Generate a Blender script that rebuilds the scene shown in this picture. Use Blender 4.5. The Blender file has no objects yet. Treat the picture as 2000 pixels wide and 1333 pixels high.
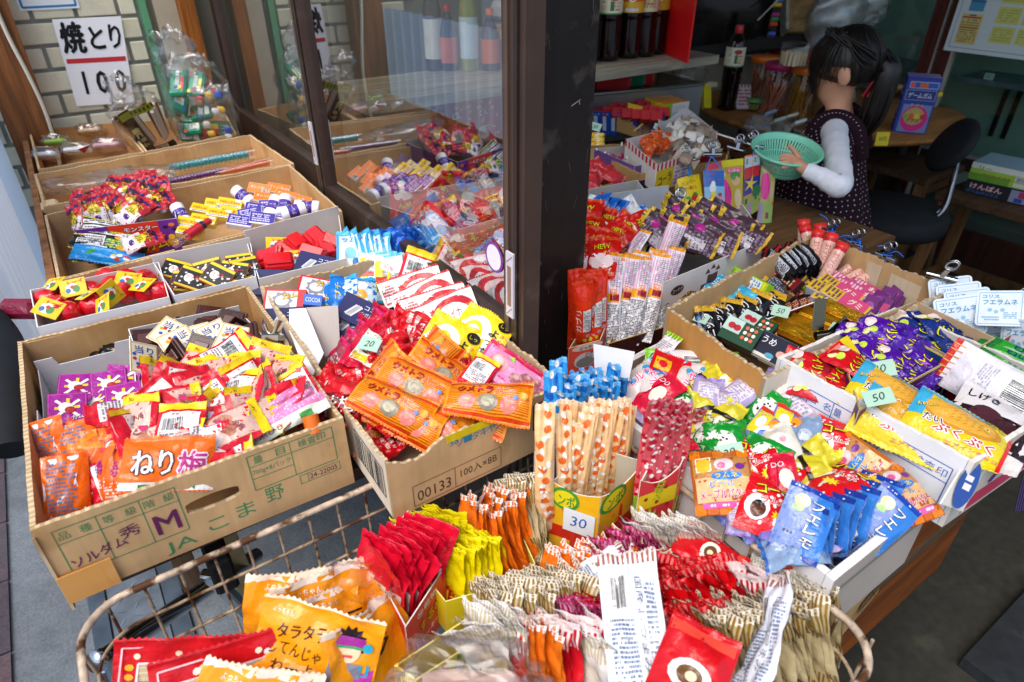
import bpy,bmesh,math,random
from mathutils import Vector as V,Matrix,noise
from mathutils.geometry import tessellate_polygon
PI=math.pi;rad=math.radians
sc=bpy.context.scene;COL=sc.collection
F,PITCH,ROLL,YAW,CZ=1272.566,.564792,-.0020927,.5980095,1.25
cp,sp,cr,sr,cy,sy=math.cos(PITCH),math.sin(PITCH),math.cos(ROLL),math.sin(ROLL),math.cos(YAW),math.sin(YAW)
W3=Matrix(((cy,-sy,0),(sy,cy,0),(0,0,1)))
rt0,up0,fw0=V((1,0,0)),V((0,sp,cp)),V((0,cp,-sp))
RT=W3.transposed() @ (cr*rt0 + sr*up0);UP=W3.transposed() @ (-sr*rt0 + cr*up0);FW=W3.transposed() @ fw0
CAM=V((0,0,CZ))
cam=bpy.data.cameras.new('camera');camo=bpy.data.objects.new('camera',cam);COL.objects.link(camo)
camo.matrix_world=Matrix(((RT.x,UP.x,-FW.x,0),(RT.y,UP.y,-FW.y,0),(RT.z,UP.z,-FW.z,CZ),(0,0,0,1)))
cam.sensor_width=36;cam.lens=F/2000*36;cam.clip_start=.02;cam.clip_end=200
cam.dof.use_dof=True;cam.dof.focus_distance=1.05;cam.dof.aperture_fstop=5.6
sc.camera=camo
world=bpy.data.worlds.new('World');sc.world=world;world.use_nodes=True
wn=world.node_tree.nodes;bg=wn['Background']
sky=wn.new('ShaderNodeTexSky');sky.sky_type='NISHITA';sky.sun_disc=False
sky.sun_elevation=rad(61);sky.sun_rotation=rad(250);sky.air_density=1;sky.dust_density=3
world.node_tree.links.new(sky.outputs[0],bg.inputs[0]);bg.inputs[1].default_value=.12
sun=bpy.data.lights.new('sun','SUN');suno=bpy.data.objects.new('sun',sun);COL.objects.link(suno)
sun.energy=1.0;sun.angle=rad(42);sun.color=(1,.96,.9)
suno.rotation_euler=V((.45,.26,-.95)).to_track_quat('-Z','Y').to_euler()
sc.view_settings.view_transform='Standard';sc.view_settings.look='None';sc.view_settings.gamma=1
sc.view_settings.exposure=1.0
sc.cycles.max_bounces=10;sc.cycles.transparent_max_bounces=24;sc.cycles.use_denoising=True
def ray(px,py): return RT*((px-1000)/F) - UP*((py-666.5)/F) + FW
def P(px,py,z): d=ray(px,py);return CAM + d*((z-CZ)/d.z)
def PD(px,py,dep): return CAM + ray(px,py)*dep
def PX(px,py,x): d=ray(px,py);return CAM + d*(x/d.x)
def PY(px,py,y): d=ray(px,py);return CAM + d*(y/d.y)
def proj(p):
    q=p-CAM;z=q.dot(FW);return 1000+F*q.dot(RT)/z,666.5-F*q.dot(UP)/z,z
def H(s):
    def l(c): c /= 255;return c/12.92 if c <= .04045 else ((c+.055)/1.055)**2.4
    return tuple(l(int(s[i:i+2],16)) for i in (0,2,4))
_c={}
def C(c):
    if isinstance(c,str):
        if c not in _c: _c[c]=H(c)
        return _c[c]
    return c
def mul(c,k): c=C(c);return (c[0]*k,c[1]*k,c[2]*k)
def mix(a,b,t): a,b=C(a),C(b);return tuple(a[i]*(1-t)+b[i]*t for i in range(3))
MATS={}
def mat(name,rough=.5,spec=.5,metal=0.,coat=0.,bump=None,var=None,trans=0.,ior=1.45,alpha=None,stain=None,sss=0.):
    m=bpy.data.materials.new(name);m.use_nodes=True;nt=m.node_tree;N=nt.nodes;L=nt.links
    b=N['Principled BSDF'];at=N.new('ShaderNodeAttribute');at.attribute_name='Col'
    col=at.outputs['Color'];tc=N.new('ShaderNodeTexCoord')
    def noi(scale,det=3,stretch=None):
        n=N.new('ShaderNodeTexNoise');n.inputs['Scale'].default_value=scale;n.inputs['Detail'].default_value=det
        if stretch:
            mp=N.new('ShaderNodeMapping');mp.inputs['Scale'].default_value=stretch
            L.new(tc.outputs['Object'],mp.inputs[0]);L.new(mp.outputs[0],n.inputs['Vector'])
        else: L.new(tc.outputs['Object'],n.inputs['Vector'])
        return n
    for (sc_,det,stretch,lo,hi) in (var or []):
        n=noi(sc_,det,stretch);r=N.new('ShaderNodeMapRange');r.inputs[1].default_value=.32;r.inputs[2].default_value=.68
        r.inputs[3].default_value=lo;r.inputs[4].default_value=hi;L.new(n.outputs[0],r.inputs[0])
        x=N.new('ShaderNodeMix');x.data_type='RGBA';x.blend_type='MULTIPLY';x.inputs[0].default_value=1
        L.new(col,x.inputs[6]);L.new(r.outputs[0],x.inputs[7]);col=x.outputs[2]
    if stain:
        sc_,lo,hi,scol=stain;n=noi(sc_,5);r=N.new('ShaderNodeMapRange');r.inputs[1].default_value=lo;r.inputs[2].default_value=hi
        L.new(n.outputs[0],r.inputs[0]);x=N.new('ShaderNodeMix');x.data_type='RGBA'
        L.new(r.outputs[0],x.inputs[0]);L.new(col,x.inputs[6]);x.inputs[7].default_value=(*C(scol),1);col=x.outputs[2]
    L.new(col,b.inputs['Base Color'])
    b.inputs['Roughness'].default_value=rough;b.inputs['Specular IOR Level'].default_value=spec
    b.inputs['Metallic'].default_value=metal;b.inputs['Coat Weight'].default_value=coat;b.inputs['IOR'].default_value=ior
    b.inputs['Transmission Weight'].default_value=trans
    if sss: b.inputs['Subsurface Weight'].default_value=sss;b.inputs['Subsurface Scale'].default_value=.01
    if alpha is not None: b.inputs['Alpha'].default_value=alpha
    last=None
    for (sc_,det,stretch,st,dist) in (bump or []):
        n=noi(sc_,det,stretch);bp=N.new('ShaderNodeBump');bp.inputs['Strength'].default_value=st;bp.inputs['Distance'].default_value=dist
        L.new(n.outputs[0],bp.inputs['Height'])
        if last: L.new(last,bp.inputs['Normal'])
        last=bp.outputs[0]
    if last: L.new(last,b.inputs['Normal'])
    MATS[name]=m;return m
def film(name,tint,lo,hi,rough,bump):
    m=bpy.data.materials.new(name);m.use_nodes=True;nt=m.node_tree;N=nt.nodes;L=nt.links
    N.remove(N['Principled BSDF']);out=N['Material Output']
    tr=N.new('ShaderNodeBsdfTransparent');tr.inputs[0].default_value=(*tint,1)
    gl=N.new('ShaderNodeBsdfGlossy');gl.inputs['Roughness'].default_value=rough;gl.inputs[0].default_value=(.95,.97,1,1)
    lw=N.new('ShaderNodeLayerWeight');lw.inputs[0].default_value=.35
    r=N.new('ShaderNodeMapRange');r.inputs[3].default_value=lo;r.inputs[4].default_value=hi
    L.new(lw.outputs['Facing'],r.inputs[0]);mx=N.new('ShaderNodeMixShader')
    L.new(r.outputs[0],mx.inputs[0]);L.new(tr.outputs[0],mx.inputs[1]);L.new(gl.outputs[0],mx.inputs[2])
    if bump:
        n=N.new('ShaderNodeTexNoise');n.inputs['Scale'].default_value=bump[0];n.inputs['Detail'].default_value=3
        tc=N.new('ShaderNodeTexCoord');L.new(tc.outputs['Object'],n.inputs['Vector'])
        bp=N.new('ShaderNodeBump');bp.inputs['Strength'].default_value=bump[1];bp.inputs['Distance'].default_value=.004
        L.new(n.outputs[0],bp.inputs['Height']);L.new(bp.outputs[0],gl.inputs['Normal']);L.new(bp.outputs[0],lw.inputs['Normal'])
    L.new(mx.outputs[0],out.inputs[0]);MATS[name]=m
mat('foil',.22,.5,bump=[(60,2,None,.65,.005),(210,2,None,.3,.0015)])
mat('foilmetal',.25,.5,metal=.85,bump=[(60,2,None,.5,.004)])
mat('matte',.6,.3,bump=[(160,2,None,.2,.001)])
mat('card',.42,.4,var=[(30,3,None,.93,1.05)])
mat('kraft',.8,.2,var=[(9,4,None,.86,1.1),(120,3,(1,1,.08),.95,1.05)],bump=[(220,2,(1,1,.02),.25,.001),(14,3,None,.35,.004),(5,3,None,.5,.02)],stain=(7,.58,.8,'9a6c38'))
mat('white_card',.5,.35,var=[(12,4,None,.9,1.04)],bump=[(18,3,None,.25,.003)],stain=(11,.66,.85,'b9a583'))
mat('plastic',.3,.5)
mat('gloss',.12,.5,coat=.4)
mat('wood',.65,.3,var=[(14,5,(3,3,.25),.55,1.3),(60,3,(4,4,.2),.8,1.15)],bump=[(50,4,(3,3,.15),.5,.003)])
mat('woodx',.6,.3,var=[(14,5,(.3,3,3),.6,1.25),(60,3,(.3,4,4),.85,1.1)],bump=[(50,4,(.2,3,3),.3,.002)])
mat('bronze',.38,.5,metal=.35,var=[(6,4,None,.75,1.2),(90,2,(1,1,.02),.9,1.08)],bump=[(40,3,None,.15,.002)],stain=(16,.60,.82,'6f655c'))
mat('chrome',.14,.5,metal=1.,var=[(20,3,None,.75,1.05)])
mat('rust',.7,.4,metal=.3,var=[(60,5,None,.6,1.3)],bump=[(220,3,None,.6,.001)],stain=(45,.5,.6,'5b3a22'))
mat('concrete',.85,.2,var=[(1.7,5,None,.75,1.2),(25,5,None,.85,1.1),(180,3,None,.8,1.15)],bump=[(90,5,None,.5,.003)],stain=(3.3,.58,.75,'4a4d50'))
mat('floor',.75,.3,var=[(2.2,6,None,.6,1.3),(40,4,None,.8,1.2)],bump=[(70,4,None,.3,.002)],stain=(9,.62,.7,'3f4034'))
mat('tile',.35,.5,var=[(11,4,None,.88,1.06),(160,2,None,.95,1.03)],bump=[(60,3,None,.15,.002)])
mat('plate',.4,.5,metal=.6,var=[(20,5,None,.7,1.2)])
mat('skin',.5,.4,sss=.12,var=[(30,3,None,.95,1.04)])
mat('hair',.32,.55,bump=[(300,2,None,.5,.001)])
mat('cloth',.9,.15,var=[(40,3,None,.92,1.05)],bump=[(16,3,None,.5,.012),(500,2,None,.2,.0006)])
mat('liquid',.06,.5,coat=.3)
mat('jelly',.15,.5,coat=.5,trans=.35,bump=[(40,2,None,.3,.003)])
mat('rubber',.75,.25,var=[(25,3,None,.8,1.1)])
m_=MATS['plastic'].copy();m_.name='thin_sheet';MATS['thin_sheet']=m_;N_=m_.node_tree.nodes;L_=m_.node_tree.links
t_=N_.new('ShaderNodeBsdfTranslucent');x_=N_.new('ShaderNodeMixShader');x_.inputs[0].default_value=.65;L_.new(N_['Attribute'].outputs[0],t_.inputs[0]);L_.new(N_['Principled BSDF'].outputs[0],x_.inputs[1]);L_.new(t_.outputs[0],x_.inputs[2]);L_.new(x_.outputs[0],N_['Material Output'].inputs[0])
film('clear_film',(.97,.98,.98),.04,.5,.2,(22,.6))
film('clear_smooth',(.96,.97,.97),.03,.45,.06,(14,.25))
film('frost',(.72,.76,.76),.22,.5,.35,None)
film('glass',(.92,.96,.94),.12,.75,.015,(3,.02))
film('cabinet_glass',(.66,.80,.75),.05,.7,.04,None)
class MB:
    def __init__(s,m='card'): s.v=[];s.f=[];s.c=[];s.mi=[];s.sm=[];s.mats=[];s.cur=m
    def add(s,idx,col,smooth=False):
        if s.cur not in s.mats: s.mats.append(s.cur)
        s.f.append(idx);s.c.append(C(col));s.mi.append(s.mats.index(s.cur));s.sm.append(smooth)
    def pt(s,p): s.v.append((p[0],p[1],p[2]));return len(s.v)-1
    def poly(s,pts,col,smooth=False): s.add([s.pt(p) for p in pts],col,smooth)
    def grid(s,rows,col,smooth=True,closed=False):
        """rows: list of lists of points; col: colour or function(i, j)"""
        ids=[[s.pt(p) for p in r] for r in rows];n=len(ids[0])
        for i in range(len(ids)-1):
            for j in range(n if closed else n-1):
                k=(j+1) % n
                s.add([ids[i][j],ids[i][k],ids[i+1][k],ids[i+1][j]],col(i,j) if callable(col) else col,smooth)
        return ids
    def mesh(s,name):
        me=bpy.data.meshes.new(name);me.from_pydata(s.v,[],s.f)
        a=me.color_attributes.new('Col','FLOAT_COLOR','CORNER');buf=[]
        for f,c in zip(s.f,s.c): buf += [c[0],c[1],c[2],1.]*len(f)
        a.data.foreach_set('color',buf)
        me.polygons.foreach_set('material_index',s.mi);me.polygons.foreach_set('use_smooth',s.sm)
        for m in s.mats: me.materials.append(MATS[m])
        me.update();return me
    def build(s,name,parent=None,at=None):
        """vertices are world coordinates; the object's origin goes to its base, or to the parent's"""
        if parent is not None: o0=V(parent.location)
        elif at is not None: o0=V(at)
        else:
            xs=[v[0] for v in s.v];ys=[v[1] for v in s.v];zs=[v[2] for v in s.v]
            o0=V(((min(xs)+max(xs))/2,(min(ys)+max(ys))/2,min(zs)))
        s.v=[(v[0]-o0.x,v[1]-o0.y,v[2]-o0.z) for v in s.v]
        o=bpy.data.objects.new(name,s.mesh(name));COL.objects.link(o)
        if parent is not None: o.parent=parent
        else: o.location=o0
        return o
def tag(o,label,cat,grp=None):
    o['label']=label;o['category']=cat
    if grp: o['group']=grp
    return o
def thing(name,loc,label,cat,grp=None):
    o=bpy.data.objects.new(name,None);COL.objects.link(o);o.location=loc;o.empty_display_size=.02
    return tag(o,label,cat,grp)
def struct(mb,name): o=mb.build(name);o['kind']='structure';return o
def sub(mb,name,part):
    """sub-part: part is a mesh object parented to a root, its vertices relative to the root"""
    return mb.build(name,part) if False else _sub(mb,name,part)
def _sub(mb,name,part):
    r=part.parent;o0=V(r.location)+V(part.location)
    mb.v=[(v[0]-o0.x,v[1]-o0.y,v[2]-o0.z) for v in mb.v]
    o=bpy.data.objects.new(name,mb.mesh(name));COL.objects.link(o);o.parent=part;return o
def box(mb,lo,hi,col,cols=None):
    x0,y0,z0=lo;x1,y1,z1=hi;cols=cols or {}
    p=[V((x,y,z)) for z in (z0,z1) for y in (y0,y1) for x in (x0,x1)]
    for k,q in (('b',(0,2,3,1)),('t',(4,5,7,6)),('f',(0,1,5,4)),('k',(2,6,7,3)),('l',(0,4,6,2)),('r',(1,3,7,5))):
        mb.poly([p[i] for i in q],cols.get(k,col))
def obox(mb,c,ax,ay,az,sx,sy,sz,col,bev=0,cols=None):
    """oriented box, chamfered edges when bev > 0; cols by face '+z' etc."""
    ax,ay,az=V(ax).normalized(),V(ay).normalized(),V(az).normalized();c=V(c);cols=cols or {}
    S=(sx/2,sy/2,sz/2);A=(ax,ay,az)
    def pp(i,s,j,a,k,b2): return c + A[i]*(S[i]*s) + A[j]*a + A[k]*b2
    for i in range(3):
        j,k=(i+1) % 3,(i+2) % 3
        for s in (-1,1):
            a,b2=S[j]-bev,S[k]-bev
            q=[pp(i,s,j,-a,k,-b2),pp(i,s,j,a,k,-b2),pp(i,s,j,a,k,b2),pp(i,s,j,-a,k,b2)]
            if s < 0: q.reverse()
            mb.poly(q,cols.get(('-' if s < 0 else '+')+'xyz'[i],col))
    if bev > 0:
        for i in range(3):
            j,k=(i+1) % 3,(i+2) % 3;l=S[i]-bev
            for s in (-1,1):
                for t in (-1,1):
                    q=[]
                    for (e,m2) in ((-l,0),(l,0),(l,1),(-l,1)):
                        q.append(c + A[i]*e + A[j]*(s*(S[j]-(bev if m2 else 0))) + A[k]*(t*(S[k]-(0 if m2 else bev))))
                    if s*t < 0: q.reverse()
                    mb.poly(q,col)
        for s in (-1,1):
            for t in (-1,1):
                for u in (-1,1):
                    q=[c+A[0]*(s*S[0])+A[1]*(t*(S[1]-bev))+A[2]*(u*(S[2]-bev)),c+A[0]*(s*(S[0]-bev))+A[1]*(t*S[1])+A[2]*(u*(S[2]-bev)),c+A[0]*(s*(S[0]-bev))+A[1]*(t*(S[1]-bev))+A[2]*(u*S[2])]
                    if s*t*u < 0: q.reverse()
                    mb.poly(q,col)
def frames(path,closed=False):
    out=[];n=len(path);up=None
    for i in range(n):
        a=path[i-1] if (i > 0 or closed) else path[i];b=path[(i+1) % n] if (i < n-1 or closed) else path[i]
        t=(b-a).normalized()
        if up is None: up=V((0,0,1)) if abs(t.z) < .9 else V((1,0,0))
        x=t.cross(up)
        if x.length < 1e-6: x=t.orthogonal()
        x.normalize();up=x.cross(t);out.append((x,up))
    return out
def tube(mb,path,r,col,seg=8,closed=False,caps=True,flat=1.):
    path=[V(p) for p in path];fr=frames(path,closed);rows=[]
    for i,p in enumerate(path):
        rr=r(i/(len(path)-1)) if callable(r) else r
        rows.append([p + fr[i][0]*(math.cos(2*PI*j/seg)*rr) + fr[i][1]*(math.sin(2*PI*j/seg)*rr*flat) for j in range(seg)])
    if closed: rows.append(rows[0])
    mb.grid(rows,col,True,True)
    if caps and not closed:
        cc=col if not callable(col) else col(0,0)
        mb.poly(rows[0],cc);mb.poly(rows[-1][::-1],col(len(rows)-2,0) if callable(col) else col)
def lathe(mb,prof,c,col,seg=20,ax=None,cap=True):
    """prof: [(r, h, colour-of-the-band-above or None)], c: base, ax: axis"""
    az=V(ax or (0,0,1)).normalized();x=az.orthogonal().normalized();y=az.cross(x);c=V(c)
    rows=[[c+az*h+x*(r*math.cos(2*PI*j/seg))+y*(r*math.sin(2*PI*j/seg)) for j in range(seg)] for (r,h,*_) in prof]
    cs=[(p[2] if len(p) > 2 and p[2] else col) for p in prof]
    mb.grid(rows,lambda i,j: cs[i],True,True)
    if cap: mb.poly(rows[0][::-1],cs[0]);mb.poly(rows[-1],cs[-2])
def smooth_path(pts,n=6):
    pts=[V(p) for p in pts];out=[]
    for i in range(len(pts)-1):
        p0=pts[max(i-1,0)];p1=pts[i];p2=pts[i+1];p3=pts[min(i+2,len(pts)-1)]
        for k in range(n):
            t=k/n
            out.append(.5*((2*p1)+(p2-p0)*t+(2*p0-5*p1+4*p2-p3)*t*t+(3*p1-p0-3*p2+p3)*t**3))
    out.append(pts[-1]);return out
def frame(o,ux,uy,n=None,lay=.0004):
    o,ux,uy=V(o),V(ux).normalized(),V(uy).normalized();n=V(n).normalized() if n is not None else ux.cross(uy)
    return lambda u,v,k: o+ux*u+uy*v+n*(k*lay)
_tx={}
def glyphs(s,bold):
    key=(s,bold)
    if key not in _tx:
        cu=bpy.data.curves.new('t','FONT');cu.body=s;cu.resolution_u=2;cu.offset=bold
        o=bpy.data.objects.new('t',cu);me=o.to_mesh()
        vs=[(v.co.x,v.co.y) for v in me.vertices];fs=[list(p.vertices) for p in me.polygons if p.area > 1e-9]
        fs=[f if sum(vs[f[i]][0]*vs[f[(i+1) % len(f)]][1]-vs[f[(i+1) % len(f)]][0]*vs[f[i]][1] for i in range(len(f))) > 0 else f[::-1] for f in fs]
        o.to_mesh_clear();bpy.data.objects.remove(o);bpy.data.curves.remove(cu)
        _tx[key]=(vs,fs)
    return _tx[key]
def d_text(mb,m,s,u,v,w,h,col,k=2,bold=.0,rot=0,ocol=None,obold=.06,shear=0):
    """s centred at (u, v), stretched to w x h"""
    vs0,_=glyphs(s,bold)
    xs=[p[0] for p in vs0];ys=[p[1] for p in vs0];x0,x1,y0,y1=min(xs),max(xs),min(ys),max(ys)
    c,s_=math.cos(rot),math.sin(rot)
    def lay(bo,cc,kk,du=0,dv=0):
        vs,fs=glyphs(s,bo);ids=[]
        for (x,y) in vs:
            a=((x-x0)/max(x1-x0,1e-6)-.5)*w;b=((y-y0)/max(y1-y0,1e-6)-.5)*h;a += b*shear+du;b += dv
            ids.append(mb.pt(m(u+a*c-b*s_,v+a*s_+b*c,kk)))
        for f in fs: mb.add([ids[i] for i in f],cc)
    thick=0;e=min(w/max(1,len(s)),h)
    if ocol:
        q=(obold*.8+bold*.5)*e
        for i in range(6): lay(thick,ocol,k+.12*i,q*math.cos(i*PI/3),q*math.sin(i*PI/3))
        k += 1
    if bold >= .02:
        q=bold*.45*e
        for i,(du,dv) in enumerate(((-q,0),(q,0),(0,q*.7),(0,-q*.7))): lay(thick,col,k+.12*i,du,dv)
    else: lay(thick,col,k)
SUBD=[0]
def d_rect(mb,m,u0,v0,u1,v1,col,k=1,nu=1,nv=1):
    if u1 < u0: u0,u1=u1,u0
    if v1 < v0: v0,v1=v1,v0
    if SUBD[0]: nu=max(nu,math.ceil((u1-u0)/SUBD[0]));nv=max(nv,math.ceil((v1-v0)/SUBD[0]))
    mb.grid([[m(u0+(u1-u0)*i/nu,v0+(v1-v0)*j/nv,k) for i in range(nu+1)] for j in range(nv+1)],col,True)
def d_disc(mb,m,u,v,ru,rv,col,k=1,seg=14,rot=0,rings=2):
    if SUBD[0]: rings=max(rings,math.ceil(max(ru,rv)/SUBD[0]))
    c,s=math.cos(rot),math.sin(rot);ids=[mb.pt(m(u,v,k))];prev=None
    for q in range(1,rings+1):
        cur=[]
        for j in range(seg):
            a=2*PI*j/seg;x,y=ru*math.cos(a)*q/rings,rv*math.sin(a)*q/rings
            cur.append(mb.pt(m(u+x*c-y*s,v+x*s+y*c,k)))
        for j in range(seg):
            n=(j+1) % seg
            mb.add([ids[0],cur[j],cur[n]] if prev is None else [prev[j],cur[j],cur[n],prev[n]],col,True)
        prev=cur
def d_star(mb,m,u,v,r,col,k=1,n=5,inner=.5,rot=0):
    c=mb.pt(m(u,v,k));ids=[]
    for j in range(2*n):
        a=PI*j/n+rot;q=r if j % 2 == 0 else r*inner;ids.append(mb.pt(m(u+q*math.cos(a),v+q*math.sin(a),k)))
    for j in range(2*n): mb.add([c,ids[j],ids[(j+1) % (2*n)]],col)
def d_poly(mb,m,pts,col,k=1):
    ids=[mb.pt(m(u,v,k)) for u,v in pts]
    for t in tessellate_polygon([[V((u,v,0)) for u,v in pts]]):
        a,b,c=[pts[i] for i in t]
        if (b[0]-a[0])*(c[1]-a[1])-(b[1]-a[1])*(c[0]-a[0]) < 0: t=t[::-1]
        mb.add([ids[i] for i in t],col)
def d_line(mb,m,a,b,w,col,k=1,n=1):
    a,b=V((*a,0)),V((*b,0));t=(b-a).normalized();q=V((-t.y,t.x,0))*(w/2)
    mb.grid([[m(*(a+(b-a)*(i/n)+q*s).xy,k) for i in range(n+1)] for s in (-1,1)],col)
def d_frame(mb,m,u0,v0,u1,v1,w,col,k=1):
    for a,b in (((u0,v0),(u1,v0)),((u1,v0),(u1,v1)),((u1,v1),(u0,v1)),((u0,v1),(u0,v0))): d_line(mb,m,a,b,w,col,k)
def d_bar(mb,m,u,v,w,h,k=1,rng=random,paper='f4f4f2',pad=1.15):
    d_rect(mb,m,u-w*pad/2,v-h*pad/2,u+w*pad/2,v+h*pad/2,paper,k,3,2);x=-w/2
    while x < w/2:
        t=w*rng.choice((.018,.03,.045));d_rect(mb,m,u+x,v-h/2,u+min(x+t,w/2),v+h/2,'1c1c1e',k+1,1,2);x += t+w*rng.choice((.02,.03,.05))
def d_small(mb,m,u0,v0,u1,v1,rows,col,k=1,rng=random,fill=.6):
    """lines of print too small to read: short dashes"""
    dv=(v1-v0)/rows
    for r in range(rows):
        v=v0+dv*(r+.5);u=u0
        while u < u1:
            w=(u1-u0)*rng.uniform(.03,.14)
            if rng.random() < .8: d_rect(mb,m,u,v-dv*fill/2,min(u+w,u1),v+dv*fill/2,col,k)
            u += w+(u1-u0)*.025
class Pack:
    def __init__(s,w,l,T,crimp=.1,bend=0,twist=0,wr=.0012,seed=0,side=2.2,lay=.00045,endw=1.):
        s.w,s.l,s.T,s.cr,s.be,s.tw,s.wr,s.sd,s.side,s.lay,s.endw=w,l,T,crimp,bend,twist,wr,seed,side,lay,endw
        r=random.Random(seed);s.ph=[r.uniform(0,6.28) for _ in range(8)]
    def half(s,a,b):
        ex=max(0,1-abs(a)**s.side)**.6;q=min(1,max(0,(1-abs(b)-s.cr)/max(.12,.55-s.cr*.5)));return s.T/2*ex*math.sin(q*PI/2)
    def mid(s,u,v):
        a,b=2*u/s.w,2*v/s.l;p=s.ph
        z=s.be*(b*b-.35)+s.tw*a*b*s.w
        z += s.wr*(math.sin(7*b+3*a+p[0])+.7*math.sin(9*a-5*b+p[1])+.5*math.sin(15*b+8*a+p[2]))*(.5+.8*abs(b))
        return z
    def at(s,u,v,k=0,side=1):
        a,b=2*u/s.w,2*v/s.l
        e=1+(s.endw-1)*max(0,(abs(b)-.5)*2)
        z=s.mid(u,v)+side*(s.half(a,b)+k*s.lay+.0002)
        return V((u*e,v,z))
    def base(s,mb,col,ends=None,back=None,zig=20,nu=14):
        ends=ends or col;back=back or col;c=s.cr
        vs=[-1+c*i/4 for i in range(4)]+[-1+c+(2-2*c)*i/19 for i in range(20)]+[1-c+c*(i+1)/4 for i in range(4)]
        def row(b,side):
            rd=.0005*(1 if int(round((1-abs(b))/max(c,.01)*4)) % 2 else -1) if abs(b) > 1-c*.98 else 0
            return [s.at((-1+2*i/nu)*s.w/2,b*s.l/2,0,side)+V((0,0,rd)) for i in range(nu+1)]
        for side in (1,-1):
            rows=[row(b,side) for b in vs]
            if side < 0: rows=[r[::-1] for r in rows]
            cc=col if side > 0 else back
            ec=ends if isinstance(ends,(tuple,list)) and not isinstance(ends[0],float) else (ends,ends)
            mb.grid(rows,lambda i,j: (ec[0] if i < 4 else ec[1] if i > len(vs)-6 else cc),True)
        for e in (-1,1):
            ec2=ec[0] if e < 0 else ec[1]
            for i in range(zig):
                u0=(-1+2*i/zig)*s.w/2;u1=(-1+2*(i+1)/zig)*s.w/2;um=(u0+u1)/2
                p0,p1=s.at(u0,e*s.l/2,0),s.at(u1,e*s.l/2,0);q=s.at(um,e*s.l/2,0)+V((0,e*min(.0022,s.w/zig*.5),0))
                t=[p0,p1,q] if e > 0 else [p1,p0,q]
                mb.poly(t,ec2)
KD={}
def kind(kid,name,cat,lab,w,l,T,art,base,ends=None,back=None,n=2,matn='foil',grp=None,zig=20,**kw):
    ms=[]
    for i in range(n):
        r=random.Random(kid+str(i));q=dict(bend=r.uniform(-.012,.012)*l/.09,twist=r.uniform(-.12,.12));q.update(kw)
        pk=Pack(w,l,T,seed=r.randrange(9999),**q);mb=MB(matn);pk.base(mb,base,ends,back,zig)
        SUBD[0]=min(w,l)/9
        if art: art(mb,pk.at,r,w,l)
        SUBD[0]=0
        ms.append(mb.mesh(name))
    KD[kid]=dict(ms=ms,name=name,cat=cat,lab=lab,grp=grp or (lab+' pile'),l=l,w=w,i=0)
def bkind(kid,name,cat,lab,w,l,T,fn,n=1,grp=None):
    ms=[]
    for i in range(n):
        r=random.Random(kid+str(i));ms.append(fn(r).mesh(name))
    KD[kid]=dict(ms=ms,name=name,cat=cat,lab=lab,grp=grp or (lab+' pile'),l=l,w=w,i=0)
PLACED=[]
RNG=random.Random(7)
def spawn(kid,c,x,y,z,s=1.,lab=None,grp=None,var=None):
    d=KD[kid];me=d['ms'][d['i'] % len(d['ms']) if var is None else var];d['i'] += 1
    o=bpy.data.objects.new(d['name'],me);COL.objects.link(o)
    o.matrix_world=Matrix(((x.x*s,y.x*s,z.x*s,c.x),(x.y*s,y.y*s,z.y*s,c.y),(x.z*s,y.z*s,z.z*s,c.z),(0,0,0,1)))
    tag(o,lab or d['lab'],d['cat'],grp or d['grp']);PLACED.append(o);return o
def put(kid,A,B,za,zb=None,roll=0,s=None,lab=None,grp=None,var=None,up=.0,flip=False):
    """length axis from pixel A at height za to pixel B at height zb, facing the camera, rolled about its axis"""
    zb=za if zb is None else zb;a,b=P(*A,za),P(*B,zb);y=(b-a);L=y.length;y.normalize();c=(a+b)/2
    n=(CAM-c).normalized()+V((0,0,up));n=(n-y*n.dot(y)).normalized();x=y.cross(n)
    r=rad(roll);x,n=x*math.cos(r)+n*math.sin(r),n*math.cos(r)-x*math.sin(r)
    return spawn(kid,c,x,y,n,L/KD[kid]['l'] if s is None else s,lab,grp,var)
def putc(kid,px,py,ang,z,roll=0,q=.55,s=1.,off=0.,lab=None,grp=None,var=None,pitch=0):
    """centre pixel at height z; ang = picture direction of the length axis; q: 0 faces the camera, 1 lies flat"""
    c=P(px,py,z);tc=(CAM-c).normalized();c=c+tc*off
    n=(tc*(1-q)+V((0,0,1))*q).normalized();d=RT*math.cos(rad(ang))+UP*math.sin(rad(ang))
    y=d-tc*d.dot(tc);y=(y-n*(y.dot(n)/max(.15,n.dot(tc)))*1.0) if False else (y-n*y.dot(n))
    y.normalize();x=y.cross(n)
    r=rad(pitch);y,n=y*math.cos(r)+n*math.sin(r),n*math.cos(r)-y*math.sin(r)
    r=rad(roll);x,n=x*math.cos(r)+n*math.sin(r),n*math.cos(r)-x*math.sin(r)
    return spawn(kid,c,x,y,n,s,lab,grp,var)
def pile(kid,items,z,q=.55,step=.0009,jr=12,s=1.,lab=None,grp=None,seed=1):
    r=random.Random(seed)
    for i,it in enumerate(items):
        px,py,ang=it[:3];roll=it[3] if len(it) > 3 else r.uniform(-jr,jr);dz=it[4] if len(it) > 4 else 0
        k=it[5] if len(it) > 5 else kid
        putc(k,px,py,ang,z+dz,roll,q+r.uniform(-.12,.12),s,i*step,lab,grp)
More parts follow.
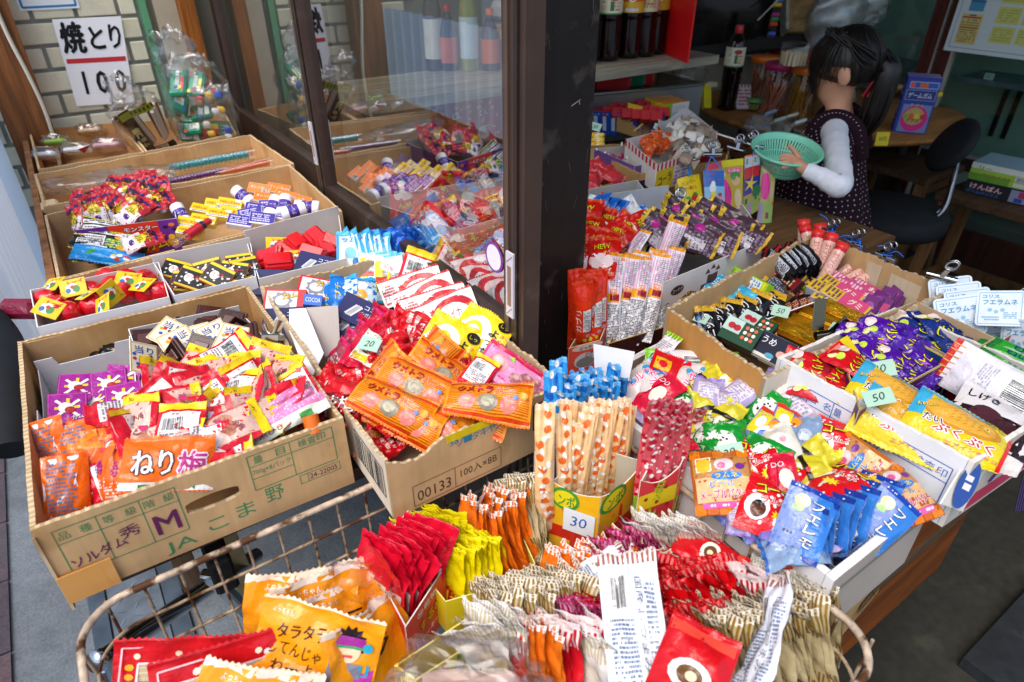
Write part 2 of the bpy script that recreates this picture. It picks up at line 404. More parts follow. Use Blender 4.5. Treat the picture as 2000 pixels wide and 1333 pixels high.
def scatter(kids,quad,n,z,q=.7,seed=1,jit=180,jr=25,s=1.,dz=.01,lab=None,grp=None,step=.0003,base=None):
    """loose heap inside a pixel quad, farthest first"""
    r=random.Random(seed);pts=[]
    for i in range(n*6):
        a,b=r.random(),r.random();t=[V((*p,0)) for p in quad]
        p=(t[0]*(1-a)+t[1]*a)*(1-b)+(t[3]*(1-a)+t[2]*a)*b
        if all((p-o).length > r.uniform(.55,1)*math.sqrt(abs((t[1]-t[0]).cross(t[3]-t[0]).z)/n) for o in pts): pts.append(p)
        if len(pts) >= n: break
    pts.sort(key=lambda p: p.y)
    for i,p in enumerate(pts):
        putc(r.choice(kids),p.x,p.y,(r.uniform(-jit/2,jit/2) if base is None else base+r.uniform(-jit/2,jit/2)),z+r.uniform(-dz,dz),r.uniform(-jr,jr),q+r.uniform(-.15,.15),s,i*step,lab,grp)
def row(kid,n,A0,B0,A1,B1,za,zb,roll=70,jr=6,jp=3,s=None,seed=1,lab=None,grp=None,up=0):
    r=random.Random(seed)
    for i in range(n):
        t=i/max(1,n-1)
        f=lambda a,b: (a[0]+(b[0]-a[0])*t+r.uniform(-jp,jp),a[1]+(b[1]-a[1])*t+r.uniform(-jp,jp))
        put(kid,f(A0,A1),f(B0,B1),za,zb+r.uniform(-.003,.003),roll+r.uniform(-jr,jr),s,lab,grp,None,up)
def slab(mb,m,outline,t,cout,cin,cedge,holes=(),corr=False):
    """a sheet of card: outline (u, v) drawn through map m; front at 0, back at -t"""
    loops=[[V((u,v,0)) for u,v in outline]]+[[V((u,v,0)) for u,v in h] for h in holes]
    flat=[p for l in loops for p in l]
    fr=[mb.pt(m(p.x,p.y,0)) for p in flat];bk=[mb.pt(m(p.x,p.y,0)-(m(p.x,p.y,1)-m(p.x,p.y,0)).normalized()*t) for p in flat]
    for tri in tessellate_polygon(loops):
        a,b,c=[flat[i] for i in tri]
        if (b-a).cross(c-a).z < 0: tri=tri[::-1]
        mb.add([fr[i] for i in tri],cout);mb.add([bk[i] for i in tri[::-1]],cin)
    i0=0
    for l in loops:
        n=len(l)
        for i in range(n):
            a,b=i0+i,i0+(i+1) % n
            e=cedge
            if corr and (i % 2): e=mul(cedge,.66)
            mb.add([fr[a],bk[a],bk[b],fr[b]],e)
        i0 += n
def carton(mb,rim,h,t,cout,cin,cedge,rag=.0,art=None,holes=None,dips=None,seed=1,taper=0.,seglen=.0045,floor=True,couts=None):
    """open box from four rim corners (front-left, front-right, back-right, back-left; world), walls h tall. art(i, mb, m, w, h): prints on the outside of wall i"""
    r=random.Random(seed);rim=[V(p) for p in rim];cen=sum(rim,V((0,0,0)))/4
    n=4
    for i in range(n):
        a,b=rim[i],rim[(i+1) % n];d=b-a;w=d.length;ux=d.normalized()
        out=ux.cross(V((0,0,1))).normalized()
        if out.dot((a+b)/2-cen) < 0: out=-out
        uy=V((0,0,1));uy=(uy-ux*uy.dot(ux)).normalized()
        o=a-uy*h
        e=t+.0006 if i % 2 else 0
        k=max(2,int(w/seglen));top=[]
        ph=[r.uniform(0,6.28) for _ in range(3)]
        for j in range(k+1):
            u=w-e-(w-2*e)*j/k;z=h
            if rag: z += rag*(math.sin(u*60+ph[0])+.6*math.sin(u*150+ph[1])+.5*math.sin(u*400+ph[2]))*.5-rag*r.random()*.4
            if dips and i in dips: z += dips[i](u/w)
            top.append((u,z))
        outl=[(e,0),(w-e,0)]+top
        m=frame(o,ux,uy,out)
        if ux.cross(uy).dot(out) < 0:
            m0=m;ww=w;m=lambda u,v,kk,m0=m0,ww=ww: m0(ww-u,v,kk)
            outl=[(w-u,v) for u,v in outl][::-1]
        hl=(holes or {}).get(i,[])
        slab(mb,m,outl,t,(couts or {}).get(i,cout),cin,cedge,hl,corr=rag > 0 and mb.cur == 'kraft')
        if art: art(i,mb,m,w,h)
    if floor:
        q=[p-V((0,0,h-.0012)) for p in rim];mb.poly(q,cin);mb.poly([p-V((0,0,.0009)) for p in q[::-1]],cout)
def rimz(pts,z): return [P(*p,z) for p in pts]
# ================================================================ SETTING
def setting():
    mb=MB('concrete');mb.poly([(-30,-30,-.004),(30,-30,-.004),(30,30,-.004),(-30,30,-.004)],'70777d');o=struct(mb,'ground')
    mb=MB('concrete');r=random.Random(3)
    y=-1.5;i=0
    while y < 6:
        for j in range(12):
            x1=-.405-j*.105;off=.11 if j % 2 else 0
            c=mix('4c464e','5d4c50',r.random());box(mb,(x1-.1,y+off,-.02),(x1,y+off+.205,.004+r.uniform(-.001,.001)),c)
        y += .21
    struct(mb,'pavement')
    mb=MB('floor');mb.poly([(.62,-3,.0),(4,-3,.0),(4,3,.0),(.62,3,.0)],'302f28');struct(mb,'shop_floor')
    mb=MB('floor');box(mb,(1.16,-1.6,.0004),(2.9,.12,.03),'26292c');o=mb.build('floor_mat');tag(o,'dark rubber mat on the shop floor at the edge of the boxes','mat')
    t=thing('drain_cover',(-.18,1.2,0),'grey chequer plate drain cover with side rails in the concrete','drain cover')
    mb=MB('plate');box(mb,(-.225,-1,.001),(-.125,6,.004),'7d868f');r=random.Random(5)
    for k in range(170):
        for s in range(3):
            cx,cyy=-.205+.03*s,-.6+.03*k;a=rad(55 if (k+s) % 2 else -25);d=V((math.cos(a),math.sin(a),0))*.013;q=V((-d.y,d.x,0))*.16
            p=V((cx,cyy,.0042));mb.grid([[p-d,p-q+V((0,0,.0015)),p+d],[p-d,p+q+V((0,0,.0001)),p+d]],'9aa3ab')
    mb.build('chequer_plate',t)
    for x0,x1 in ((-.262,-.229),(-.121,-.085)):
        mb=MB('plate');box(mb,(x0,-1,.001),(x1,6,.006),'5c6974');mb.build('rail',t)
    t=thing('tiled_wall',(.13,2.52,0),'cream brick tiled wall with grey joints and green edge strip behind the boxes','wall')
    mb=MB('tile');box(mb,(-.6,2.524,0),(.345,2.7,2.3),'8b8c84');mb.build('mortar',t)
    mb=MB('tile');r=random.Random(2);z=.5;row_=0
    while z < 1.6:
        x=-.3+(.055 if row_ % 2 else 0)
        while x < .31:
            x1=min(x+.102,.308);c=mix('e4dfc6','d6cfb2',r.random())
            if x1-x > .02: obox(mb,((x+x1)/2,2.5195,z+.0275),(1,0,0),(0,0,1),(0,-1,0),x1-x,.055,.013,c,.0025)
            x += .113
        z += .066;row_ += 1
    mb.build('tile',t)
    mb=MB('plastic');box(mb,(.318,2.50,0),(.338,2.5235,2.3),'5d9d72');mb.build('edge_strip',t)
    o=thing('price_poster',(.16,2.505,.78),'white paper poster with brush written grilled chicken price 100 and red line on tiled wall','poster')
    a,b,c,d=[PY(*p,2.506) for p in ((101,38),(236,32),(263,201),(150,208))]
    mb=MB('matte');n=8
    def pm(u,v,k):
        p=d*(1-u)*(1-v)+c*u*(1-v)+b*u*v+a*(1-u)*v;return V((p.x,p.y-.0006*k+.002*math.sin(3*u+5*v),p.z))
    mb.grid([[pm(i/n,j/n,0) for i in range(n+1)] for j in range(n+1)],'f2f2f4');mb.build('sheet',o)
    mb=MB('matte');d_rect(mb,pm,.04,.50,.97,.555,'c9333a',1,6,1);mb.build('red_line',o)
    mb=MB('matte')
    for s,u,w,h in (('焼',.22,.40,.42),('と',.58,.27,.30),('り',.86,.22,.32)): d_text(mb,pm,s,u,.78,w,h,'161618',2,.085)
    mb.build('lettering',o);mb=MB('matte')
    for s,u,w in (('1',.24,.12),('0',.52,.26),('0',.82,.24)): d_text(mb,pm,s,u,.27,w,.34,'1a1a1c',2,.10,0)
    d_text(mb,pm,'円',.78,.05,.1,.06,'2a2a2c',2,.01)
    mb.build('number',o)
    o=MB('matte');m2=frame(PY(50,6,2.51),(1,0,0),(0,0,1),(0,-1,0))
    d_rect(o,m2,-.02,-.02,.13,.12,'e9eef0',0,1,1);d_frame(o,m2,-.012,-.012,.122,.112,.006,'3b7fb5',1);o.cur='matte'
    tag(o.build('notice'),'white notice with blue border high on the tiled wall','notice')
    mb=MB('wood');box(mb,(-.125,2.44,0),(-.012,2.54,2.3),'84522c');tag(mb.build('timber_post'),'thick reddish brown timber post at the street end of the tiled wall','post')
    mb=MB('wood');box(mb,(.425,2.44,0),(.468,2.52,2.3),'a05c1e');tag(mb.build('timber_jamb'),'narrow orange brown timber jamb beside the sliding doors','post')
    mb=MB('tile');box(mb,(.358,2.50,0),(.424,2.56,2.3),'b5ab94');tag(mb.build('wall_panel'),'plain beige plaster strip between green edged tiles and timber jamb','wall')
    mb=MB('plastic');tube(mb,smooth_path([(-.03+.012*math.sin(k*1.1),2.432,1.5-k*.1) for k in range(13)]),.006,'cfc9b8',6);tag(mb.build('cable'),'thin cream cable running down the timber post','cable')
    mb=MB('thin_sheet');rows=[]
    for z in (0.0,.3,.6,1.0): rows.append([V((-.17-.016*math.sin(j*.9)-.00*j,1.35+j*.0105,z)) for j in range(118)])
    mb.grid(rows,lambda i,j: 'b4cbe4' if j > 60 else 'd3dde8');o=mb.build('corrugated_sheet');tag(o,'pale blue corrugated sheet standing along the street side of the boxes','sheet')
    def door(x,y0,y1,lab,handles):
        t=thing('sliding_door',(x,(y0+y1)/2,0),lab,'door','sliding glass doors');w=.014
        for (a,b) in ((y0,y0+.050),(y1-.048,y1)):
            mb=MB('bronze');box(mb,(x-w,a,.05),(x+w,b,2.0),'53423a');box(mb,(x-w-.004,a+.012,.05),(x-w,a+.020,2.0),'3a2f2a');box(mb,(x-w-.003,b-.016,.05),(x-w,b-.008,2.0),'6a564b');mb.build('stile',t)
        mb=MB('bronze');box(mb,(x-w+.001,y0+.05,.05),(x+w-.001,y1-.048,.742),'4a3b34');mb.build('lower_panel',t)
        mb=MB('bronze');box(mb,(x-w+.001,y0+.05,1.94),(x+w-.001,y1-.048,2.0),'4a3b34');mb.build('top_rail',t)
        mb=MB('glass');mb.poly([(x,y0+.045,.73),(x,y1-.04,.73),(x,y1-.04,1.96),(x,y0+.045,1.96)],'ffffff');mb.build('glass_pane',t)
        for (hy,z0,z1) in handles:
            mb=MB('plastic');box(mb,(x-w-.0075,hy-.009,z0),(x-w-.0042,hy+.009,z1),'d8d4dc');m=frame((x-w-.0076,hy+.009,z0),(0,-1,0),(0,0,1),(-1,0,0))
            L=z1-z0;d_rect(mb,m,.0045,L*.18,.0135,L*.80,'8d7560',1);d_line(mb,m,(.002,L*.03),(.016,L*.16),.0012,'77727c',1);d_line(mb,m,(.002,L*.84),(.016,L*.96),.0012,'77727c',1);mb.build('handle',t)
        return t
    d1=door(.487,.665,1.51,'brown framed sliding glass door with round white sticker, ending at the dark post',[(.690,.765,.868),(1.487,.79,.885)])
    d2=door(.524,1.475,2.43,'second brown framed sliding glass door, beside the timber jamb',[(1.50,.79,.885)])
    c=PX(965,503,.4855);mb=MB('matte');m=frame(c,(0,-1,0),(0,0,1),(-1,0,0));d_disc(mb,m,0,0,.0245,.0245,'7a3fa8',1,28);d_disc(mb,m,0,0,.0195,.0205,'ecebf2',2,28)
    mb.build('round_sticker',d1)
    mb=MB('plastic');box(mb,(.49,.71,1.02),(.512,.735,1.06),'111114');tag(mb.build('door_catch'),'small black catch on the edge of the door frame','catch')
    mb=MB('bronze');box(mb,(.462,.66,0),(.552,2.44,.045),'4a3d36');tag(mb.build('door_track'),'brown metal track under the sliding glass doors','track')
    mb=MB('bronze');box(mb,(.549,.752,0),(.658,.82,2.3),'2b2422');box(mb,(.551,.748,0),(.5555,.752,2.3),'574840');box(mb,(.512,.735,0),(.5485,.775,2.3),'191514')
    m=frame((.549,.751,0),(1,0,0),(0,0,1),(0,-1,0));r=random.Random(4)
    d_line(mb,m,(.066,1.035),(.082,1.042),.0016,'b9b4b0',1);d_line(mb,m,(.080,1.042),(.081,1.035),.0015,'b9b4b0',1)
    for k in range(26):
        u,v=r.uniform(.008,.1),r.uniform(.62,1.25);d_line(mb,m,(u,v),(u+r.uniform(-.006,.006),v+r.uniform(.004,.03)),.0007,r.choice(('6a5f58','877d75','4c433d')),1+.1*k)
    for v in (.80,.93,1.12): lathe(mb,[(.0045,0),(.0045,.0008),(.002,.0016)],m(.016,v,0),'4d4540',12,(0,-1,0))
    tag(mb.build('doorway_post'),'tall dark brown steel doorway post with a pale scratch','post')
    mb=MB('matte');box(mb,(.45,-.3,2.3),(3.6,2.9,2.4),'8f8a80');struct(mb,'shop_ceiling')
    mb=MB('matte');box(mb,(.339,2.53,0),(.53,2.65,2.3),'9a8f78');struct(mb,'wall_corner')
    mb=MB('matte');box(mb,(.53,2.53,0),(3.6,2.65,2.3),'8f897a');struct(mb,'wall_back')
    mb=MB('matte');box(mb,(3.5,-.6,0),(3.6,2.53,2.3),'8c877c');struct(mb,'wall_right')
setting()
# ================================================================ INTERIOR
def interior():
    t=thing('display_cabinet',(3.2,.9,0),'tall glass fronted display cabinet with dark wood frame and metal shelf brackets','cabinet');x=3.05
    mb=MB('wood');box(mb,(x,-.6,0),(3.48,2.3,.16),'3b2018');mb.build('plinth',t)
    mb=MB('matte');box(mb,(3.40,-.6,.16),(3.44,2.3,1.9),'93ada2');box(mb,(x+.03,-.6,.16),(3.4,2.3,.2),'3c4a46');mb.build('cabinet_back',t)
    for y0,y1 in ((1.335,1.385),(1.40,1.45)):
        mb=MB('wood');box(mb,(x-.02,y0,.16),(x+.015,y1,1.9),'4a2219');box(mb,(x-.022,y0-.008,.16),(x+.01,y0-.001,1.9),'9a948c');mb.build('stile',t)
    for y0,y1 in ((-.6,1.33),(1.456,2.3)):
        mb=MB('wood');box(mb,(x-.02,y0,.40),(x+.015,y1,.452),'3a2a22');box(mb,(x-.024,y0,.452),(x+.01,y1,.460),'8b8e88');mb.build('rail',t)
        mb=MB('cabinet_glass');mb.poly([(x,y0,.455),(x,y1,.455),(x,y1,1.9),(x,y0,1.9)],'ffffff');mb.build('glass_pane',t)
        mb=MB('plate');box(mb,(x+.06,y0+.02,.715),(x+.30,y1-.02,.735),'7b8f9a');mb.build('shelf',t)
    for y in (1.22,1.17):
        mb=MB('plate');box(mb,(x+.335,y-.009,.47),(x+.345,y+.009,.72),'2f3330');mb.build('bracket',t)
    mb=MB('matte')
    a=PX(1893,-60,x-.03);m=frame(PX(1842,98,x-.03),(0,-1,0),(0,0,1),(-1,0,0))
    w,h=.62,.34;d_rect(mb,m,0,0,w,h,'cdd9da',0);r=random.Random(8);d_frame(mb,m,.015,.015,.6,.33,.002,'5f83ab',1)
    d_rect(mb,m,.03,.03,.105,.135,'d8c47a',1);d_rect(mb,m,.032,.12,.10,.126,'b0523a',2);d_rect(mb,m,.032,.085,.10,.09,'b0523a',2);d_rect(mb,m,.055,.128,.08,.133,'2f5f8f',2);d_small(mb,m,.034,.035,.1,.083,6,'8b8650',2,r);d_small(mb,m,.034,.092,.1,.118,3,'8b8650',2,r)
    d_rect(mb,m,.045,.145,.098,.175,'4f93b5',1);d_rect(mb,m,.045,.175,.098,.184,'2f6f9f',1);d_rect(mb,m,.06,.20,.095,.225,'cfcf77',1)
    for i in range(4):
        for j in range(5):
            u,v=.15+j*.088,.045+i*.066;d_rect(mb,m,u,v,u+.078,v+.056,'cfd173',1);d_small(mb,m,u+.006,v+.006,u+.072,v+.05,5,'a9ab5e',2,r,.4)
    tag(mb.build('price_sheet'),'large pale sheet with yellow tables taped to the glass cabinet','poster')
    mb=MB('matte');m=frame(PX(1932,150,3.10),(0,-1,0),(0,0,1),(-1,0,0));d_rect(mb,m,-.018,-.012,.018,.012,'b9c9c9',0);d_text(mb,m,'ド',0,0,.014,.014,'3c4c50',1);tag(mb.build('shelf_tag'),'small white tag hanging under the cabinet shelf','tag')
    tc=V((2.66,1.58,.62));t=thing('round_table',(tc.x,tc.y,0),'round brown wooden table holding candy jars and sauce bottle','table')
    mb=MB('woodx');lathe(mb,[(0,-.024),(.50,-.024),(.515,-.014),(.515,-.004),(.507,0),(0,.0)],tc,'a2703a',48);mb.build('tabletop',t)
    for a in (.4,2.,3.6,5.2):
        mb=MB('wood');tube(mb,[tc+V((.3*math.cos(a),.3*math.sin(a),-.024)),V((tc.x+.38*math.cos(a),tc.y+.38*math.sin(a),0))],.022,'2e2622',8);mb.build('leg',t)
    def jar(px,py,r,h,lidc,fillc,lab,dark,sticks=60,zt=.62,thin=.0035):
        c=P(px,py,zt);j=thing('candy_jar',c,lab,'jar','candy jars on the round table')
        mb=MB('clear_smooth');lathe(mb,[(r*.55,.002),(r*.95,.004),(r,.02),(r,h*.72),(r*.9,h*.83),(r*.84,h*.87),(r*.84,h)],c,'ffffff',20,None,False);mb.build('glass_body',j)
        mb=MB('plastic');lathe(mb,[(r*.9,h*.93),(r*.93,h*.935),(r*.93,h*1.04),(r*.88,h*1.06),(0.001,h*1.06)],c,lidc,24);mb.build('lid',j)
        rr=random.Random(lab)
        mb=MB('matte')
        for i in range(sticks):
            a,q=rr.uniform(0,6.28),r*.86*math.sqrt(rr.random());b=c+V((q*math.cos(a),q*math.sin(a),.01));a2=rr.uniform(0,6.28);q2=r*.75*math.sqrt(rr.random())
            tube(mb,[b,c+V((q2*math.cos(a2),q2*math.sin(a2),h*rr.uniform(.55,.9)))],thin,mix(fillc,dark,rr.random()),5)
        o=tag(mb.build('candy_sticks'),'candy filling the '+' '.join(lab.split()[:11]),'candy');o['kind']='stuff';return j
    jar(1478,208,.062,.185,'d9701c','b9714c','clear jar with orange lid and brown sticks, half hidden behind the sauce bottle','7c3f28')
    jar(1508,226,.066,.185,'b02464','c07a5c','clear jar of pink brown sticks with a magenta lid','8c4a34',70)
    jar(1558,236,.066,.185,'d9701c','b07a20','clear jar of thin golden sticks with an orange lid, beside the magenta one','7a4c14',110,.62,.002)
    jar(1625,250,.062,.17,'d9701c','8b6838','clear jar of brown crackers under the face of the girl','5b4424',70)
    jar(1618,195,.055,.2,'d9701c','b3532c','clear jar with orange lid behind the golden stick jar','8a3a20',50)
    for px,py,lab,fc in ((1548,128,'round clear tub of cream coloured candy sticks on top of the jars','e2cfa2'),(1608,138,'small clear tub of red and orange candies on top of the jars','c4502c')):
        c=P(px,py,.826);j=thing('candy_tub',c,lab,'tub');mb=MB('clear_smooth');lathe(mb,[(.05,0),(.052,.06),(.052,.065)],c,'ffffff',20,None,False);mb.build('tub_wall',j)
        mb=MB('clear_smooth');lathe(mb,[(.054,.062),(.054,.075),(.001,.077)],c,'ffffff',20,None,False);mb.build('lid',j)
        mb=MB('matte');rr=random.Random(lab)
        for i in range(40):
            a,q=rr.uniform(0,6.28),.046*math.sqrt(rr.random());b=c+V((q*math.cos(a),q*math.sin(a),.003));tube(mb,[b,b+V((.004,.002,.04))],.006,mix(fc,'f0e6d0',rr.random()*.5),6)
        o=tag(mb.build('candy_sticks'),'candy filling the '+lab,'candy');o['kind']='stuff'
    def bottle(c,hgt,lab,c1,c2,capc,art,grp=None,rr=.038):
        b=thing('sauce_bottle',c,lab,'bottle',grp);s=hgt/.3
        pr=[(rr*.8,0),(rr,.006)]
        for k in range(7): pr += [(rr*.94,.018+.02*k),(rr,.028+.02*k)]
        pr += [(rr*.97,.165),(rr*.97,.24),(rr*.9,.252),(rr*.62,.272),(rr*.36,.285),(rr*.34,.292)]
        mb=MB('liquid');lathe(mb,[(r_,h_*s) for r_,h_ in pr],c,'120806',24);mb.build('bottle_body',b)
        mb=MB('plastic');lathe(mb,[(rr*.42,.286*s),(rr*.43,.288*s),(rr*.43,.31*s),(rr*.38,.313*s)],c,capc,16);mb.build('cap',b)
        tc_=(CAM-c);ang0=math.atan2(tc_.y,tc_.x)
        def m(u,v,k): a=ang0+u/rr;q=rr*.98+.0003+k*.0003;return c+V((q*math.cos(a),q*math.sin(a),v*s))
        mb=MB('card');d_rect(mb,m,-PI*rr,.167,PI*rr,.238,c1,0,28,1)
        art(mb,m);mb.build('label',b);return b
    def art1(mb,m):
        d_disc(mb,m,.012,.222,.016,.009,'b23a3a',1);d_rect(mb,m,.0,.18,.012,.212,'3f7a4e',1,2,2);d_small(mb,m,.014,.178,.032,.212,3,'d08a3a',1);d_text(mb,m,'○',-.02,.19,.012,.014,'8a8a7a',1);d_rect(mb,m,-.06,.167,.06,.172,'4f8a5e',1,12,1);d_small(mb,m,-.028,.205,-.015,.235,6,'7b7b6b',1)
    def art2(mb,m):
        d_rect(mb,m,-.06,.205,.06,.238,'d8642a',1,14,1);d_disc(mb,m,0,.218,.012,.014,'f0e8dc',2);d_disc(mb,m,0,.218,.007,.009,'c8342a',3);d_rect(mb,m,-.02,.172,.02,.182,'e8e8f0',2,4,1);d_text(mb,m,'ソース',0,.177,.03,.008,'4a5aa8',3)
    def art3(mb,m): d_small(mb,m,-.03,.18,.03,.23,5,'b8924a',1);d_text(mb,m,'お好み',0,.195,.05,.012,'b04a3a',2,.02)
    def art4(mb,m): d_rect(mb,m,-.012,.2,.012,.235,'f0ead0',1,3,1);d_bar(mb,m,0,.216,.018,.024,2)
    bottle(P(1418,214,.62),.30,'dark sauce bottle with a red cap and cream label on the round table','e8e2c4','','c0242c',art1)
    sh='dark sauce bottles on the shelf'
    for i,(px,py,c1,a,l) in enumerate(((1140,124,'e0d8b4',art1,'dark sauce bottle mostly hidden behind the doorway post'),(1185,117,'e6dfc0',art1,'dark sauce bottle with a cream vegetable picture label on the shelf'),(1226,112,'e0b43a',art2,'dark sauce bottle with orange and yellow label on the shelf'),(1254,109,'e2d6b0',art3,'dark sauce bottle with a plain cream label on the shelf'),(1276,104,'ddb234',art4,'dark sauce bottle with a yellow label beside the red board'))):
        c=P(px,py,.9);bottle(c,.235,l,c1,'','2a1a14' if i != 2 else '8a2a1a',a,sh)
    mb=MB('woodx');box(mb,(.62,1.52,.872),(1.86,1.82,.898),'a29a86');tag(mb.build('wall_shelf'),'pale wooden shelf carrying the row of sauce bottles','shelf')
    mb=MB('wood');box(mb,(1.25,1.80,.2),(2.0,1.83,.871),'6a5338');tag(mb.build('shelf_back_panel'),'brown board below the bottle shelf','panel')
    a,b=P(1293,102,.9),P(1343,124,.9);mb=MB('card');d=(b-a).normalized();n=d.cross(V((0,0,1)));obox(mb,(a+b)/2+V((0,0,.24)),d,V((0,0,1)),n,(b-a).length,.48,.006,'d01418');tag(mb.build('red_board'),'plain bright red board standing at the end of the bottle shelf','board')
    t=thing('television',(2.35,1.95,.9),'black flat television with rounded grey lower frame behind the red board','television')
    mb=MB('plastic');obox(mb,PD(1440,20,2.75),RT-.3*FW,(0,0,1),(RT-.3*FW).cross(V((0,0,1))),.62,.36,.05,'1a1b1d',.012);mb.build('housing',t)
    mb=MB('gloss');cc=PD(1440,5,2.70);obox(mb,cc,RT-.3*FW,(0,0,1),(RT-.3*FW).cross(V((0,0,1))),.54,.30,.004,'0b0c0d');mb.build('screen',t)
    mb=MB('matte');box(mb,(2.42,2.1,.0),(2.95,2.5,2.2),'8f8a78');tag(mb.build('wall_pillar'),'pale plaster pillar behind the television and the red box','pillar')
    mb=MB('plastic');tube(mb,smooth_path([PD(1540,-10,2.75),PD(1514,30,2.75),PD(1507,75,2.8),PD(1492,110,2.85),PD(1440,104,2.85),PD(1395,100,2.85)]),.005,'a09c90',6);tag(mb.build('white_cable'),'pale cable looping down the pillar behind the sauce bottle','cable')
    mb=MB('plastic');tube(mb,smooth_path([PD(1480,40,2.5),PD(1500,20,2.5),PD(1525,-6,2.5)]),.003,'a8a498',6);tag(mb.build('thin_cable'),'thin grey cable rising beside the television corner','cable')
    mb=MB('woodx');c=PD(1565,25,2.62);obox(mb,c,RT,UP,-FW,.12,.16,.02,'9a7a4c');obox(mb,c+RT*-.075-FW*.02,RT,UP,-FW,.012,.18,.06,'8e8c80');obox(mb,c+UP*.085-FW*.02,RT,UP,-FW,.17,.012,.07,'a8a690');tag(mb.build('cubby_shelf'),'small wooden cubby shelf above the red box','shelf')
    mb=MB('card');c=PD(1522,30,2.58)
    for i in range(9): obox(mb,c+UP*(.075-.019*i)+RT*(-.004*i),RT,UP,-FW,.028,.014,.02,['a83030','3a6fa8','c8a030','2a2a2a','9a3a6a','3a7a4a','b84a2a','222222','4a5aa8'][i])
    tag(mb.build('toy_strip'),'hanging strip of small colourful toys on the cubby shelf','toy strip')
    t=thing('red_carton',PD(1538,112,2.95),'red and white cardboard carton behind the candy jars','box');c=PD(1538,88,2.95)
    ax=(RT+.45*FW);ax.z=0;ax.normalize();ay=ax.cross(V((0,0,1)))
    mb=MB('card');obox(mb,c,ax,ay,(0,0,1),.16,.14,.15,'c3262e',.002);m=frame(c+ay*.0605-ax*.06*0,ax,(0,0,1),ay);m=frame(c+ay*.0704,ax,(0,0,1),ay)
    d_poly(mb,m,[(-.062,-.058),(.062,-.058),(.062,.022),(.008,.022),(0,.006),(-.008,.022),(-.062,.022)],'d8dcd4',1);d_text(mb,m,'お買い得セット',-.03,.034,.05,.008,'e8c8c0',1);mb.build('carton_body',t)
    mb=MB('card');obox(mb,c+V((0,0,.077))-ax*.03,ax,ay,(0,0,1),.03,.04,.004,'cfd2cc');mb.build('sticker',t)
    mb=MB('clear_film');r=random.Random(6)
    def bag(c,w,h,d,seed,mb,rough=.35):
        r=random.Random(seed);rows=[]
        for i in range(15):
            v=i/14;row_=[]
            for j in range(20):
                a=2*PI*j/20;k=1+rough*noise.noise(V((3*math.cos(a),3*math.sin(a),5*v+seed)))+.3*rough*noise.noise(V((9*math.cos(a),9*math.sin(a),12*v+seed)))
                q=math.sin(PI*min(1,v*.9+.08))**.5*k
                row_.append(c+RT*(w/2*q*math.cos(a))+V((0,0,h*(v-.5)))+FW*(d/2*q*math.sin(a)))
            rows.append(row_)
        mb.grid(rows,'ffffff',True,True)
    mb=MB('frost');bag(PD(1632,30,2.55),.22,.24,.12,3,mb);bag(PD(1700,15,2.55),.14,.14,.08,5,mb)
    d=PD(1615,75,2.44);mb.cur='plastic'
    for k in range(5): tube(mb,smooth_path([d+RT*(.02*k-.02),d+RT*(.02*k)-UP*.03,d+RT*(.02*k-.01)-UP*.06]),.006,'3f7f78',5)
    tag(mb.build('carrier_bag'),'bundle of crumpled translucent plastic bags hanging above the girl','bag')
    q=[P(*p,.80) for p in ((1130,188),(1374,165),(1268,138),(1130,150))]
    t=thing('storage_tub',(q[0]+q[2])/2-V((0,0,.17)),'large translucent grey storage tub behind the candy boxes','tub')
    mb=MB('frost');carton(mb,q,.155,.004,'ffffff','ffffff','ffffff');mb.build('tub_wall',t)
    mb=MB('frost');tube(mb,[p for p in q],.007,'ffffff',6,True);mb.build('rim',t)
    for i,(px,py,w,c1,c2) in enumerate(((1193,168,.13,'b03034','d8d4cc'),(1225,160,.12,'2f7a5a','c8d0c4'),(1248,158,.10,'c02830','a82028'))):
        c=P(px,py,.79);mb=MB('foil');obox(mb,c,RT,FW,UP,w,.08,.05,c1,.012);obox(mb,c+UP*.0255,RT,FW,UP,w*.4,.079,.003,c2);tag(mb.build('snack_bag'),('red and white','green and white','plain red')[i]+' wrapped packet lying in the storage tub','packet','packets in the storage tub')
    mb=MB('clear_film');bag(P(1350,140,.80),.12,.09,.08,11,mb);tag(mb.build('clear_bag'),'empty clear plastic packaging beside the sauce bottle','packaging')
    mb=MB('card');c=P(1380,190,.66);obox(mb,c+V((0,0,-.0)),RT,UP,-FW,.03,.10,.03,'d9cf18');obox(mb,c+RT*.02+UP*.045-FW*.017,RT,UP,-FW,.04,.02,.004,'c9c2a2');tag(mb.build('yellow_carton'),'narrow bright yellow carton beside the sauce bottle','box')
    mb=MB('foil');c=P(1452,190,.67);obox(mb,c,RT,UP,-FW,.06,.10,.02,'d8d4d8',.006);m=frame(c-FW*.0105,RT,UP,-FW)
    for i in range(4): d_rect(mb,m,-.026+.013*i,.035,-.02+.013*i,.049,'b8343c',1)
    d_small(mb,m,-.024,-.04,.024,.03,5,'c04848',1);tag(mb.build('snack_packet'),'white packet with red print between sauce bottle and jars','packet')
    c=P(1474,208,.64);mb=MB('clear_smooth');lathe(mb,[(.028,-.012),(.03,.02)],c,'ffffff',18,None,False);mb.cur='plastic';lathe(mb,[(.036,.02),(.036,.027),(.034,.03),(0.001,.03)],c,'6aa860',18);lathe(mb,[(.026,-.01),(.026,.012)],c,'8a8a3a',16);tag(mb.build('green_cup'),'small tub with a green lid on the round table','cup')
    for i,(px,py) in enumerate(((1460,240),(1480,246),(1500,250),(1520,242),(1538,255))):
        c=P(px,py,.64);mb=MB('clear_smooth');lathe(mb,[(.014,-.018),(.02,.012),(.024,.014)],c,'ffffff',14,V((.2*i-.4,.3,1)),False);tag(mb.build('jelly_cup'),'small clear plastic cup in the tray on the round table','cup','clear cups in the tray')
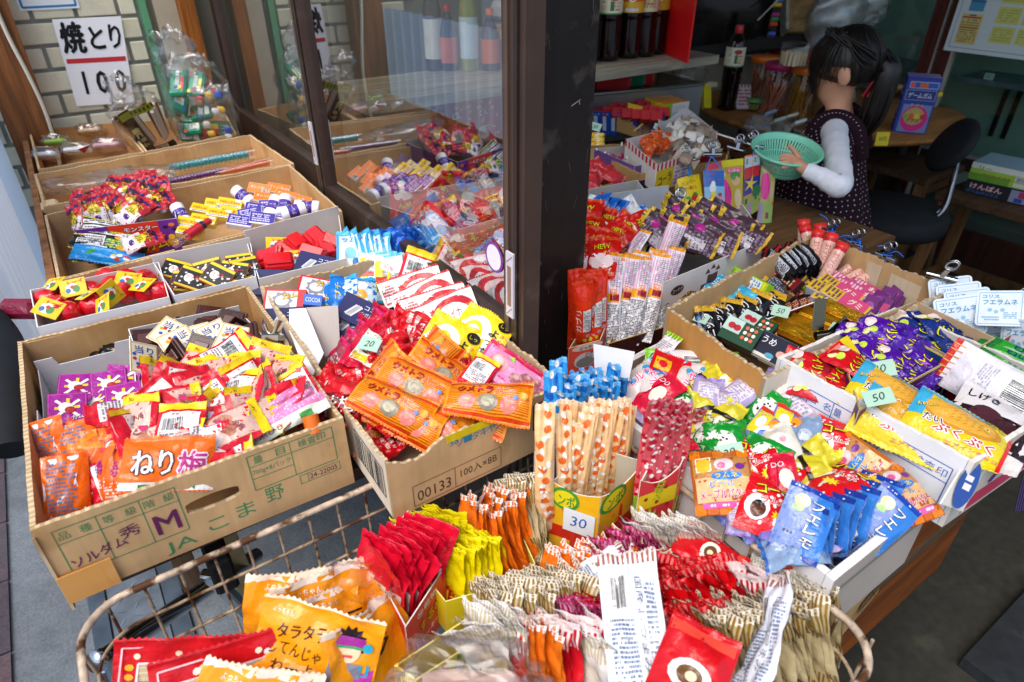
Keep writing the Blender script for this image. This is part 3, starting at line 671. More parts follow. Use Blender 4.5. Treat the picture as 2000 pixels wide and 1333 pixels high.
    for i,(px,py,c1,c2) in enumerate(((1503,222,'8ab0c8','e8e8e0'),(1520,236,'c0d8c8','c8383c'),(1560,240,'d8e0dc','3a8a5a'),(1545,228,'e8dcc0','c88a3a'))):
        c=P(px,py,.645);mb=MB('foil');obox(mb,c,RT+.3*UP,FW,UP,.05,.04,.012,c1,.004);m=frame(c+UP*.0062,RT+.3*UP,FW,UP);d_disc(mb,m,0,0,.014,.012,c2,1);d_text(mb,m,'ラムネ',0,0,.026,.009,'f4f4f0',2);tag(mb.build('candy_cup'),('pale blue','mint and red','white and green','cream and orange')[i]+' sealed candy in the clear tray','candy','candies in the clear tray')
    mb=MB('clear_smooth');q=[P(*p,.655) for p in ((1445,258),(1600,275),(1590,232),(1470,222))];carton(mb,q,.03,.002,'ffffff','ffffff','ffffff');tag(mb.build('clear_tray'),'clear plastic tray of sealed candies on the round table','tray')
    c0=P(1715,262,.62);c1=P(1812,262,.62);c0,c1=P(1742,258,.62),P(1806,264,.62)
    t=thing('game_box',(c0+c1)/2,'blue game gum box with slot machine print and pink window','box');ax=(c1-c0).normalized();L=(c1-c0).length;ay=V((0,0,1)).cross(ax);h=.19
    cc=(c0+c1)/2+ay*.045+V((0,0,h/2));mb=MB('card');obox(mb,cc,ax,ay,(0,0,1),L,.09,h,'273f9a',.0015,{'+z': '8f7fb8'})
    m=frame(c0,ax,(0,0,1),-ay);d_poly(mb,m,[(L*.1,.005),(L*.97,.005),(L*.95,.10),(L*.1,.10)],'6f86b0',1)
    d_rect(mb,m,L*.12,.155,L*.95,.175,'2f58b8',1);d_frame(mb,m,L*.12,.155,L*.95,.175,.003,'9fb0d0',2);d_disc(mb,m,L*.2,.165,.009,.009,'d85a50',2);d_rect(mb,m,L*.4,.158,L*.65,.172,'d8682a',3)
    d_rect(mb,m,L*.08,.115,L*.95,.148,'243a80',2);d_frame(mb,m,L*.08,.115,L*.95,.148,.002,'9a96a0',3);d_text(mb,m,'ゲームガム',L*.5,.131,L*.72,.020,'dfe6ee',4,.03,0,None,.06,.15)
    d_disc(mb,m,L*.52,.052,L*.40,.045,'d02a86',2,24);d_disc(mb,m,L*.5,.06,L*.3,.03,'b8a05a',3,18);d_text(mb,m,'ザ・ゲーム',L*.5,.098,L*.4,.012,'d8d43a',4,.02)
    for i in range(4): d_disc(mb,m,L*(.25+.17*i),.06,.008,.010,['6fae3a','d8643a','e0c43a','c03a3a'][i],4)
    d_text(mb,m,'777',L*.5,.045,L*.4,.012,'6a1a3a',5,.02)
    m=frame(c0,ay,(0,0,1),-ax) if False else frame(c0+ay*.09,-ay,(0,0,1),-ax);d_text(mb,m,'SLOT',.045,.15,.05,.015,'d8dcea',1,.02);d_text(mb,m,'MACHINE',.045,.13,.065,.013,'d8dcea',1,.02)
    for i,(a,b,c2) in enumerate(((.03,.09,'dde4ea'),(.045,.09,'dde4ea'),(.03,.07,'dde4ea'),(.045,.07,'dde4ea'),(.045,.05,'dde4ea'))): d_rect(mb,m,a-.008,b-.011,a+.008,b+.011,c2,1);d_disc(mb,m,a,b,.005,.007,['b04a4a','6a9a4a','d8a83a','b03a3a','4a6ab0'][i],2)
    mb.build('carton_body',t)
    mb=MB('plastic');tube(mb,[c1+ay*.04+V((0,0,.13)),c1+ay*.04+ax*.018+V((0,0,.135))],.009,'d8c81e',10);mb.build('lever_knob',t)
    mb=MB('card');c=P(1723,272,.635);obox(mb,c,RT,(UP-.4*FW),-FW,.045,.045,.003,'dcc81a');m=frame(c-FW*.0017,RT,UP-.4*FW,-FW);d_text(mb,m,'50円',0,0,.026,.015,'5a5a2a',1,.02);tag(mb.build('price_card'),'yellow price card leaning against the blue game box','price card')
    mb=MB('card');c=P(1740,175,.66);obox(mb,c,RT,FW,UP,.07,.06,.02,'9a7a4a',.002);tag(mb.build('small_package'),'low brown package behind the blue game box','package');mb=MB('card');obox(mb,c+RT*.055+UP*.005,RT,FW,UP,.03,.06,.03,'2a3a6a',.002);tag(mb.build('small_package'),'small navy package behind the blue game box','package')
    t=thing('office_stool',(2.28,1.02,0),'black office stool with round seat and curved back bar behind the girl','stool');c=V((2.26,1.02,.43))
    mb=MB('rubber');lathe(mb,[(.15,-.05),(.175,-.045),(.18,-.02),(.178,.005),(.165,.02),(.001,.024)],c,'1d2023',36);mb.build('seat',t)
    mb=MB('chrome');tube(mb,[c-V((0,0,.05)),V((c.x,c.y,.12))],.018,'54575a',10);mb.build('column',t)
    for k in range(5):
        a=2*PI*k/5+.3;mb=MB('plastic');tube(mb,smooth_path([V((c.x,c.y,.13)),V((c.x+.12*math.cos(a),c.y+.12*math.sin(a),.10)),V((c.x+.22*math.cos(a),c.y+.22*math.sin(a),.04))]),.016,'26282a',8);lathe(mb,[(.02,-.03),(.022,0)],V((c.x+.22*math.cos(a),c.y+.22*math.sin(a),.034)),'1a1a1a',10);mb.build('leg',t)
    for dx in (0,.022):
        mb=MB('chrome');tube(mb,smooth_path([PD(1785,428,2.16+dx),PD(1822,428-dx*300,2.15+dx),PD(1846,405-dx*300,2.13+dx),PD(1860,360,2.12+dx),PD(1872,308,2.12+dx),PD(1882,282,2.12+dx)]),.0085,'7a7f86',8);mb.build('back_bar',t)
    mb=MB('rubber');cb=PD(1858,283,2.16);axn=(RT*-.86+FW*-.16+UP*.44).normalized();lathe(mb,[(.001,-.022),(.088,-.018),(.096,-.007),(.092,.007),(.075,.015),(.001,.02)],cb,'202326',28,axn);mb.build('backrest',t)
    def wstool(cx,cyy,w,d,h,lab,rot=0,seedc='6b4c2e'):
        t=thing('wooden_stool',(cx,cyy,0),lab,'stool','rough wooden stools');R=Matrix.Rotation(rot,3,'Z');c=V((cx,cyy,0));ax,ay=R @ V((1,0,0)),R @ V((0,1,0))
        mb=MB('woodx');obox(mb,c+V((0,0,h-.014)),ax,ay,(0,0,1),w,d,.028,'4c3826',.003);mb.build('seat',t)
        for s in (-1,1):
            for u in (-1,1):
                mb=MB('wood');p=c+ax*(s*(w/2-.035))+ay*(u*(d/2-.03));q=p+ax*(s*.03)+ay*(u*.02);az=V((p.x,p.y,h-.028))-V((q.x,q.y,0));obox(mb,(V((p.x,p.y,h-.029))+V((q.x,q.y,.001)))/2,ax,ay-az.normalized()*ay.dot(az.normalized()),az,.034,.034,az.length-.002,mix(seedc,'85623e',.5));mb.build('leg',t)
        for u in (-1,1):
            for zz in (.09,h-.06): mb=MB('woodx');obox(mb,c+ay*(u*(d/2-.018 if zz < .2 else d/2-.03))+V((0,0,zz)),ax,ay,(0,0,1),w-.05,.02,.035,mix(seedc,'7a5634',.4));mb.build('rail',t)
        for s in (-1,1): mb=MB('wood');obox(mb,c+ax*(s*(w/2-.02))+V((0,0,.11)),ay,ax,(0,0,1),d-.06,.02,.035,mix(seedc,'5a4228',.4));mb.build('rail',t)
    wstool(2.66,.80,.26,.42,.45,'rough wooden stool under the two game boxes')
    wstool(2.72,1.25,.28,.36,.47,'dark wooden stool behind the black office stool')
    wstool(2.60,.38,.26,.36,.45,'wooden stool cut by the picture edge, next to the boxed games stool')
    mb=MB('woodx');box(mb,(2.45,1.45,.40),(2.95,1.62,.43),'5a4832');tag(mb.build('plank'),'loose weathered plank below the round table','plank')
    for i,(z0,z1,c1,lab) in enumerate(((.451,.50,'23262c','flat black boxed game with red and white lettering on the wooden stool'),(.501,.56,'9cc24a','green boxed game on top of the black one'))):
        a,b=V((2.60,.955,0)),V((2.62,.755,0));ax=(b-a).normalized();ay=V((0,0,1)).cross(ax);L=(b-a).length
        cc=(a+b)/2+ay*.085+V((0,0,(z0+z1)/2));mb=MB('card');obox(mb,cc,ax,ay,(0,0,1),L,.17,z1-z0,c1,.001,{'+z': ('3a3d42','7f9fae')[i]})
        m=frame(V((a.x,a.y,z0)),ax,(0,0,1),-ay)
        if i == 0:
            d_text(mb,m,'けんばん',L*.33,.030,L*.5,.020,'d8d2d2',1,.03,0,'b03040');d_text(mb,m,'ゲームボックス',L*.3,.011,L*.5,.011,'4a7ac8',1,.03);d_rect(mb,m,L*.7,.004,L*.95,.045,'8a90a8',1);d_rect(mb,m,L*.82,.022,L*.94,.043,'a83a64',2);d_rect(mb,m,L*.78,.006,L*.9,.02,'2a4aa0',2)
        else:
            d_rect(mb,m,0,.040,L,.059,'d6dcd0',1);d_rect(mb,m,0,0,L*.62,.024,'6a9a34',1);d_text(mb,m,'ボクもキミも',L*.42,.024,L*.45,.010,'a03434',2,.03);d_text(mb,m,'リー',L*.22,.044,L*.2,.014,'4a6a22',2,.04);d_bar(mb,m,L*.78,.03,L*.16,.013,2);d_rect(mb,m,L*.68,.004,L*.92,.018,'d0d4cc',2)
        tag(mb.build('boxed_game'),lab,'box','boxed games on the stool')
interior()
# ================================================================ PACKET KINDS, left boxes
K1,K2,KE='cfa877','bf9562','d9bd93'
def a_rp(mb,m,r,w,l):
    d_rect(mb,m,-w*.42,-l*.36,w*.42,l*.36,'d9b3a4',1,6,6)
    for i in range(5): d_disc(mb,m,r.uniform(-.2,.2)*w,r.uniform(-.2,.2)*l,w*r.uniform(.1,.2),w*r.uniform(.08,.16),r.choice(('b5795e','c78d72','e6cfc2','9c5a48')),2,9,r.random()*3)
    d_rect(mb,m,-w*.5,l*.36,w*.5,l*.5,'ecc913',2,6,2);d_rect(mb,m,-w*.46,-l*.48,w*.46,-l*.30,'d5142a',2,6,2)
    d_rect(mb,m,-w*.5,-l*.4,-w*.40,l*.36,'d5142a',2,1,6);d_rect(mb,m,w*.40,-l*.4,w*.5,l*.36,'d5142a',2,1,6)
    d_disc(mb,m,-w*.1,-l*.1,w*.10,w*.09,'d83a78',3);d_text(mb,m,'小梅',w*.12,l*.12,w*.3,l*.12,'8c1c30',3,.03,.3);d_text(mb,m,'30',-w*.2,l*.43,w*.14,l*.06,'6a3a10',3)
def a_rpb(mb,m,r,w,l):
    d_rect(mb,m,-w*.40,-l*.32,w*.40,l*.34,'f0ecea',1,6,6);d_bar(mb,m,-w*.12,l*.14,w*.42,l*.2,2,r);d_small(mb,m,-w*.36,-l*.28,w*.36,l*.0,6,'7b7780',2,r)
    d_rect(mb,m,-w*.5,l*.38,w*.5,l*.5,'ecc913',2,6,2)
def a_rpc(mb,m,r,w,l):
    d_rect(mb,m,-w*.44,-l*.4,w*.2,l*.4,'efe3df',1,5,6);d_small(mb,m,-w*.4,-l*.3,w*.16,l*.1,7,'8f7b86',2,r);d_disc(mb,m,-w*.1,l*.2,w*.12,w*.1,'d0407c',2);d_rect(mb,m,w*.2,-l*.4,w*.5,l*.4,'d8182c',1,2,6);d_rect(mb,m,-w*.5,-l*.5,w*.5,-l*.42,'f0cf18',2,6,1)
kind('rp','candy_packet','candy packet','clear plum candy packet with red border and yellow strip',.056,.082,.018,a_rp,'d5142a',('d5142a','ecc913'),'d9c3ba',3)
kind('rpb','candy_packet','candy packet','red edged candy packet showing its white barcode label',.056,.082,.016,a_rpb,'d5142a',('d5142a','ecc913'),'c22',2) if False else None
kind('rpb','candy_packet','candy packet','red edged candy packet showing its white barcode label',.056,.082,.016,a_rpb,'d5142a',('d5142a','ecc913'),'cc2233',2)
kind('rpc','candy_packet','candy packet','white and red candy packet with small print',.056,.082,.016,a_rpc,'d5142a',('ecc913','d5142a'),'e8d8d4',2)
def a_neri(mb,m,r,w,l):
    d_rect(mb,m,-w*.5,-l*.5,w*.5,-l*.36,'eef2ee',1,8,2);d_text(mb,m,'ねり',-w*.17,l*.0,w*.46,l*.52,'f6f4f0',2,.05,0,'5a2a14',.07);d_text(mb,m,'梅',w*.26,-l*.04,w*.34,l*.56,'b8327e',2,.05,0,'f2dcea',.06)
    for u in (-.3,.1): d_rect(mb,m,w*u,-l*.48,w*(u+.2),-l*.40,'3a8a4a',2,2,1)
kind('neri','plum_packet','candy packet','orange packet with white plum lettering against the front wall of the plum box',.088,.056,.016,a_neri,'ee6a10','ee6a10','f0e8e0',1,crimp=.06)
def a_nerib(mb,m,r,w,l):
    d_poly(mb,m,[(-w*.48,-l*.46),(w*.45,-l*.46),(w*.2,l*.1),(w*.3,l*.46),(-w*.48,l*.46)],'ecebf0',1);d_small(mb,m,-w*.42,-l*.4,w*.2,l*.4,14,'7a7f96',2,r)
def a_nerif(mb,m,r,w,l):
    d_rect(mb,m,-w*.44,-l*.3,w*.44,l*.26,'c02a2e',1,6,6);d_disc(mb,m,0,l*.08,w*.26,w*.22,'f0e6e4',2);d_disc(mb,m,0,l*.11,w*.18,w*.13,'d0262e',3);d_disc(mb,m,w*.02,-l*.12,w*.2,w*.12,'2f9a3a',3);d_text(mb,m,'ねり',0,-l*.36,w*.5,l*.1,'f4f0ec',3,.04)
def a_neric(mb,m,r,w,l): d_text(mb,m,'梅',-w*.05,l*.1,w*.44,l*.3,'9a2a8a',2,.03,.2);d_small(mb,m,-w*.3,-l*.36,w*.3,-l*.1,5,'f4e0d0',2,r);d_rect(mb,m,-w*.5,l*.4,w*.5,l*.5,'f28a2a',1,5,1)
kind('nerib','plum_packet','candy packet','white backed orange plum packet standing on edge',.046,.08,.012,a_nerib,'ee6a10','ee6a10','ecebf0',2)
kind('nerif','plum_packet','candy packet','orange plum packet with red fruit and green leaf picture',.056,.09,.012,a_nerif,'ee7a1c','ee6a10','ecebf0',1)
kind('neric','plum_packet','candy packet','orange plum packet with purple character',.05,.085,.014,a_neric,'ec6414','ee7a1c','ecebf0',2)
def a_ps(mb,m,r,w,l):
    d_rect(mb,m,-w*.5,-l*.5,-w*.08,l*.5,'e887b8',1,3,8);d_rect(mb,m,-w*.08,-l*.5,w*.5,l*.5,'dfe8cf',1,3,8)
    for i in range(40): d_disc(mb,m,-w*r.uniform(.12,.46),l*r.uniform(-.47,.47),.0008,.0008,'f6e0ee',2,6,0,1)
    d_text(mb,m,'糸ひき',w*.2,-l*.2,l*.3,w*.3,'c0263e',2,.04,PI/2)
    d_rect(mb,m,w*.1,l*.15,w*.4,l*.3,'4a9a4a',2,1,2)
kind('pinkstick','stick_packet','candy packet','long pink and pale green candy stick packet at the corner of the plum box',.024,.10,.008,a_ps,'e6a6c6','e6a6c6','e9e4dc',2)
def a_skull(mb,m,r,w,l):
    d_frame(mb,m,-w*.46,-l*.46,w*.46,l*.46,.001,'d44ab0',1)
    for a in (.7,2.4,3.9,5.5): d_rect_rot(mb,m,.012*math.cos(a),.012*math.sin(a),.012,.0038,a,'f0ece0',2)
    for a in (.1,1.5,3.1): d_rect_rot(mb,m,.011*math.cos(a),.011*math.sin(a),.007,.004,a,'e0c61e',2)
    d_disc(mb,m,-.002,.001,.0085,.0075,'e9e6dc',3);d_disc(mb,m,.003,-.003,.006,.005,'b0242e',4);d_text(mb,m,'ガム',w*.25,-l*.3,w*.3,l*.16,'dfe6e8',5,.03,.2);d_rect(mb,m,w*.02,-l*.42,w*.12,-l*.3,'d03a3a',4)
def d_rect_rot(mb,m,u,v,a,b,rot,col,k):
    c,s=math.cos(rot),math.sin(rot);d_poly(mb,m,[(u+x*c-y*s,v+x*s+y*c) for x,y in ((-a/2,-b/2),(a/2,-b/2),(a/2,b/2),(-a/2,b/2))],col,k)
def flatbox(w,l,T,cols,art,matn='card',bev=.0006,back=None):
    def fn(r):
        mb=MB(matn);obox(mb,(0,0,0),(1,0,0),(0,1,0),(0,0,1),w,l,T,cols.get('side',cols['+z']),bev,cols)
        m=frame((0,0,T/2),(1,0,0),(0,1,0),(0,0,1),.0003)
        if art: art(mb,m,r,w,l,T)
        return mb
    return fn
def b(kid,name,cat,lab,w,l,T,cols,art,n=1,matn='card',bev=.0006,grp=None): bkind(kid,name,cat,lab,w,l,T,flatbox(w,l,T,cols,art,matn,bev),n,grp)
b('skull','gum_square','candy','square purple gum wrapper with splashy white and yellow print',.046,.046,.008,{'+z': '9c1f8c','side': '5a1250'},lambda mb,m,r,w,l,T: a_skull(mb,m,r,w,l),2,'foil')
def a_black(mb,m,r,w,l): d_rect(mb,m,-w*.3,-l*.3,w*.3,l*.3,'3a2c18',1,4,4);d_rect(mb,m,-w*.2,-l*.2,w*.1,l*.25,'b09a5c',2,3,3)
kind('black','caramel_packet','candy packet','small black and gold caramel packet in the back corner of the plum box',.045,.055,.012,a_black,'16130f','16130f','16130f',2)
def choc(r):
    mb=MB('gloss');w,l,T=.044,.046,.009;obox(mb,(0,0,0),(1,0,0),(0,1,0),(0,0,1),w,l,T,'43201b',.0015)
    for i in range(2): obox(mb,(0,0,T/2+.0015),(1,0,0),(0,1,0),(0,0,1),w*.84,l*.84,.003,'4b2620',.001)
    obox(mb,(0,.0,T/2+.0035),(1,0,0),(0,1,0),(0,0,1),w*.5,l*.45,.002,'522a24',.001)
    mb.cur='clear_film';return mb
bkind('choc','chocolate_bar','chocolate','dark brown chocolate tablet toy in the white carton',.044,.046,.012,choc)
def a_chc(mb,m,r,w,l,T):
    d_frame(mb,m,-w*.46,-l*.46,w*.46,l*.46,.0012,'d8a83a',1);d_text(mb,m,'当り',0,l*.25,w*.7,l*.26,'2a4a9c',1,.03,r.uniform(-.1,.1))
    for i in range(9): d_disc(mb,m,r.uniform(-.36,.36)*w,r.uniform(-.4,.1)*l,.003,.0026,r.choice(('c8342a','2f5ab0','e0a020','3a2a2a')),2,8,0,1)
b('chcard','lottery_card','card','cream lottery card with blue and red print among the chocolate tablets',.042,.048,.0012,{'+z': 'eee4c8'},a_chc,3)
def side_text(mb,w,l,T): pass
def a_cocoa(mb,m,r,w,l,T):
    for i in range(3): d_rect_rot(mb,m,-w*.22+i*.004,-.002,.006,.026,-.5,'d8dadf',1)
    d_text(mb,m,'ココア',w*.22,l*.22,w*.40,l*.17,'e8e8f0',1,.02);d_text(mb,m,'シガレット',w*.22,-l*.02,w*.44,l*.16,'e8e8f0',1,.02);d_text(mb,m,'COCOA CIGARETTE',w*.2,-l*.3,w*.44,l*.06,'a8acc8',1)
    m2=frame((-w/2,-l/2,0),(1,0,0),(0,0,1),(0,-1,0),.0003);d_bar(mb,m2,w*.25,0,w*.24,T*.6,1,r);d_text(mb,m2,'ココア',w*.7,0,w*.3,T*.4,'c8cce0',1)
b('cocoa','candy_box','candy box','navy blue cocoa stick candy box with white lettering',.078,.052,.016,{'+z': '22265c','side': '1d2150'},a_cocoa,1)
def a_redbox(mb,m,r,w,l,T):
    d_rect(mb,m,-w*.44,-l*.4,w*.3,l*.4,'e9e6e4',1);d_star(mb,m,-w*.06,0,l*.42,'8a8c92',2,9,.75);d_disc(mb,m,-w*.06,0,l*.26,l*.22,'dcdcdc',3);d_text(mb,m,'ガム',w*.12,l*.22,w*.4,l*.26,'e0c81e',4,.03,.25,'b0242a')
    m2=frame((-w/2,-l/2,0),(1,0,0),(0,0,1),(0,-1,0),.0003);d_bar(mb,m2,w*.7,0,w*.3,T*.6,1,r);d_small(mb,m2,w*.08,-T*.3,w*.45,T*.3,3,'f0d0d0',1,r)
b('redbox','candy_box','candy box','red candy box with white and grey print among the navy boxes',.072,.046,.018,{'+z': 'c8232e','side': 'c22a3a'},a_redbox,1)
b('bluebox','candy_box','candy box','small light blue candy box with white lettering',.03,.02,.016,{'+z': '3f6fc4','side': '3560b0'},lambda mb,m,r,w,l,T: d_text(mb,m,'COCOA',0,0,w*.8,l*.4,'e8f0ff',1),1)
def a_aqua(mb,m,r,w,l):
    d_rect(mb,m,-w*.42,-l*.42,w*.42,l*.42,'c9e6f2',1,6,8);d_disc(mb,m,0,0,w*.34,l*.30,'eef6fa',2,18);d_disc(mb,m,-w*.08,l*.1,w*.18,w*.22,'7fc4e6',3);d_disc(mb,m,w*.1,-l*.05,w*.14,w*.16,'2a7ac8',3);d_text(mb,m,'ラムネ',0,l*.34,w*.7,l*.1,'1c4fb0',3,.04,0,'f0f6fa')
    d_rect(mb,m,-w*.36,-l*.36,w*.2,-l*.24,'e6cf2a',3,4,1);d_text(mb,m,'チュッ',-w*.06,-l*.30,w*.4,l*.08,'2a52b4',4,.03);d_disc(mb,m,w*.26,-l*.3,.003,.003,'5ab04a',4)
kind('aqua','soda_packet','candy packet','pale blue soda candy packet standing in the middle box',.055,.115,.012,a_aqua,'2f9ad0','4ab4dc','d6e8f0',2)
def a_aquab(mb,m,r,w,l):
    d_rect(mb,m,-w*.46,-l*.3,w*.0,l*.32,'f0dc3a',1,4,6);d_rect(mb,m,-w*.0,-l*.3,w*.46,l*.32,'f2f4f0',1,4,6);d_disc(mb,m,0,l*.22,w*.2,w*.2,'e8eef0',2);d_text(mb,m,'Ⓑ',0,l*.22,w*.26,w*.26,'d23a4a',3);d_rect(mb,m,-w*.4,-l*.1,w*.4,-l*.0,'c8342a',2,5,1);d_rect(mb,m,-w*.4,-l*.28,w*.3,-l*.16,'3a9a3a',2,5,1);d_small(mb,m,-w*.1,0,w*.4,l*.12,4,'7a86a0',2,r)
kind('aquab','soda_packet','candy packet','white and yellow backed soda packet standing in the middle box',.045,.10,.008,a_aquab,'d8eef6','58b8de','d6e8f0',2)
def a_blue(mb,m,r,w,l):
    for i in range(7): d_disc(mb,m,r.uniform(-.35,.35)*w,r.uniform(-.4,.4)*l,.005,.004,r.choice(('1c74d8','0d3f96','5ab0ee','a8d8f4')),1,9,0,1)
kind('bluep','blue_packet','candy packet','crumpled shiny blue candy packet standing against the glass door',.05,.105,.016,a_blue,'1257bc','1a66cc','0f4aa8',3,wr=.004)
def a_bluelay(mb,m,r,w,l):
    d_rect(mb,m,-w*.2,-l*.42,w*.5,l*.36,'c2d8e4',1,6,6);d_disc(mb,m,w*.1,-l*.1,w*.2,w*.16,'e8a83a',2);d_disc(mb,m,w*.25,-l*.25,w*.12,w*.1,'4a9a3a',2);d_disc(mb,m,w*.1,l*.14,w*.2,w*.14,'f0f4f6',2)
    d_text(mb,m,'プチ',-w*.34,0,l*.4,w*.14,'e6d82a',2,.04,PI/2);d_disc(mb,m,-w*.2,-l*.3,.006,.005,'3a9a5a',2);d_rect(mb,m,-w*.5,l*.40,w*.5,l*.5,'2aa0d8',2,6,1)
kind('bluelay','soda_packet','candy packet','large sky blue packet with clear window leaning out of the middle box',.075,.085,.02,a_bluelay,'1470c8',('39a8de','39a8de'),'9ccbe4',1,wr=.002)
def a_sq(mb,m,r,w,l):
    d_disc(mb,m,w*.14,l*.02,w*.34,l*.40,'c5202a',1,20);d_disc(mb,m,w*.12,-l*.06,w*.27,l*.34,'f2efec',2,18)
    d_text(mb,m,'よっちゃん',-w*.1,-l*.14,w*.5,l*.2,'1c1a1c',3,.03);d_small(mb,m,-w*.46,-l*.1,-w*.26,l*.36,7,'c23a3a',2,r);d_rect(mb,m,-w*.46,-l*.46,w*.46,-l*.36,'c5202a',2,5,1)
    d_star(mb,m,-w*.16,l*.2,w*.06,'c5202a',3);d_text(mb,m,'イカ',w*.16,l*.02,w*.18,l*.22,'b8242c',3,.02)
    d_rect(mb,m,-w*.46,-l*.34,-w*.3,-l*.16,'1a1a1c',3);
kind('squid','squid_packet','candy packet','white squid snack packet with red arches in the middle box',.095,.062,.006,a_sq,'f2f0ee','d0222c','eeeae6',2,crimp=.05)
def a_yo(mb,m,r,w,l):
    d_disc(mb,m,-w*.12,-l*.02,w*.34,l*.40,'f4f2ea',1,22);d_rect(mb,m,-w*.47,-l*.47,-w*.18,l*.1,'f4f2ea',1,3,5)
    d_disc(mb,m,-w*.16,l*.02,w*.20,l*.26,'e9cf10',2,18);d_disc(mb,m,-w*.16,-l*.0,w*.15,l*.21,'f6f4ee',3,18)
    d_text(mb,m,'あたり',-w*.22,l*.02,l*.26,w*.09,'c8303a',4,.01,-PI/2);d_text(mb,m,'もう１袋',-w*.10,l*.02,l*.3,w*.09,'c8303a',4,.01,-PI/2)
    for i,ch in enumerate('よっちゃん'): d_text(mb,m,ch,w*.22,l*(.20-.155*i),w*.2,l*(.13 if ch not in 'っゃ' else .085),'161412',4,.05)
    d_text(mb,m,'カット',w*.38,l*.14,l*.2,w*.08,'d02a2a',4,.04,-PI/2);d_disc(mb,m,w*.33,l*.36,w*.13,w*.11,'1a1a1a',4);d_text(mb,m,'しっ',w*.33,l*.36,w*.15,w*.09,'ecd81a',5,.02)
    d_line(mb,m,(-w*.4,-l*.34),(-w*.3,l*.0),.001,'2a2a2a',4);d_disc(mb,m,-w*.34,-l*.3,w*.07,l*.05,'f0ede6',4)
kind('yocchan','squid_packet','candy packet','yellow and white cut squid packet with bold black lettering',.08,.105,.008,a_yo,'ecd20e','ecd20e','eeeae0',1,crimp=.04,bend=-.006)
def a_honey(mb,m,r,w,l):
    n=17
    for i in range(n): v=-l*.42+l*.84*i/n;d_rect(mb,m,-w*.47,v,w*.47,v+l*.016,'c24c0a',1,10,1)
    d_rect(mb,m,-w*.49,l*.36,w*.49,l*.44,'d8400e',2,10,1);d_rect(mb,m,-w*.49,-l*.46,w*.49,-l*.40,'d8400e',2,10,1)
    d_disc(mb,m,0,-l*.14,w*.12,l*.20,'8f8470',2,18);d_disc(mb,m,.0,-l*.12,w*.075,l*.15,'a6a083',3,14)
    for s in (-1,1): d_disc(mb,m,s*w*.24,-l*.16,w*.10,l*.19,'e07a6c',2,16);d_disc(mb,m,s*w*.24,-l*.10,w*.06,l*.07,'ee9a86',3,10)
    d_star(mb,m,w*.31,l*.02,w*.04,'5a8fd0',4,5)
    d_text(mb,m,'ウメトラ',-w*.16,l*.17,w*.42,l*.2,'c8281c',3,.05,0,'5a1408',.05);d_text(mb,m,'ハニー',w*.19,l*.16,w*.26,l*.2,'d83a20',3,.05,.05,'f6e6c8',.05);d_disc(mb,m,w*.40,l*.08,w*.05,l*.09,'f0a020',3);d_small(mb,m,w*.30,l*.0,w*.46,l*.06,2,'8c2a10',3,r)
kind('honey','plum_packet','candy packet','striped orange plum candy packet with clear round window',.125,.062,.022,a_honey,'f0961a',('e8720f','e8720f'),'e8861a',2,crimp=.06,zig=24)
def a_pinkplum(mb,m,r,w,l):
    d_rect(mb,m,-w*.46,-l*.40,w*.46,l*.40,'d887b4',1,8,4);d_disc(mb,m,-w*.26,l*.06,w*.13,l*.24,'e77a84',2);d_disc(mb,m,-w*.28,l*.12,w*.07,l*.1,'f2a6a6',3)
    for u,v in ((.02,-.05),(.14,-.18),(.12,.12),(.26,-.04)): d_disc(mb,m,w*u,l*v,w*.08,l*.15,'9a5a62',2);d_disc(mb,m,w*u,l*(v+.03),w*.04,l*.06,'b57a7c',3)
    d_poly(mb,m,[(-w*.2,l*.34),(-w*.1,l*.26),(-w*.14,l*.42)],'8cc23a',4);d_rect(mb,m,-w*.5,l*.40,w*.5,l*.48,'c2204c',2,8,1);d_disc(mb,m,w*.08,-l*.3,w*.06,l*.1,'d83a3a',3)
kind('pinkplum','plum_packet','candy packet','pink plum packet with dark red edge beside the yellow squid packet',.125,.055,.014,a_pinkplum,'c8447c','c2204c','a8324c',1,crimp=.05)
def a_bibi(mb,m,r,w,l):
    d_rect(mb,m,-w*.34,-l*.38,w*.30,l*.2,'e4ecda',1,4,6);d_text(mb,m,'酢ダコ',0,-l*.05,l*.3,w*.3,'1c1416',2,.05,PI/2);d_rect(mb,m,-w*.3,-l*.36,w*.1,-l*.24,'e6d02a',2,3,1);d_rect(mb,m,w*.36,-l*.46,w*.48,l*.46,'d0123c',2,1,6)
def a_bibic(mb,m,r,w,l):
    d_rect(mb,m,-w*.40,-l*.40,w*.40,l*.40,'8c4650',1,5,6);d_small(mb,m,-w*.36,-l*.3,w*.36,l*.3,10,'c7a0a6',2,r);d_rect(mb,m,w*.36,-l*.46,w*.48,l*.46,'c2125a',2,1,6)
kind('bibi','pickle_packet','candy packet','crimson pickle packet with white label and black lettering',.052,.10,.01,a_bibi,'c20f34','c8143a','9a1838',1,wr=.002)
kind('bibic','pickle_packet','candy packet','dark crimson clear pickle packet packed on edge',.052,.10,.008,a_bibic,'ad1240','c2125a','84203c',2,wr=.002)
def a_redw(mb,m,r,w,l): d_small(mb,m,-w*.3,-l*.2,w*.3,l*.2,3,'f0d8d0',1,r);d_disc(mb,m,0,l*.1,w*.2,w*.14,'a0101c',1)
kind('redw','red_packet','candy packet','glossy bright red crinkled packet in the middle box',.055,.085,.02,a_redw,'cc0f1c','d8141f','b80f1a',3,wr=.005)
def a_hana(mb,m,r,w,l): d_rect(mb,m,-w*.45,-l*.4,w*.45,l*.1,'5a0c12',1,6,4);d_text(mb,m,'花梅',0,-l*.12,w*.7,l*.34,'f2f0ec',2,.04,.1)
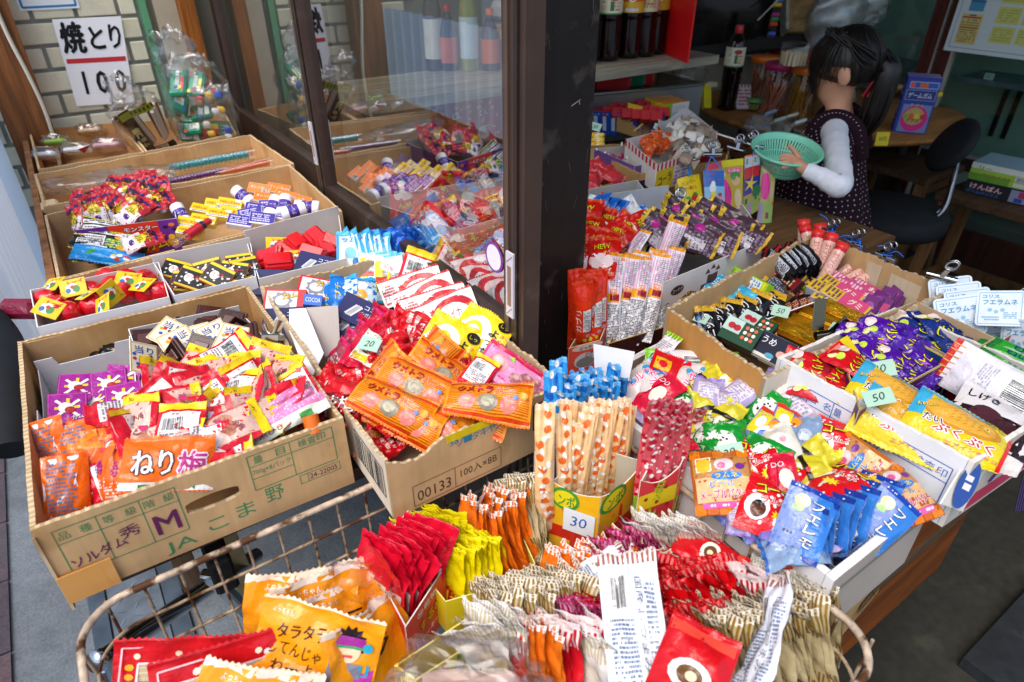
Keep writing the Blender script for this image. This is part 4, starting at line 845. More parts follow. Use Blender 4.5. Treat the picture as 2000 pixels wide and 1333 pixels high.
kind('hana','red_packet','candy packet','red packet with white brush lettering at the corner of the middle box',.065,.07,.02,a_hana,'cc1220','cc1220','b80f1a',1,wr=.003)
def mk_tag(txt,paper='a9cdb9',ink='1e2a26'):
    def fn(r):
        mb=MB('matte');w,l=.028,.02
        m=lambda u,v,k: V((u,v,.003*math.sin(u*70)+.0003*k));d_rect(mb,m,-w/2,-l/2,w/2,l/2,paper,1,6,2);mb.grid([[m(w/2-w*i/6,-l/2+l*j/2,0) for i in range(7)] for j in range(3)],paper)
        d_text(mb,m,txt,0,0,w*.42,l*.46,ink,2,.0,.15,None,0,.3);return mb
    bkind('tag'+txt+('cfe6d8' if paper == 'a9cdb9' else paper),'price_tag','price tag','tag',.034,.024,.001,fn)
for tx in ('30','20','50','10','40','70','25'): mk_tag(tx)
mk_tag('30','f2f6f6','2a5ab4');mk_tag('20','e9dfc0','2a2a2a')
# ================================================================ LEFT DISPLAY
def left_display():
    t=thing('display_table',(.2,1.8,0),'wooden table with weathered side board carrying the rear boxes','table')
    mb=MB('woodx');box(mb,(-.085,1.12,.595),(.455,2.5,.618),'8a6a48');mb.build('tabletop',t)
    mb=MB('wood');box(mb,(-.100,1.27,.60),(-.0865,2.42,.722),'9a6a44');mb.build('side_board',t)
    for x,y in ((-.06,1.16),(.42,1.16),(-.06,2.45),(.42,2.45)): mb=MB('wood');box(mb,(x-.02,y-.02,0),(x+.02,y+.02,.594),'5a4634');mb.build('leg',t)
    t=thing('folding_stand',(.1,.9,0),'folding metal stand with brass leg and chrome tubes under the front boxes','stand')
    for y0,y1 in ((.70,.735),(1.02,1.05)): mb=MB('rust');box(mb,(-.125,y0,.571),(.44,y1,.594),'5a4a3e');mb.build('crossbar',t)
    def leg(a,b,w,col,mt,name='leg'):
        mb=MB(mt);d=(V(a)-V(b));obox(mb,(V(a)+V(b))/2,(1,0,0),V((0,1,0)),d,w,.012,d.length,col,.001);mb.build(name,t)
    leg((.015,.742,.60),(.04,1.02,.0),.034,'9a834a','plate')
    for a,b_ in (((-.13,.62,.585),(.30,1.10,.10)),): pass
    mb=MB('chrome');a,bb=P(205,1290,.52),P(500,1085,.30);tube(mb,smooth_path([a+V((0,0,-.07)),a,a+(bb-a)*.06+V((0,0,.004)),bb]),.013,'b8c0c8',12);mb.build('tube_arm',t)
    mb=MB('chrome');a,bb=P(405,1120,.50),P(545,1255,.20);obox(mb,(a+bb)/2,(bb-a),(a-bb).cross(V((0,0,1))),(a-bb).cross(V((0,0,1))).cross(a-bb),(bb-a).length,.024,.014,'8d959c',.003);mb.build('tube_brace',t)
    mb=MB('plastic');lathe(mb,[(.014,0),(.02,.02),(.018,.04)],P(205,1290,.52)+V((0,0,-.11)),'a8aeb2',14);mb.build('foot_cap',t)
    mb=MB('rubber');q=P(430,1105,.52);obox(mb,q,(1,0,0),(0,1,0),(0,0,1),.03,.05,.06,'1c1b1c',.004);mb.build('bracket',t)
    mb=MB('rubber');tube(mb,smooth_path([P(-25,620,.70),P(0,680,.68),P(14,780,.64),P(22,880,.60)]),lambda t_: .024+.012*math.sin(t_*3),'1b2026',16);tag(mb.build('black_bag'),'slim black bag standing at the street side of the plum box','bag')
    mb=MB('foil');c=P(40,604,.70);obox(mb,c,RT,FW,UP,.06,.03,.035,'7a1c38',.008);tag(mb.build('maroon_pouch'),'blurred maroon pouch behind the plum box corner','pouch')
    g='4a8a5a';pur='6a2a58'
    rim=[V((-.150,.660,.728)),V((.186,.652,.728)),V((.188,1.088,.728)),V((-.148,1.098,.728))]
    def pr(i,mb,m,w,h):
        if i == 0:
            m=(lambda m0: (lambda u,v,k: m0(u,v,k)))(m)
            u0,u1,v0,v1=w*.045,w*.40,h*.30,h*.90
            d_frame(mb,m,u0,v0,u1,v1,.0012,g,1)
            for u in (w*.165,w*.29): d_line(mb,m,(u,v0),(u,v1),.001,g,1)
            d_line(mb,m,(u0,h*.72),(u1,h*.72),.001,g,1)
            for s,u in (('品',.07),('種',.13),('等',.195),('級',.26),('階',.315),('級',.375)): d_text(mb,m,s,w*u,h*.81,.011,.011,g,1)
            d_text(mb,m,'ソルダム',w*.135,h*.46,.055,.016,pur,2,.02,.12);d_text(mb,m,'秀',w*.235,h*.57,.022,.018,pur,2,.01,.1);d_text(mb,m,'M',w*.345,h*.50,.028,.032,pur,2,.04)
            d_text(mb,m,'JA',w*.36,h*.13,.034,.020,g,1);d_text(mb,m,'こ',w*.49,h*.22,.022,.018,g,1);d_text(mb,m,'ま',w*.59,h*.26,.022,.022,g,1);d_text(mb,m,'野',w*.70,h*.32,.022,.024,g,1)
            a0,a1,b0,b1=w*.64,w*.95,h*.46,h*.94
            d_frame(mb,m,a0,b0,a1,b1,.0012,g,1);d_line(mb,m,(w*.79,b0),(w*.79,b1),.001,g,1);d_line(mb,m,(a0,h*.79),(a1,h*.79),.001,g,1);d_line(mb,m,(a0,h*.62),(w*.79,h*.62),.001,g,1)
            for s,u in (('量',.675),('目',.755),('検',.835),('査',.87),('印',.905)): d_text(mb,m,s,w*u,h*.865,.011,.011,g,1)
            d_text(mb,m,'700g×8パック',w*.715,h*.70,.046,.010,'5f8a66',1)
            d_frame(mb,m,w*.80,h*.30,w*.955,h*.42,.0009,g,1);d_text(mb,m,'24-22005',w*.89,h*.36,.036,.008,pur,1);d_line(mb,m,(w*.83,h*.30),(w*.83,h*.42),.0008,g,1)
            d_rect(mb,m,-.0,0,w*.115,h*.36,'d99a55',3,2,2)
    hole=[[(.168+.030*max(-1,min(1,1.35*math.cos(a)))+0,.062+.0105*math.sin(a)) for a in [2*PI*k/20 for k in range(20)]]]
    bh=[[(.130+.030*max(-1,min(1,1.35*math.cos(a))),.078+.0125*math.sin(a)) for a in [2*PI*k/20 for k in range(20)]]]
    t=thing('plum_crate',(.02,.87,.60),'brown cardboard plum crate with green and purple print and oval hand hole','crate')
    mb=MB('kraft');carton(mb,rim,.112,.0055,K1,K2,KE,.0012,pr,{0: hole,2: bh},{1: lambda s: -.010 if .35 < s < .5 else 0});mb.build('crate_wall',t)
    mb=MB('kraft');m=frame((-.148,1.0905,.636),(1,0,0),(0,0,1),(0,-1,0))
    slab(mb,m,[(.01,0),(.13,0),(.13,.07),(.12,.086),(.01,.09)],.002,'c2986a','c2986a',KE);mb.build('inner_flap',t);mb=MB('kraft');slab(mb,frame((-.148,1.0905,.636),(1,0,0),(0,0,1),(0,-1,0)),[(.225,.05),(.32,.05),(.325,.095),(.228,.093)],.002,'cfa87a','c2986a',KE);mb.build('inner_flap',t)
    mb=MB('kraft');d=V((0,0,.0));slab(mb,frame((-.1515,.657,.62),(0,1,0),(0,0,1),(-1,0,0)),[(0,-.018),(.03,-.018),(.03,.07),(.02,.085),(0,.10)],.003,K1,K2,KE)
    mb.build('corner_tab',t)
    mb=MB('gloss');obox(mb,(-.124,.6535,.637),(1,0,0),(0,0,1),(0,-1,0),.052,.042,.0012,'dfa055');mb.build('packing_tape',t)
    def clip(c,ax,up,lab,grp=None,bow=None,s=1.):
        t=thing('bulldog_clip',c,lab,'clip',grp);ax=V(ax).normalized();up=V(up).normalized();n=ax.cross(up)
        mb=MB('chrome');tube(mb,[c-ax*.024*s,c+ax*.024*s],.0058*s,'b9bbbd',10);mb.build('jaw',t)
        for k in (-1,1):
            mb=MB('chrome');p=c+up*.026*s+n*(k*.009*s);tube(mb,[p+(up*math.cos(q*PI/8)+ax*math.sin(q*PI/8))*(.0085*s) for q in range(16)],.0022*s,'a8aaac',6,True);mb.build('ring_handle',t)
            mb=MB('chrome');obox(mb,c+up*.012*s+n*(k*.006*s),ax,up,n,.008*s,.022*s,.0012,'aeb0b2');mb.build('arm',t)
        if bow:
            mb=MB('plastic');r=random.Random(int(c.x*1000))
            for k in range(4):
                a=c+up*.006;e=a+ax*r.uniform(-.03,.03)+up*r.uniform(-.02,.028)+n*r.uniform(-.02,.02);tube(mb,smooth_path([a,(a+e)/2+V((0,0,.008)),e]),.0012,bow,5)
            tube(mb,smooth_path([a+n*.01,a+ax*.008,a-n*.01,a-ax*.008,a+n*.01]),.0014,bow,5);mb.build('string',t)
        return t
    globals()['clip']=clip
    c=P(532,650,.742);t=thing('steel_clip',c,'small steel spring clip pinching the walls of the two front boxes','clip')
    mb=MB('chrome');tube(mb,smooth_path([c+RT*-.012+UP*.012,c+RT*-.006-UP*.002,c+RT*.004-UP*.004,c+RT*.012+UP*.018]),.004,'b0a488',8,False,True,2.2);obox(mb,c-UP*.008,RT,UP,FW,.03,.014,.02,'9a8f78',.003);mb.build('clip_spring',t)
    rim=rimz([(281,735),(520,662),(466,597),(250,643)],.722)
    mb=MB('white_card');carton(mb,rim,.07,.0014,'e9e7e6','b9b4b2','f4f4f4',0,None,None,{1: lambda s: -.012*s,0: lambda s: 0});tag(mb.build('white_carton'),'small white carton of chocolate tablets inside the plum crate','carton')
    rim=rimz([(80,850),(268,800),(262,676),(73,722)],.700)
    mb=MB('white_card');carton(mb,rim,.055,.0014,'2a2226','c4c0c2','f0f0f0',0,None,None,{0: lambda s: -.03,3: lambda s: .012 if s > .75 else -.012*math.sin(s*3),1: lambda s: .02 if s > .8 else 0,2: lambda s: .0 if .18 < s < .8 else .014});tag(mb.build('white_carton'),'low white carton of purple gum squares in the back corner of the plum crate','carton')
    pile('black',[(125,700,20),(150,690,-10),(180,702,60),(200,712,80),(225,715,-15),(245,690,5),(232,700,90)],.668,.4)
    pile('skull',[(150,758,95),(240,742,84),(214,753,100),(243,778,102),(132,800,95),(190,790,70,30,-.01)],.694,.55,.002,6)
    pile('choc',[(410,622,88),(450,632,75),(489,700-5,40),(286,668,94),(318,694,60,50),(302,700,110,-45),(365,690,80),(392,684,70),(430,655,95,10),(345,700,120,55),(465,650,60),(480,662,100,30)],.708,.5,.0012,10)
    pile('chcard',[(329,650,60),(385,662,105),(420,655,120),(452,660,75),(281,700,95,-40),(347,668,30)],.722,.5,.002,8)
    pile('rp',[(548,745,70,40),(575,770,95,60,-.005),(515,722,75),(470,742,85,30),(420,745,110),(372,728,60),(330,760,75,-40),(308,758,100,-60,-.005),(440,700,30,10,.012,'rpb'),(500,690,-25,20),(400,770,-60,30),(360,770,85,-30,0,'rpc'),(460,775,82,15,0,'rpb'),(520,770,100,60),(562,800,80,55,-.005,'rpc'),(495,785,78,70),(430,800,5,20),(330,800,12),(240,800,14,30,0,'rpb'),(285,815,8,30),(370,795,-5,25),(480,815,15,20),(395,832,4,10,0,'rpc'),(300,845,20,20),(350,850,85,10,.004,'rpb'),(450,838,25,20,0),(420,860,8,5,-.004,'rpb'),(265,835,80,35),(330,870,60,20,-.004),(380,880,10,0,-.006,'rpc')],.716,.42,.0012,30,1.0,None,None,4)
    scatter(['rp','rpc','rpb'],[(150,960),(610,800),(560,730),(260,780)],22,.69,.5,11,300,55,.95)
    scatter(['rpc','rpb','rp'],[(250,880),(600,790),(560,735),(300,780)],16,.722,.35,12,330,65,.92,.006)
    pile('nerib',[(100,880,105,30),(160,880,98,25),(130,955,95,-8),(235,880,100,55)],.70,.15,.002,5,1.0)
    pile('neric',[(165,925,85,20),(208,925,95,62),(182,905,100,50),(230,930,85,45)],.70,.2,.002,5,.85)
    put('nerif',(228,925),(222,835),.695,.735,8);put('nerif',(285,900),(262,838),.69,.73,-10)
    putc('neri',330,906,86,.722,0,.2,1.08,.018)
    for i,(a,b_) in enumerate((((462,852),(562,786)),((480,852),(602,782)),((465,842),(585,770)),((505,850),(612,792)))): put('pinkstick',a,b_,.712+.002*i,.732+.001*i,-20+12*i,1.1)
    c=P(605,812,.735);mb=MB('plastic');tube(mb,[c,c+RT*.006-UP*.022],.010,'e06a10',12);tag(mb.build('candy_topper'),'small orange cap in the corner of the plum crate','cap')
    rim=[V((.193,.547,.728)),V((.464,.549,.728)),V((.474,.985,.728)),V((.236,1.075,.728))]
    rim=[V((.196,.548,.728)),V((.462,.550,.728)),V((.470,1.060,.728)),V((.204,1.075,.728))]
    def pr(i,mb,m,w,h):
        if i == 0:
            d_text(mb,m,'00133',w*.22,h*.20,.048,.017,'4a3d33',1);d_text(mb,m,'100入×8B',w*.47,h*.25,.056,.015,'4a3d33',1)
            d_frame(mb,m,w*.11,h*.05,w*.60,h*.40,.0009,'5a4a3c',1);d_line(mb,m,(w*.335,h*.05),(w*.335,h*.40),.0009,'5a4a3c',1)
            for k,s in enumerate('ソーダキャンディ'): d_text(mb,m,s,w*(.37+.045*k),h*(.80),.012,.013,'2f7f9c',1,.01)
            d_rect(mb,m,w*.30,h*.86,w*.62,h*.985,'e0c414',1,4,1);d_text(mb,m,'30',w*.34,h*.83,.012,.007,'2f7f9c',2)
            d_frame(mb,m,w*.80,h*.42,w*.97,h*.86,.0022,'2c2620',1);d_bar(mb,m,w*.885,h*.66,w*.14,h*.30,1,random.Random(3),K1,1);d_text(mb,m,'4901234',w*.885,h*.47,w*.12,h*.05,'2c2620',1)
        if i == 3:
            d_frame(mb,m,w*.80,h*.25,w*.97,h*.75,.002,'2c2620',1);d_bar(mb,m,w*.885,h*.5,w*.15,h*.44,1,random.Random(5),'e2d6c2',1)
    t=thing('soda_carton',(.33,.8,.635),'cardboard candy carton with torn rim, barcode and blue soda candy lettering','carton')
    mb=MB('kraft');carton(mb,rim,.096,.0045,K1,'cbb596',KE,.004,pr,None,{0: lambda s: -.016*math.exp(-((s-.12)/.1)**2)-.006*math.exp(-((s-.5)/.2)**2),3: lambda s: -.012*math.exp(-((s-.75)/.2)**2),1: lambda s: 0},3,couts={3: 'ddd0bb'});mb.build('carton_wall',t)
    mb=MB('white_card');a,b_=P(565,600,.735),P(628,735,.70)
    pts=[P(*p,z) for p,z in (((565,604),.735),((597,602),.742),((632,690),.722),((616,738),.70),((600,720),.695),((578,660),.705))]
    def sheet(mb,pts,col,t=.0012,col2=None):
        n=(pts[1]-pts[0]).cross(pts[2]-pts[0]).normalized()
        if n.dot(CAM-pts[0]) < 0: n=-n
        ux=(pts[1]-pts[0]).normalized();uy=n.cross(ux)
        m=frame(pts[0],ux,uy,n);o=[((p-pts[0]).dot(ux),(p-pts[0]).dot(uy)) for p in pts]
        ar=sum(o[i][0]*o[(i+1) % len(o)][1]-o[(i+1) % len(o)][0]*o[i][1] for i in range(len(o)))
        if ar < 0: o=o[::-1]
        slab(mb,m,o,t,col,col2 or col,'f2f2f2')
    globals()['sheet']=sheet
    sheet(mb,pts,'f1f1f3');sheet(mb,[P(*p,z) for p,z in (((598,601),.742),((660,597),.740),((664,672),.70),((633,690),.705))],'b5aaa2');tag(mb.build('torn_flap'),'torn white card flap standing up in the middle carton','card')
    pile('cocoa',[(537,555,90,0),(618,522,78,0),(560,630,92,5,-.01),(690,640,70,10,-.012),(650,655,80,0,-.02),(600,650,95,0,-.02),(705,615,68,-8,.0)],.708,.45,.002,4,.95)
    pile('redbox',[(558,592,86,8),(622,568,84,-6),(602,572,80,0,-.012)],.716,.5,.002,3,.95);putc('bluebox',612,590,85,.727,0,.4)
    for i in range(8):
        put('bluep',(775+9*i+3*(i % 2),560-3*i),(752+12*i,445-4*(i % 3)+i*3),.66,.745,35+9*(i % 4),1.05)
    for i in range(7):
        put('bluep',(740+6*i,545),(722+13*i,452+5*(i % 3)),.66,.75,60-8*i,.95)
    row('aqua',8,(757,560),(742,470),(690,560),(668,455),.675,.742,48,8,3,1.0,3)
    row('aquab',4,(775,580),(765,510),(722,572),(722,495),.675,.73,25,10,2,.95,5)
    put('aqua',(690,560),(688,462),.68,.745,-8,1.1);put('bluelay',(690,615),(690,540),.70,.735,-6,1.05)
    putc('bluelay',668,585,100,.712,30,.3,.9)
    putc('rpb',813,538,72,.722,0,.2,1.1,0,'white packet with red corner standing against the blue packets')
    pile('squid',[(808,572,108,10),(832,588,108,10),(856,604,108,5),(872,622,110,5)],.718,.35,.003,3,1.15)
    scatter(['redw'],[(750,700),(850,660),(830,630),(760,650)],7,.712,.5,3,160,40)
    for i in range(9): put(('bibic','bibi')[i in (5,8)],(625+13*i,765-9*i),(668+10*i,690-8*i),.668,.722,62-7*(i % 3),1.05)
    put('bibi',(700,715),(752,640),.722,.736,5,1.05)
    putc('tag20cfe6d8',722,672,70,.742,0,.5,1.1,.004,'pale green price tag with 20 on the crimson pickle packets')
    pile('redw',[(660,755,40),(690,735,20),(640,775,60),(745,690,-30),(770,720,20),(720,745,10)],.702,.5,.001,25,1.05)
    putc('hana',668,785,80,.708,10,.45,1.)
    pile('yocchan',[(868,690,62,-6),(893,668,60,0),(930,668,62,0)],.718,.32,.003,3,1.05)
    pile('pinkplum',[(1012,755,55,5,-.008),(1022,748,55,5,-.004),(1006,740,55,0)],.716,.45,.002,3,1.0)
    putc('rpb',935,730,60,.728,0,.5,.7,0,'small clear packet with barcode between the yellow and pink packets')
    pile('honey',[(795,818,60,20,-.008),(845,815,60,10,-.01),(892,806,70,10,-.01),(925,798,65,10,-.01),(830,715,128,30,.0),(868,728,60,-20,.0),(742,742,120,40,-.004),(850,770,62,0,-.006),(768,792,62,5,.0),(815,752,62,5,.006),(955,782,83,3,.012)],.716,.45,.0025,6,.88)
    scatter(['honey','redw'],[(770,835),(1030,765),(950,705),(720,750)],14,.69,.6,9,160,25,.72);scatter(['honey','redw'],[(735,885),(1050,775),(980,730),(700,790)],14,.672,.55,19,140,20,.7)
    def balls(r):
        mb=MB('gloss');lathe(mb,[(.0,-.018),(.012,-.016),(.018,-.008),(.020,0),(.0185,.009),(.013,.017),(.006,.021),(.003,.027),(.0,.028)],(0,0,0),'d01020',18,None,False);return mb
    bkind('ball','toy_capsule','toy','shiny red ball toy in the white carton',.04,.045,.04,balls)
    def a_yc(mb,m,r,w,l,T):
        d_disc(mb,m,-w*.05,-l*.05,w*.24,l*.3,'f0efe6',1);d_disc(mb,m,w*.1,-l*.1,w*.14,l*.2,'3f8a4a',2);d_disc(mb,m,-w*.2,-l*.15,w*.1,l*.14,'3a6ab0',2);d_text(mb,m,'トーイ',w*.12,l*.3,w*.6,l*.24,'c02a24',3,.04,.1);d_disc(mb,m,-w*.02,l*.02,w*.08,l*.1,'c8342a',3)
    b('ycard','toy_card','toy card','yellow header card of a red ball toy',.044,.036,.0014,{'+z': 'e6c01a'},a_yc,2)
    rim=rimz([(72,640),(330,580),(310,512),(58,567)],.735);mb=MB('white_card');carton(mb,rim,.075,.0016,'e4e4e8','cbc6c2','f4f4f4');tag(mb.build('white_carton'),'white carton of red ball toys behind the plum crate','carton')
    pile('ball',[(210,545,80),(250,545,70),(285,548,80),(140,575,90),(175,570,60),(205,575,80),(290,575,100),(245,572,80),(110,600,90),(135,612,80),(180,598,60),(315,572,85),(90,588,85),(220,560,85)],.715,.5,.0005,50,1.0)
    pile('ycard',[(143,562,105,10),(102,556,70,35),(95,602,62),(170,575,40,50),(250,547,85),(278,556,60,30),(217,573,45,-50),(200,596,95,55,-.006)],.736,.5,.001,12,.9)
    def a_dal(mb,m,r,w,l,T):
        d_rect(mb,m,-w*.47,l*.34,w*.47,l*.47,'e0c624',1);d_rect(mb,m,-w*.47,-l*.47,w*.47,-l*.38,'d8b820',1)
        for i in range(14): d_disc(mb,m,r.uniform(-.42,.42)*w,r.uniform(-.34,.3)*l,.0022,.0018,'e8e6e0',1,8,r.random(),1)
        d_disc(mb,m,-w*.1,-.001,w*.16,l*.2,'f0eeea',2);d_text(mb,m,'ラッキー',w*.08,l*.06,w*.6,l*.2,'d83a44',3,.04,.15)
    b('dalcard','lottery_pack','toy card','black and white spotted toy card with yellow strip',.052,.046,.004,{'+z': '1c1c1e','side': 'd8601c'},a_dal,2)
    b('ocard','orange_tablet','toy','plain orange tablet toy under the spotted cards',.045,.04,.008,{'+z': 'd8581a','side': 'c84c14'},None,1)
    rim=rimz([(340,578),(500,540),(490,475),(298,512)],.733);mb=MB('white_card');carton(mb,rim,.075,.0016,'e4e4e8','c9c5c1','f4f4f4',0,None,None,{2: lambda s: .012});tag(mb.build('white_carton'),'white carton of spotted toy cards between the red toy cartons','carton')
    pile('ocard',[(360,555,80),(410,550,95),(440,540,80),(475,535,100),(340,552,70)],.702,.5,.001,12)
    pile('dalcard',[(345,528,80),(408,528,108),(375,545,70),(468,515,100),(480,525,110),(455,532,80),(425,540,60),(362,550,85,10,-.01)],.722,.5,.0015,10,.95)
    def retro(r):
        mb=MB('gloss');obox(mb,(0,0,0),(1,0,0),(0,1,0),(0,0,1),.05,.036,.022,'c4101c',.003);obox(mb,(0,.002,.013),(1,0,0),(0,1,0),(0,0,1),.044,.024,.006,'d2161f',.002);mb.cur='card';obox(mb,(0,-.0185,0),(1,0,0),(0,1,0),(0,0,1),.04,.002,.014,'a00c16');return mb
    bkind('retro','toy_box','toy','glossy red toy case in the rear white carton',.05,.036,.022,retro)
    rim=rimz([(505,545),(675,505),(662,420),(480,470)],.733);mb=MB('white_card');carton(mb,rim,.075,.0016,'d8cfc4','c9c1ba','f0f0f0',0,None,None,{2: lambda s: .02});tag(mb.build('white_carton'),'pale carton of glossy red toy cases beside the blue packets','carton')
    pile('retro',[(555,500,60),(582,480,35,20,.008),(620,470,40,10,.01),(635,485,20),(530,505,90,30),(610,500,70),(650,480,80),(545,515,100)],.715,.5,.001,20,1.05)
    pile('ycard',[(540,478,95),(600,500,50,30),(578,505,100)],.72,.3,.001,10,.9,'small green and yellow toy card tucked among the red toy cases')
    return
left_display()
# ================================================================ LEFT, rows four to six
def crinkled(mb,c,ax,ay,az,a,b_,h,seed,amp=.25,col='ffffff',nu=26,nv=16):
    """closed crinkled film bag: ellipsoid of half sizes a, b_, h with deep folds"""
    rows=[]
    for i in range(nv+1):
        v=-PI/2+PI*i/nv;r_=[]
        for j in range(nu):
            u=2*PI*j/nu;d=V((math.cos(v)*math.cos(u),math.cos(v)*math.sin(u),math.sin(v)))
            k=1+amp*noise.noise(d*2.2+V((seed,0,0)))+amp*.7*noise.noise(d*6+V((0,seed,0)))+amp*.4*noise.noise(d*14+V((0,0,seed)))
            sg=lambda t: math.copysign(abs(t)**.7,t)
            r_.append(c+ax*(a*sg(d.x)*k)+ay*(b_*sg(d.y)*k)+az*(h*sg(d.z)*k))
        rows.append(r_)
    mb.grid(rows,col,True,True)
def a_mon(mb,m,r,w,l):
    d_rect(mb,m,-w*.48,-l*.46,w*.48,-l*.02,'e2dee2',1,5,4);d_rect(mb,m,-w*.48,l*.18,w*.0,l*.30,'1c1a1e',1,3,2);d_disc(mb,m,0,-l*.05,w*.3,w*.26,'d8c21c',2);d_text(mb,m,'モンスター',0,l*.12,w*.7,l*.14,'e0cf1a',2,.04,.1,'181414');d_text(mb,m,'ガム',0,-l*.08,w*.5,l*.16,'d8c81a',3,.04,.1,'181414');d_disc(mb,m,w*.1,-l*.3,w*.14,w*.12,'5a2a8a',2);d_rect(mb,m,-w*.4,l*.28,w*.4,l*.36,'3a2060',1,4,1)
kind('mon','monster_packet','candy packet','red black and white gum packet with yellow lettering in the purple carton',.042,.075,.014,a_mon,'bc2430',('d8d4d8','bc2430'),'d0cbd0',3,wr=.002)
def a_chip(mb,m,r,w,l):
    d_rect(mb,m,-w*.40,-l*.38,-w*.02,l*.1,'e8e6e2',1,5,3);d_small(mb,m,-w*.38,-l*.34,-w*.04,l*.06,4,'6a6a70',2,r);d_rect(mb,m,w*.0,-l*.4,w*.42,l*.0,'2a8a3a',1,5,3);d_small(mb,m,w*.02,-l*.38,w*.40,-l*.02,4,'d8d23a',2,r);d_rect(mb,m,-w*.40,l*.18,w*.4,l*.36,'eae8e4',1,8,2);d_small(mb,m,-w*.38,l*.2,w*.38,l*.34,2,'5a5a60',2,r);d_disc(mb,m,w*.2,l*.08,w*.1,l*.1,'e8a81e',2)
kind('chip','corn_packet','snack packet','black corn snack packet with yellow ends and white back label',.125,.05,.03,a_chip,'1b1a1c','e0cf1a','1b1a1c',2,crimp=.04)
def a_bl(mb,m,r,w,l):
    for i in range(9): d_disc(mb,m,r.uniform(-.4,.4)*w,r.uniform(-.3,.3)*l,.006,.004,r.choice(('c83a2a','3aa04a','e0d03a','e8f0f4')),1,9)
kind('bluesnack','blue_snack_packet','snack packet','bright blue snack packet under the black corn packets',.13,.04,.02,a_bl,'1f8fd8','1f8fd8','1f8fd8',1,crimp=.04)
def a_tab(mb,m,r,w,l,T): d_text(mb,m,'MIRUKEN',0,l*.0,w*.8,l*.3,'c0302a',1,.02);d_rect(mb,m,-w*.48,-l*.48,w*.48,-l*.28,'f0ece0',1);d_small(mb,m,-w*.4,-l*.44,w*.4,-l*.3,1,'5a5a8a',2,r);d_rect(mb,m,w*.2,l*.1,w*.44,l*.4,'e8e4da',1)
b('tab','tablet_box','candy box','yellow tablet candy box with red lettering',.055,.026,.016,{'+z': 'e8c90f','side': 'e6cd5a'},a_tab)
b('tabp','tablet_box','candy box','purple and white tablet candy box',.052,.03,.016,{'+z': '3b2a96','side': 'e6e4ee'},lambda mb,m,r,w,l,T: (d_small(mb,m,-w*.4,-l*.3,w*.3,l*.35,4,'cfcdf0',1,r),d_rect(mb,m,-w*.48,-l*.48,w*.48,-l*.38,'e8e6f0',1)))
b('tabo','tablet_box','candy box','orange and white tablet candy box',.055,.028,.018,{'+z': 'ee7a1c','side': 'f2e6da'},lambda mb,m,r,w,l,T: (d_text(mb,m,'オレンジ',-w*.1,l*.1,w*.6,l*.3,'f4ece0',1,.02),d_bar(mb,m,w*.3,-l*.2,w*.26,l*.4,1,r)))
def mbot(r):
    mb=MB('plastic');ax=(0,1,0);lathe(mb,[(.0135,-.02),(.014,-.019),(.014,-.005)],(0,0,0),'e9e6ee',18,ax,True);lathe(mb,[(.0138,-.005),(.0138,.016)],(0,0,0),'4a2f96',18,ax,False);lathe(mb,[(.015,.016),(.0155,.018),(.0155,.028),(.0145,.030),(.0001,.030)],(0,0,0),'f1f0f2',18,ax,False)
    m=lambda u,v,k: V((math.sin(u/.0138)*(.0138+.0002*k),v,math.cos(u/.0138)*(.0138+.0002*k)));d_text(mb,m,'グレープ',0,.006,.03,.009,'e6e4f2',1,.02,0);return mb
bkind('mbot','tablet_bottle','candy bottle','little white and purple candy bottle lying with its white cap forward',.03,.05,.03,mbot)
def jstick(col,lab,kid):
    def fn(r):
        mb=MB('jelly');pts=[V((0,-.09+.18*i/60,0)) for i in range(61)]
        tube(mb,pts,lambda t: .0105+.0016*math.sin(t*120),col,8);mb.cur='clear_film'
        tube(mb,[V((0,-.104,0)),V((0,-.09,0)),V((0,.09,0)),V((0,.108,0))],.0128,'ffffff',8,False,False,.85);return mb
    bkind(kid,'jelly_stick','candy stick',lab,.02,.21,.02,fn)
jstick('1f8f94','long teal jelly stick in clear wrap','jteal');jstick('b8163c','long red jelly stick in clear wrap','jred2');jstick('6a1a6a','long purple jelly stick in clear wrap','jpur');jstick('d8641c','long orange brown candy stick','jor');jstick('c86a96','long pink jelly stick in clear wrap','jpink')
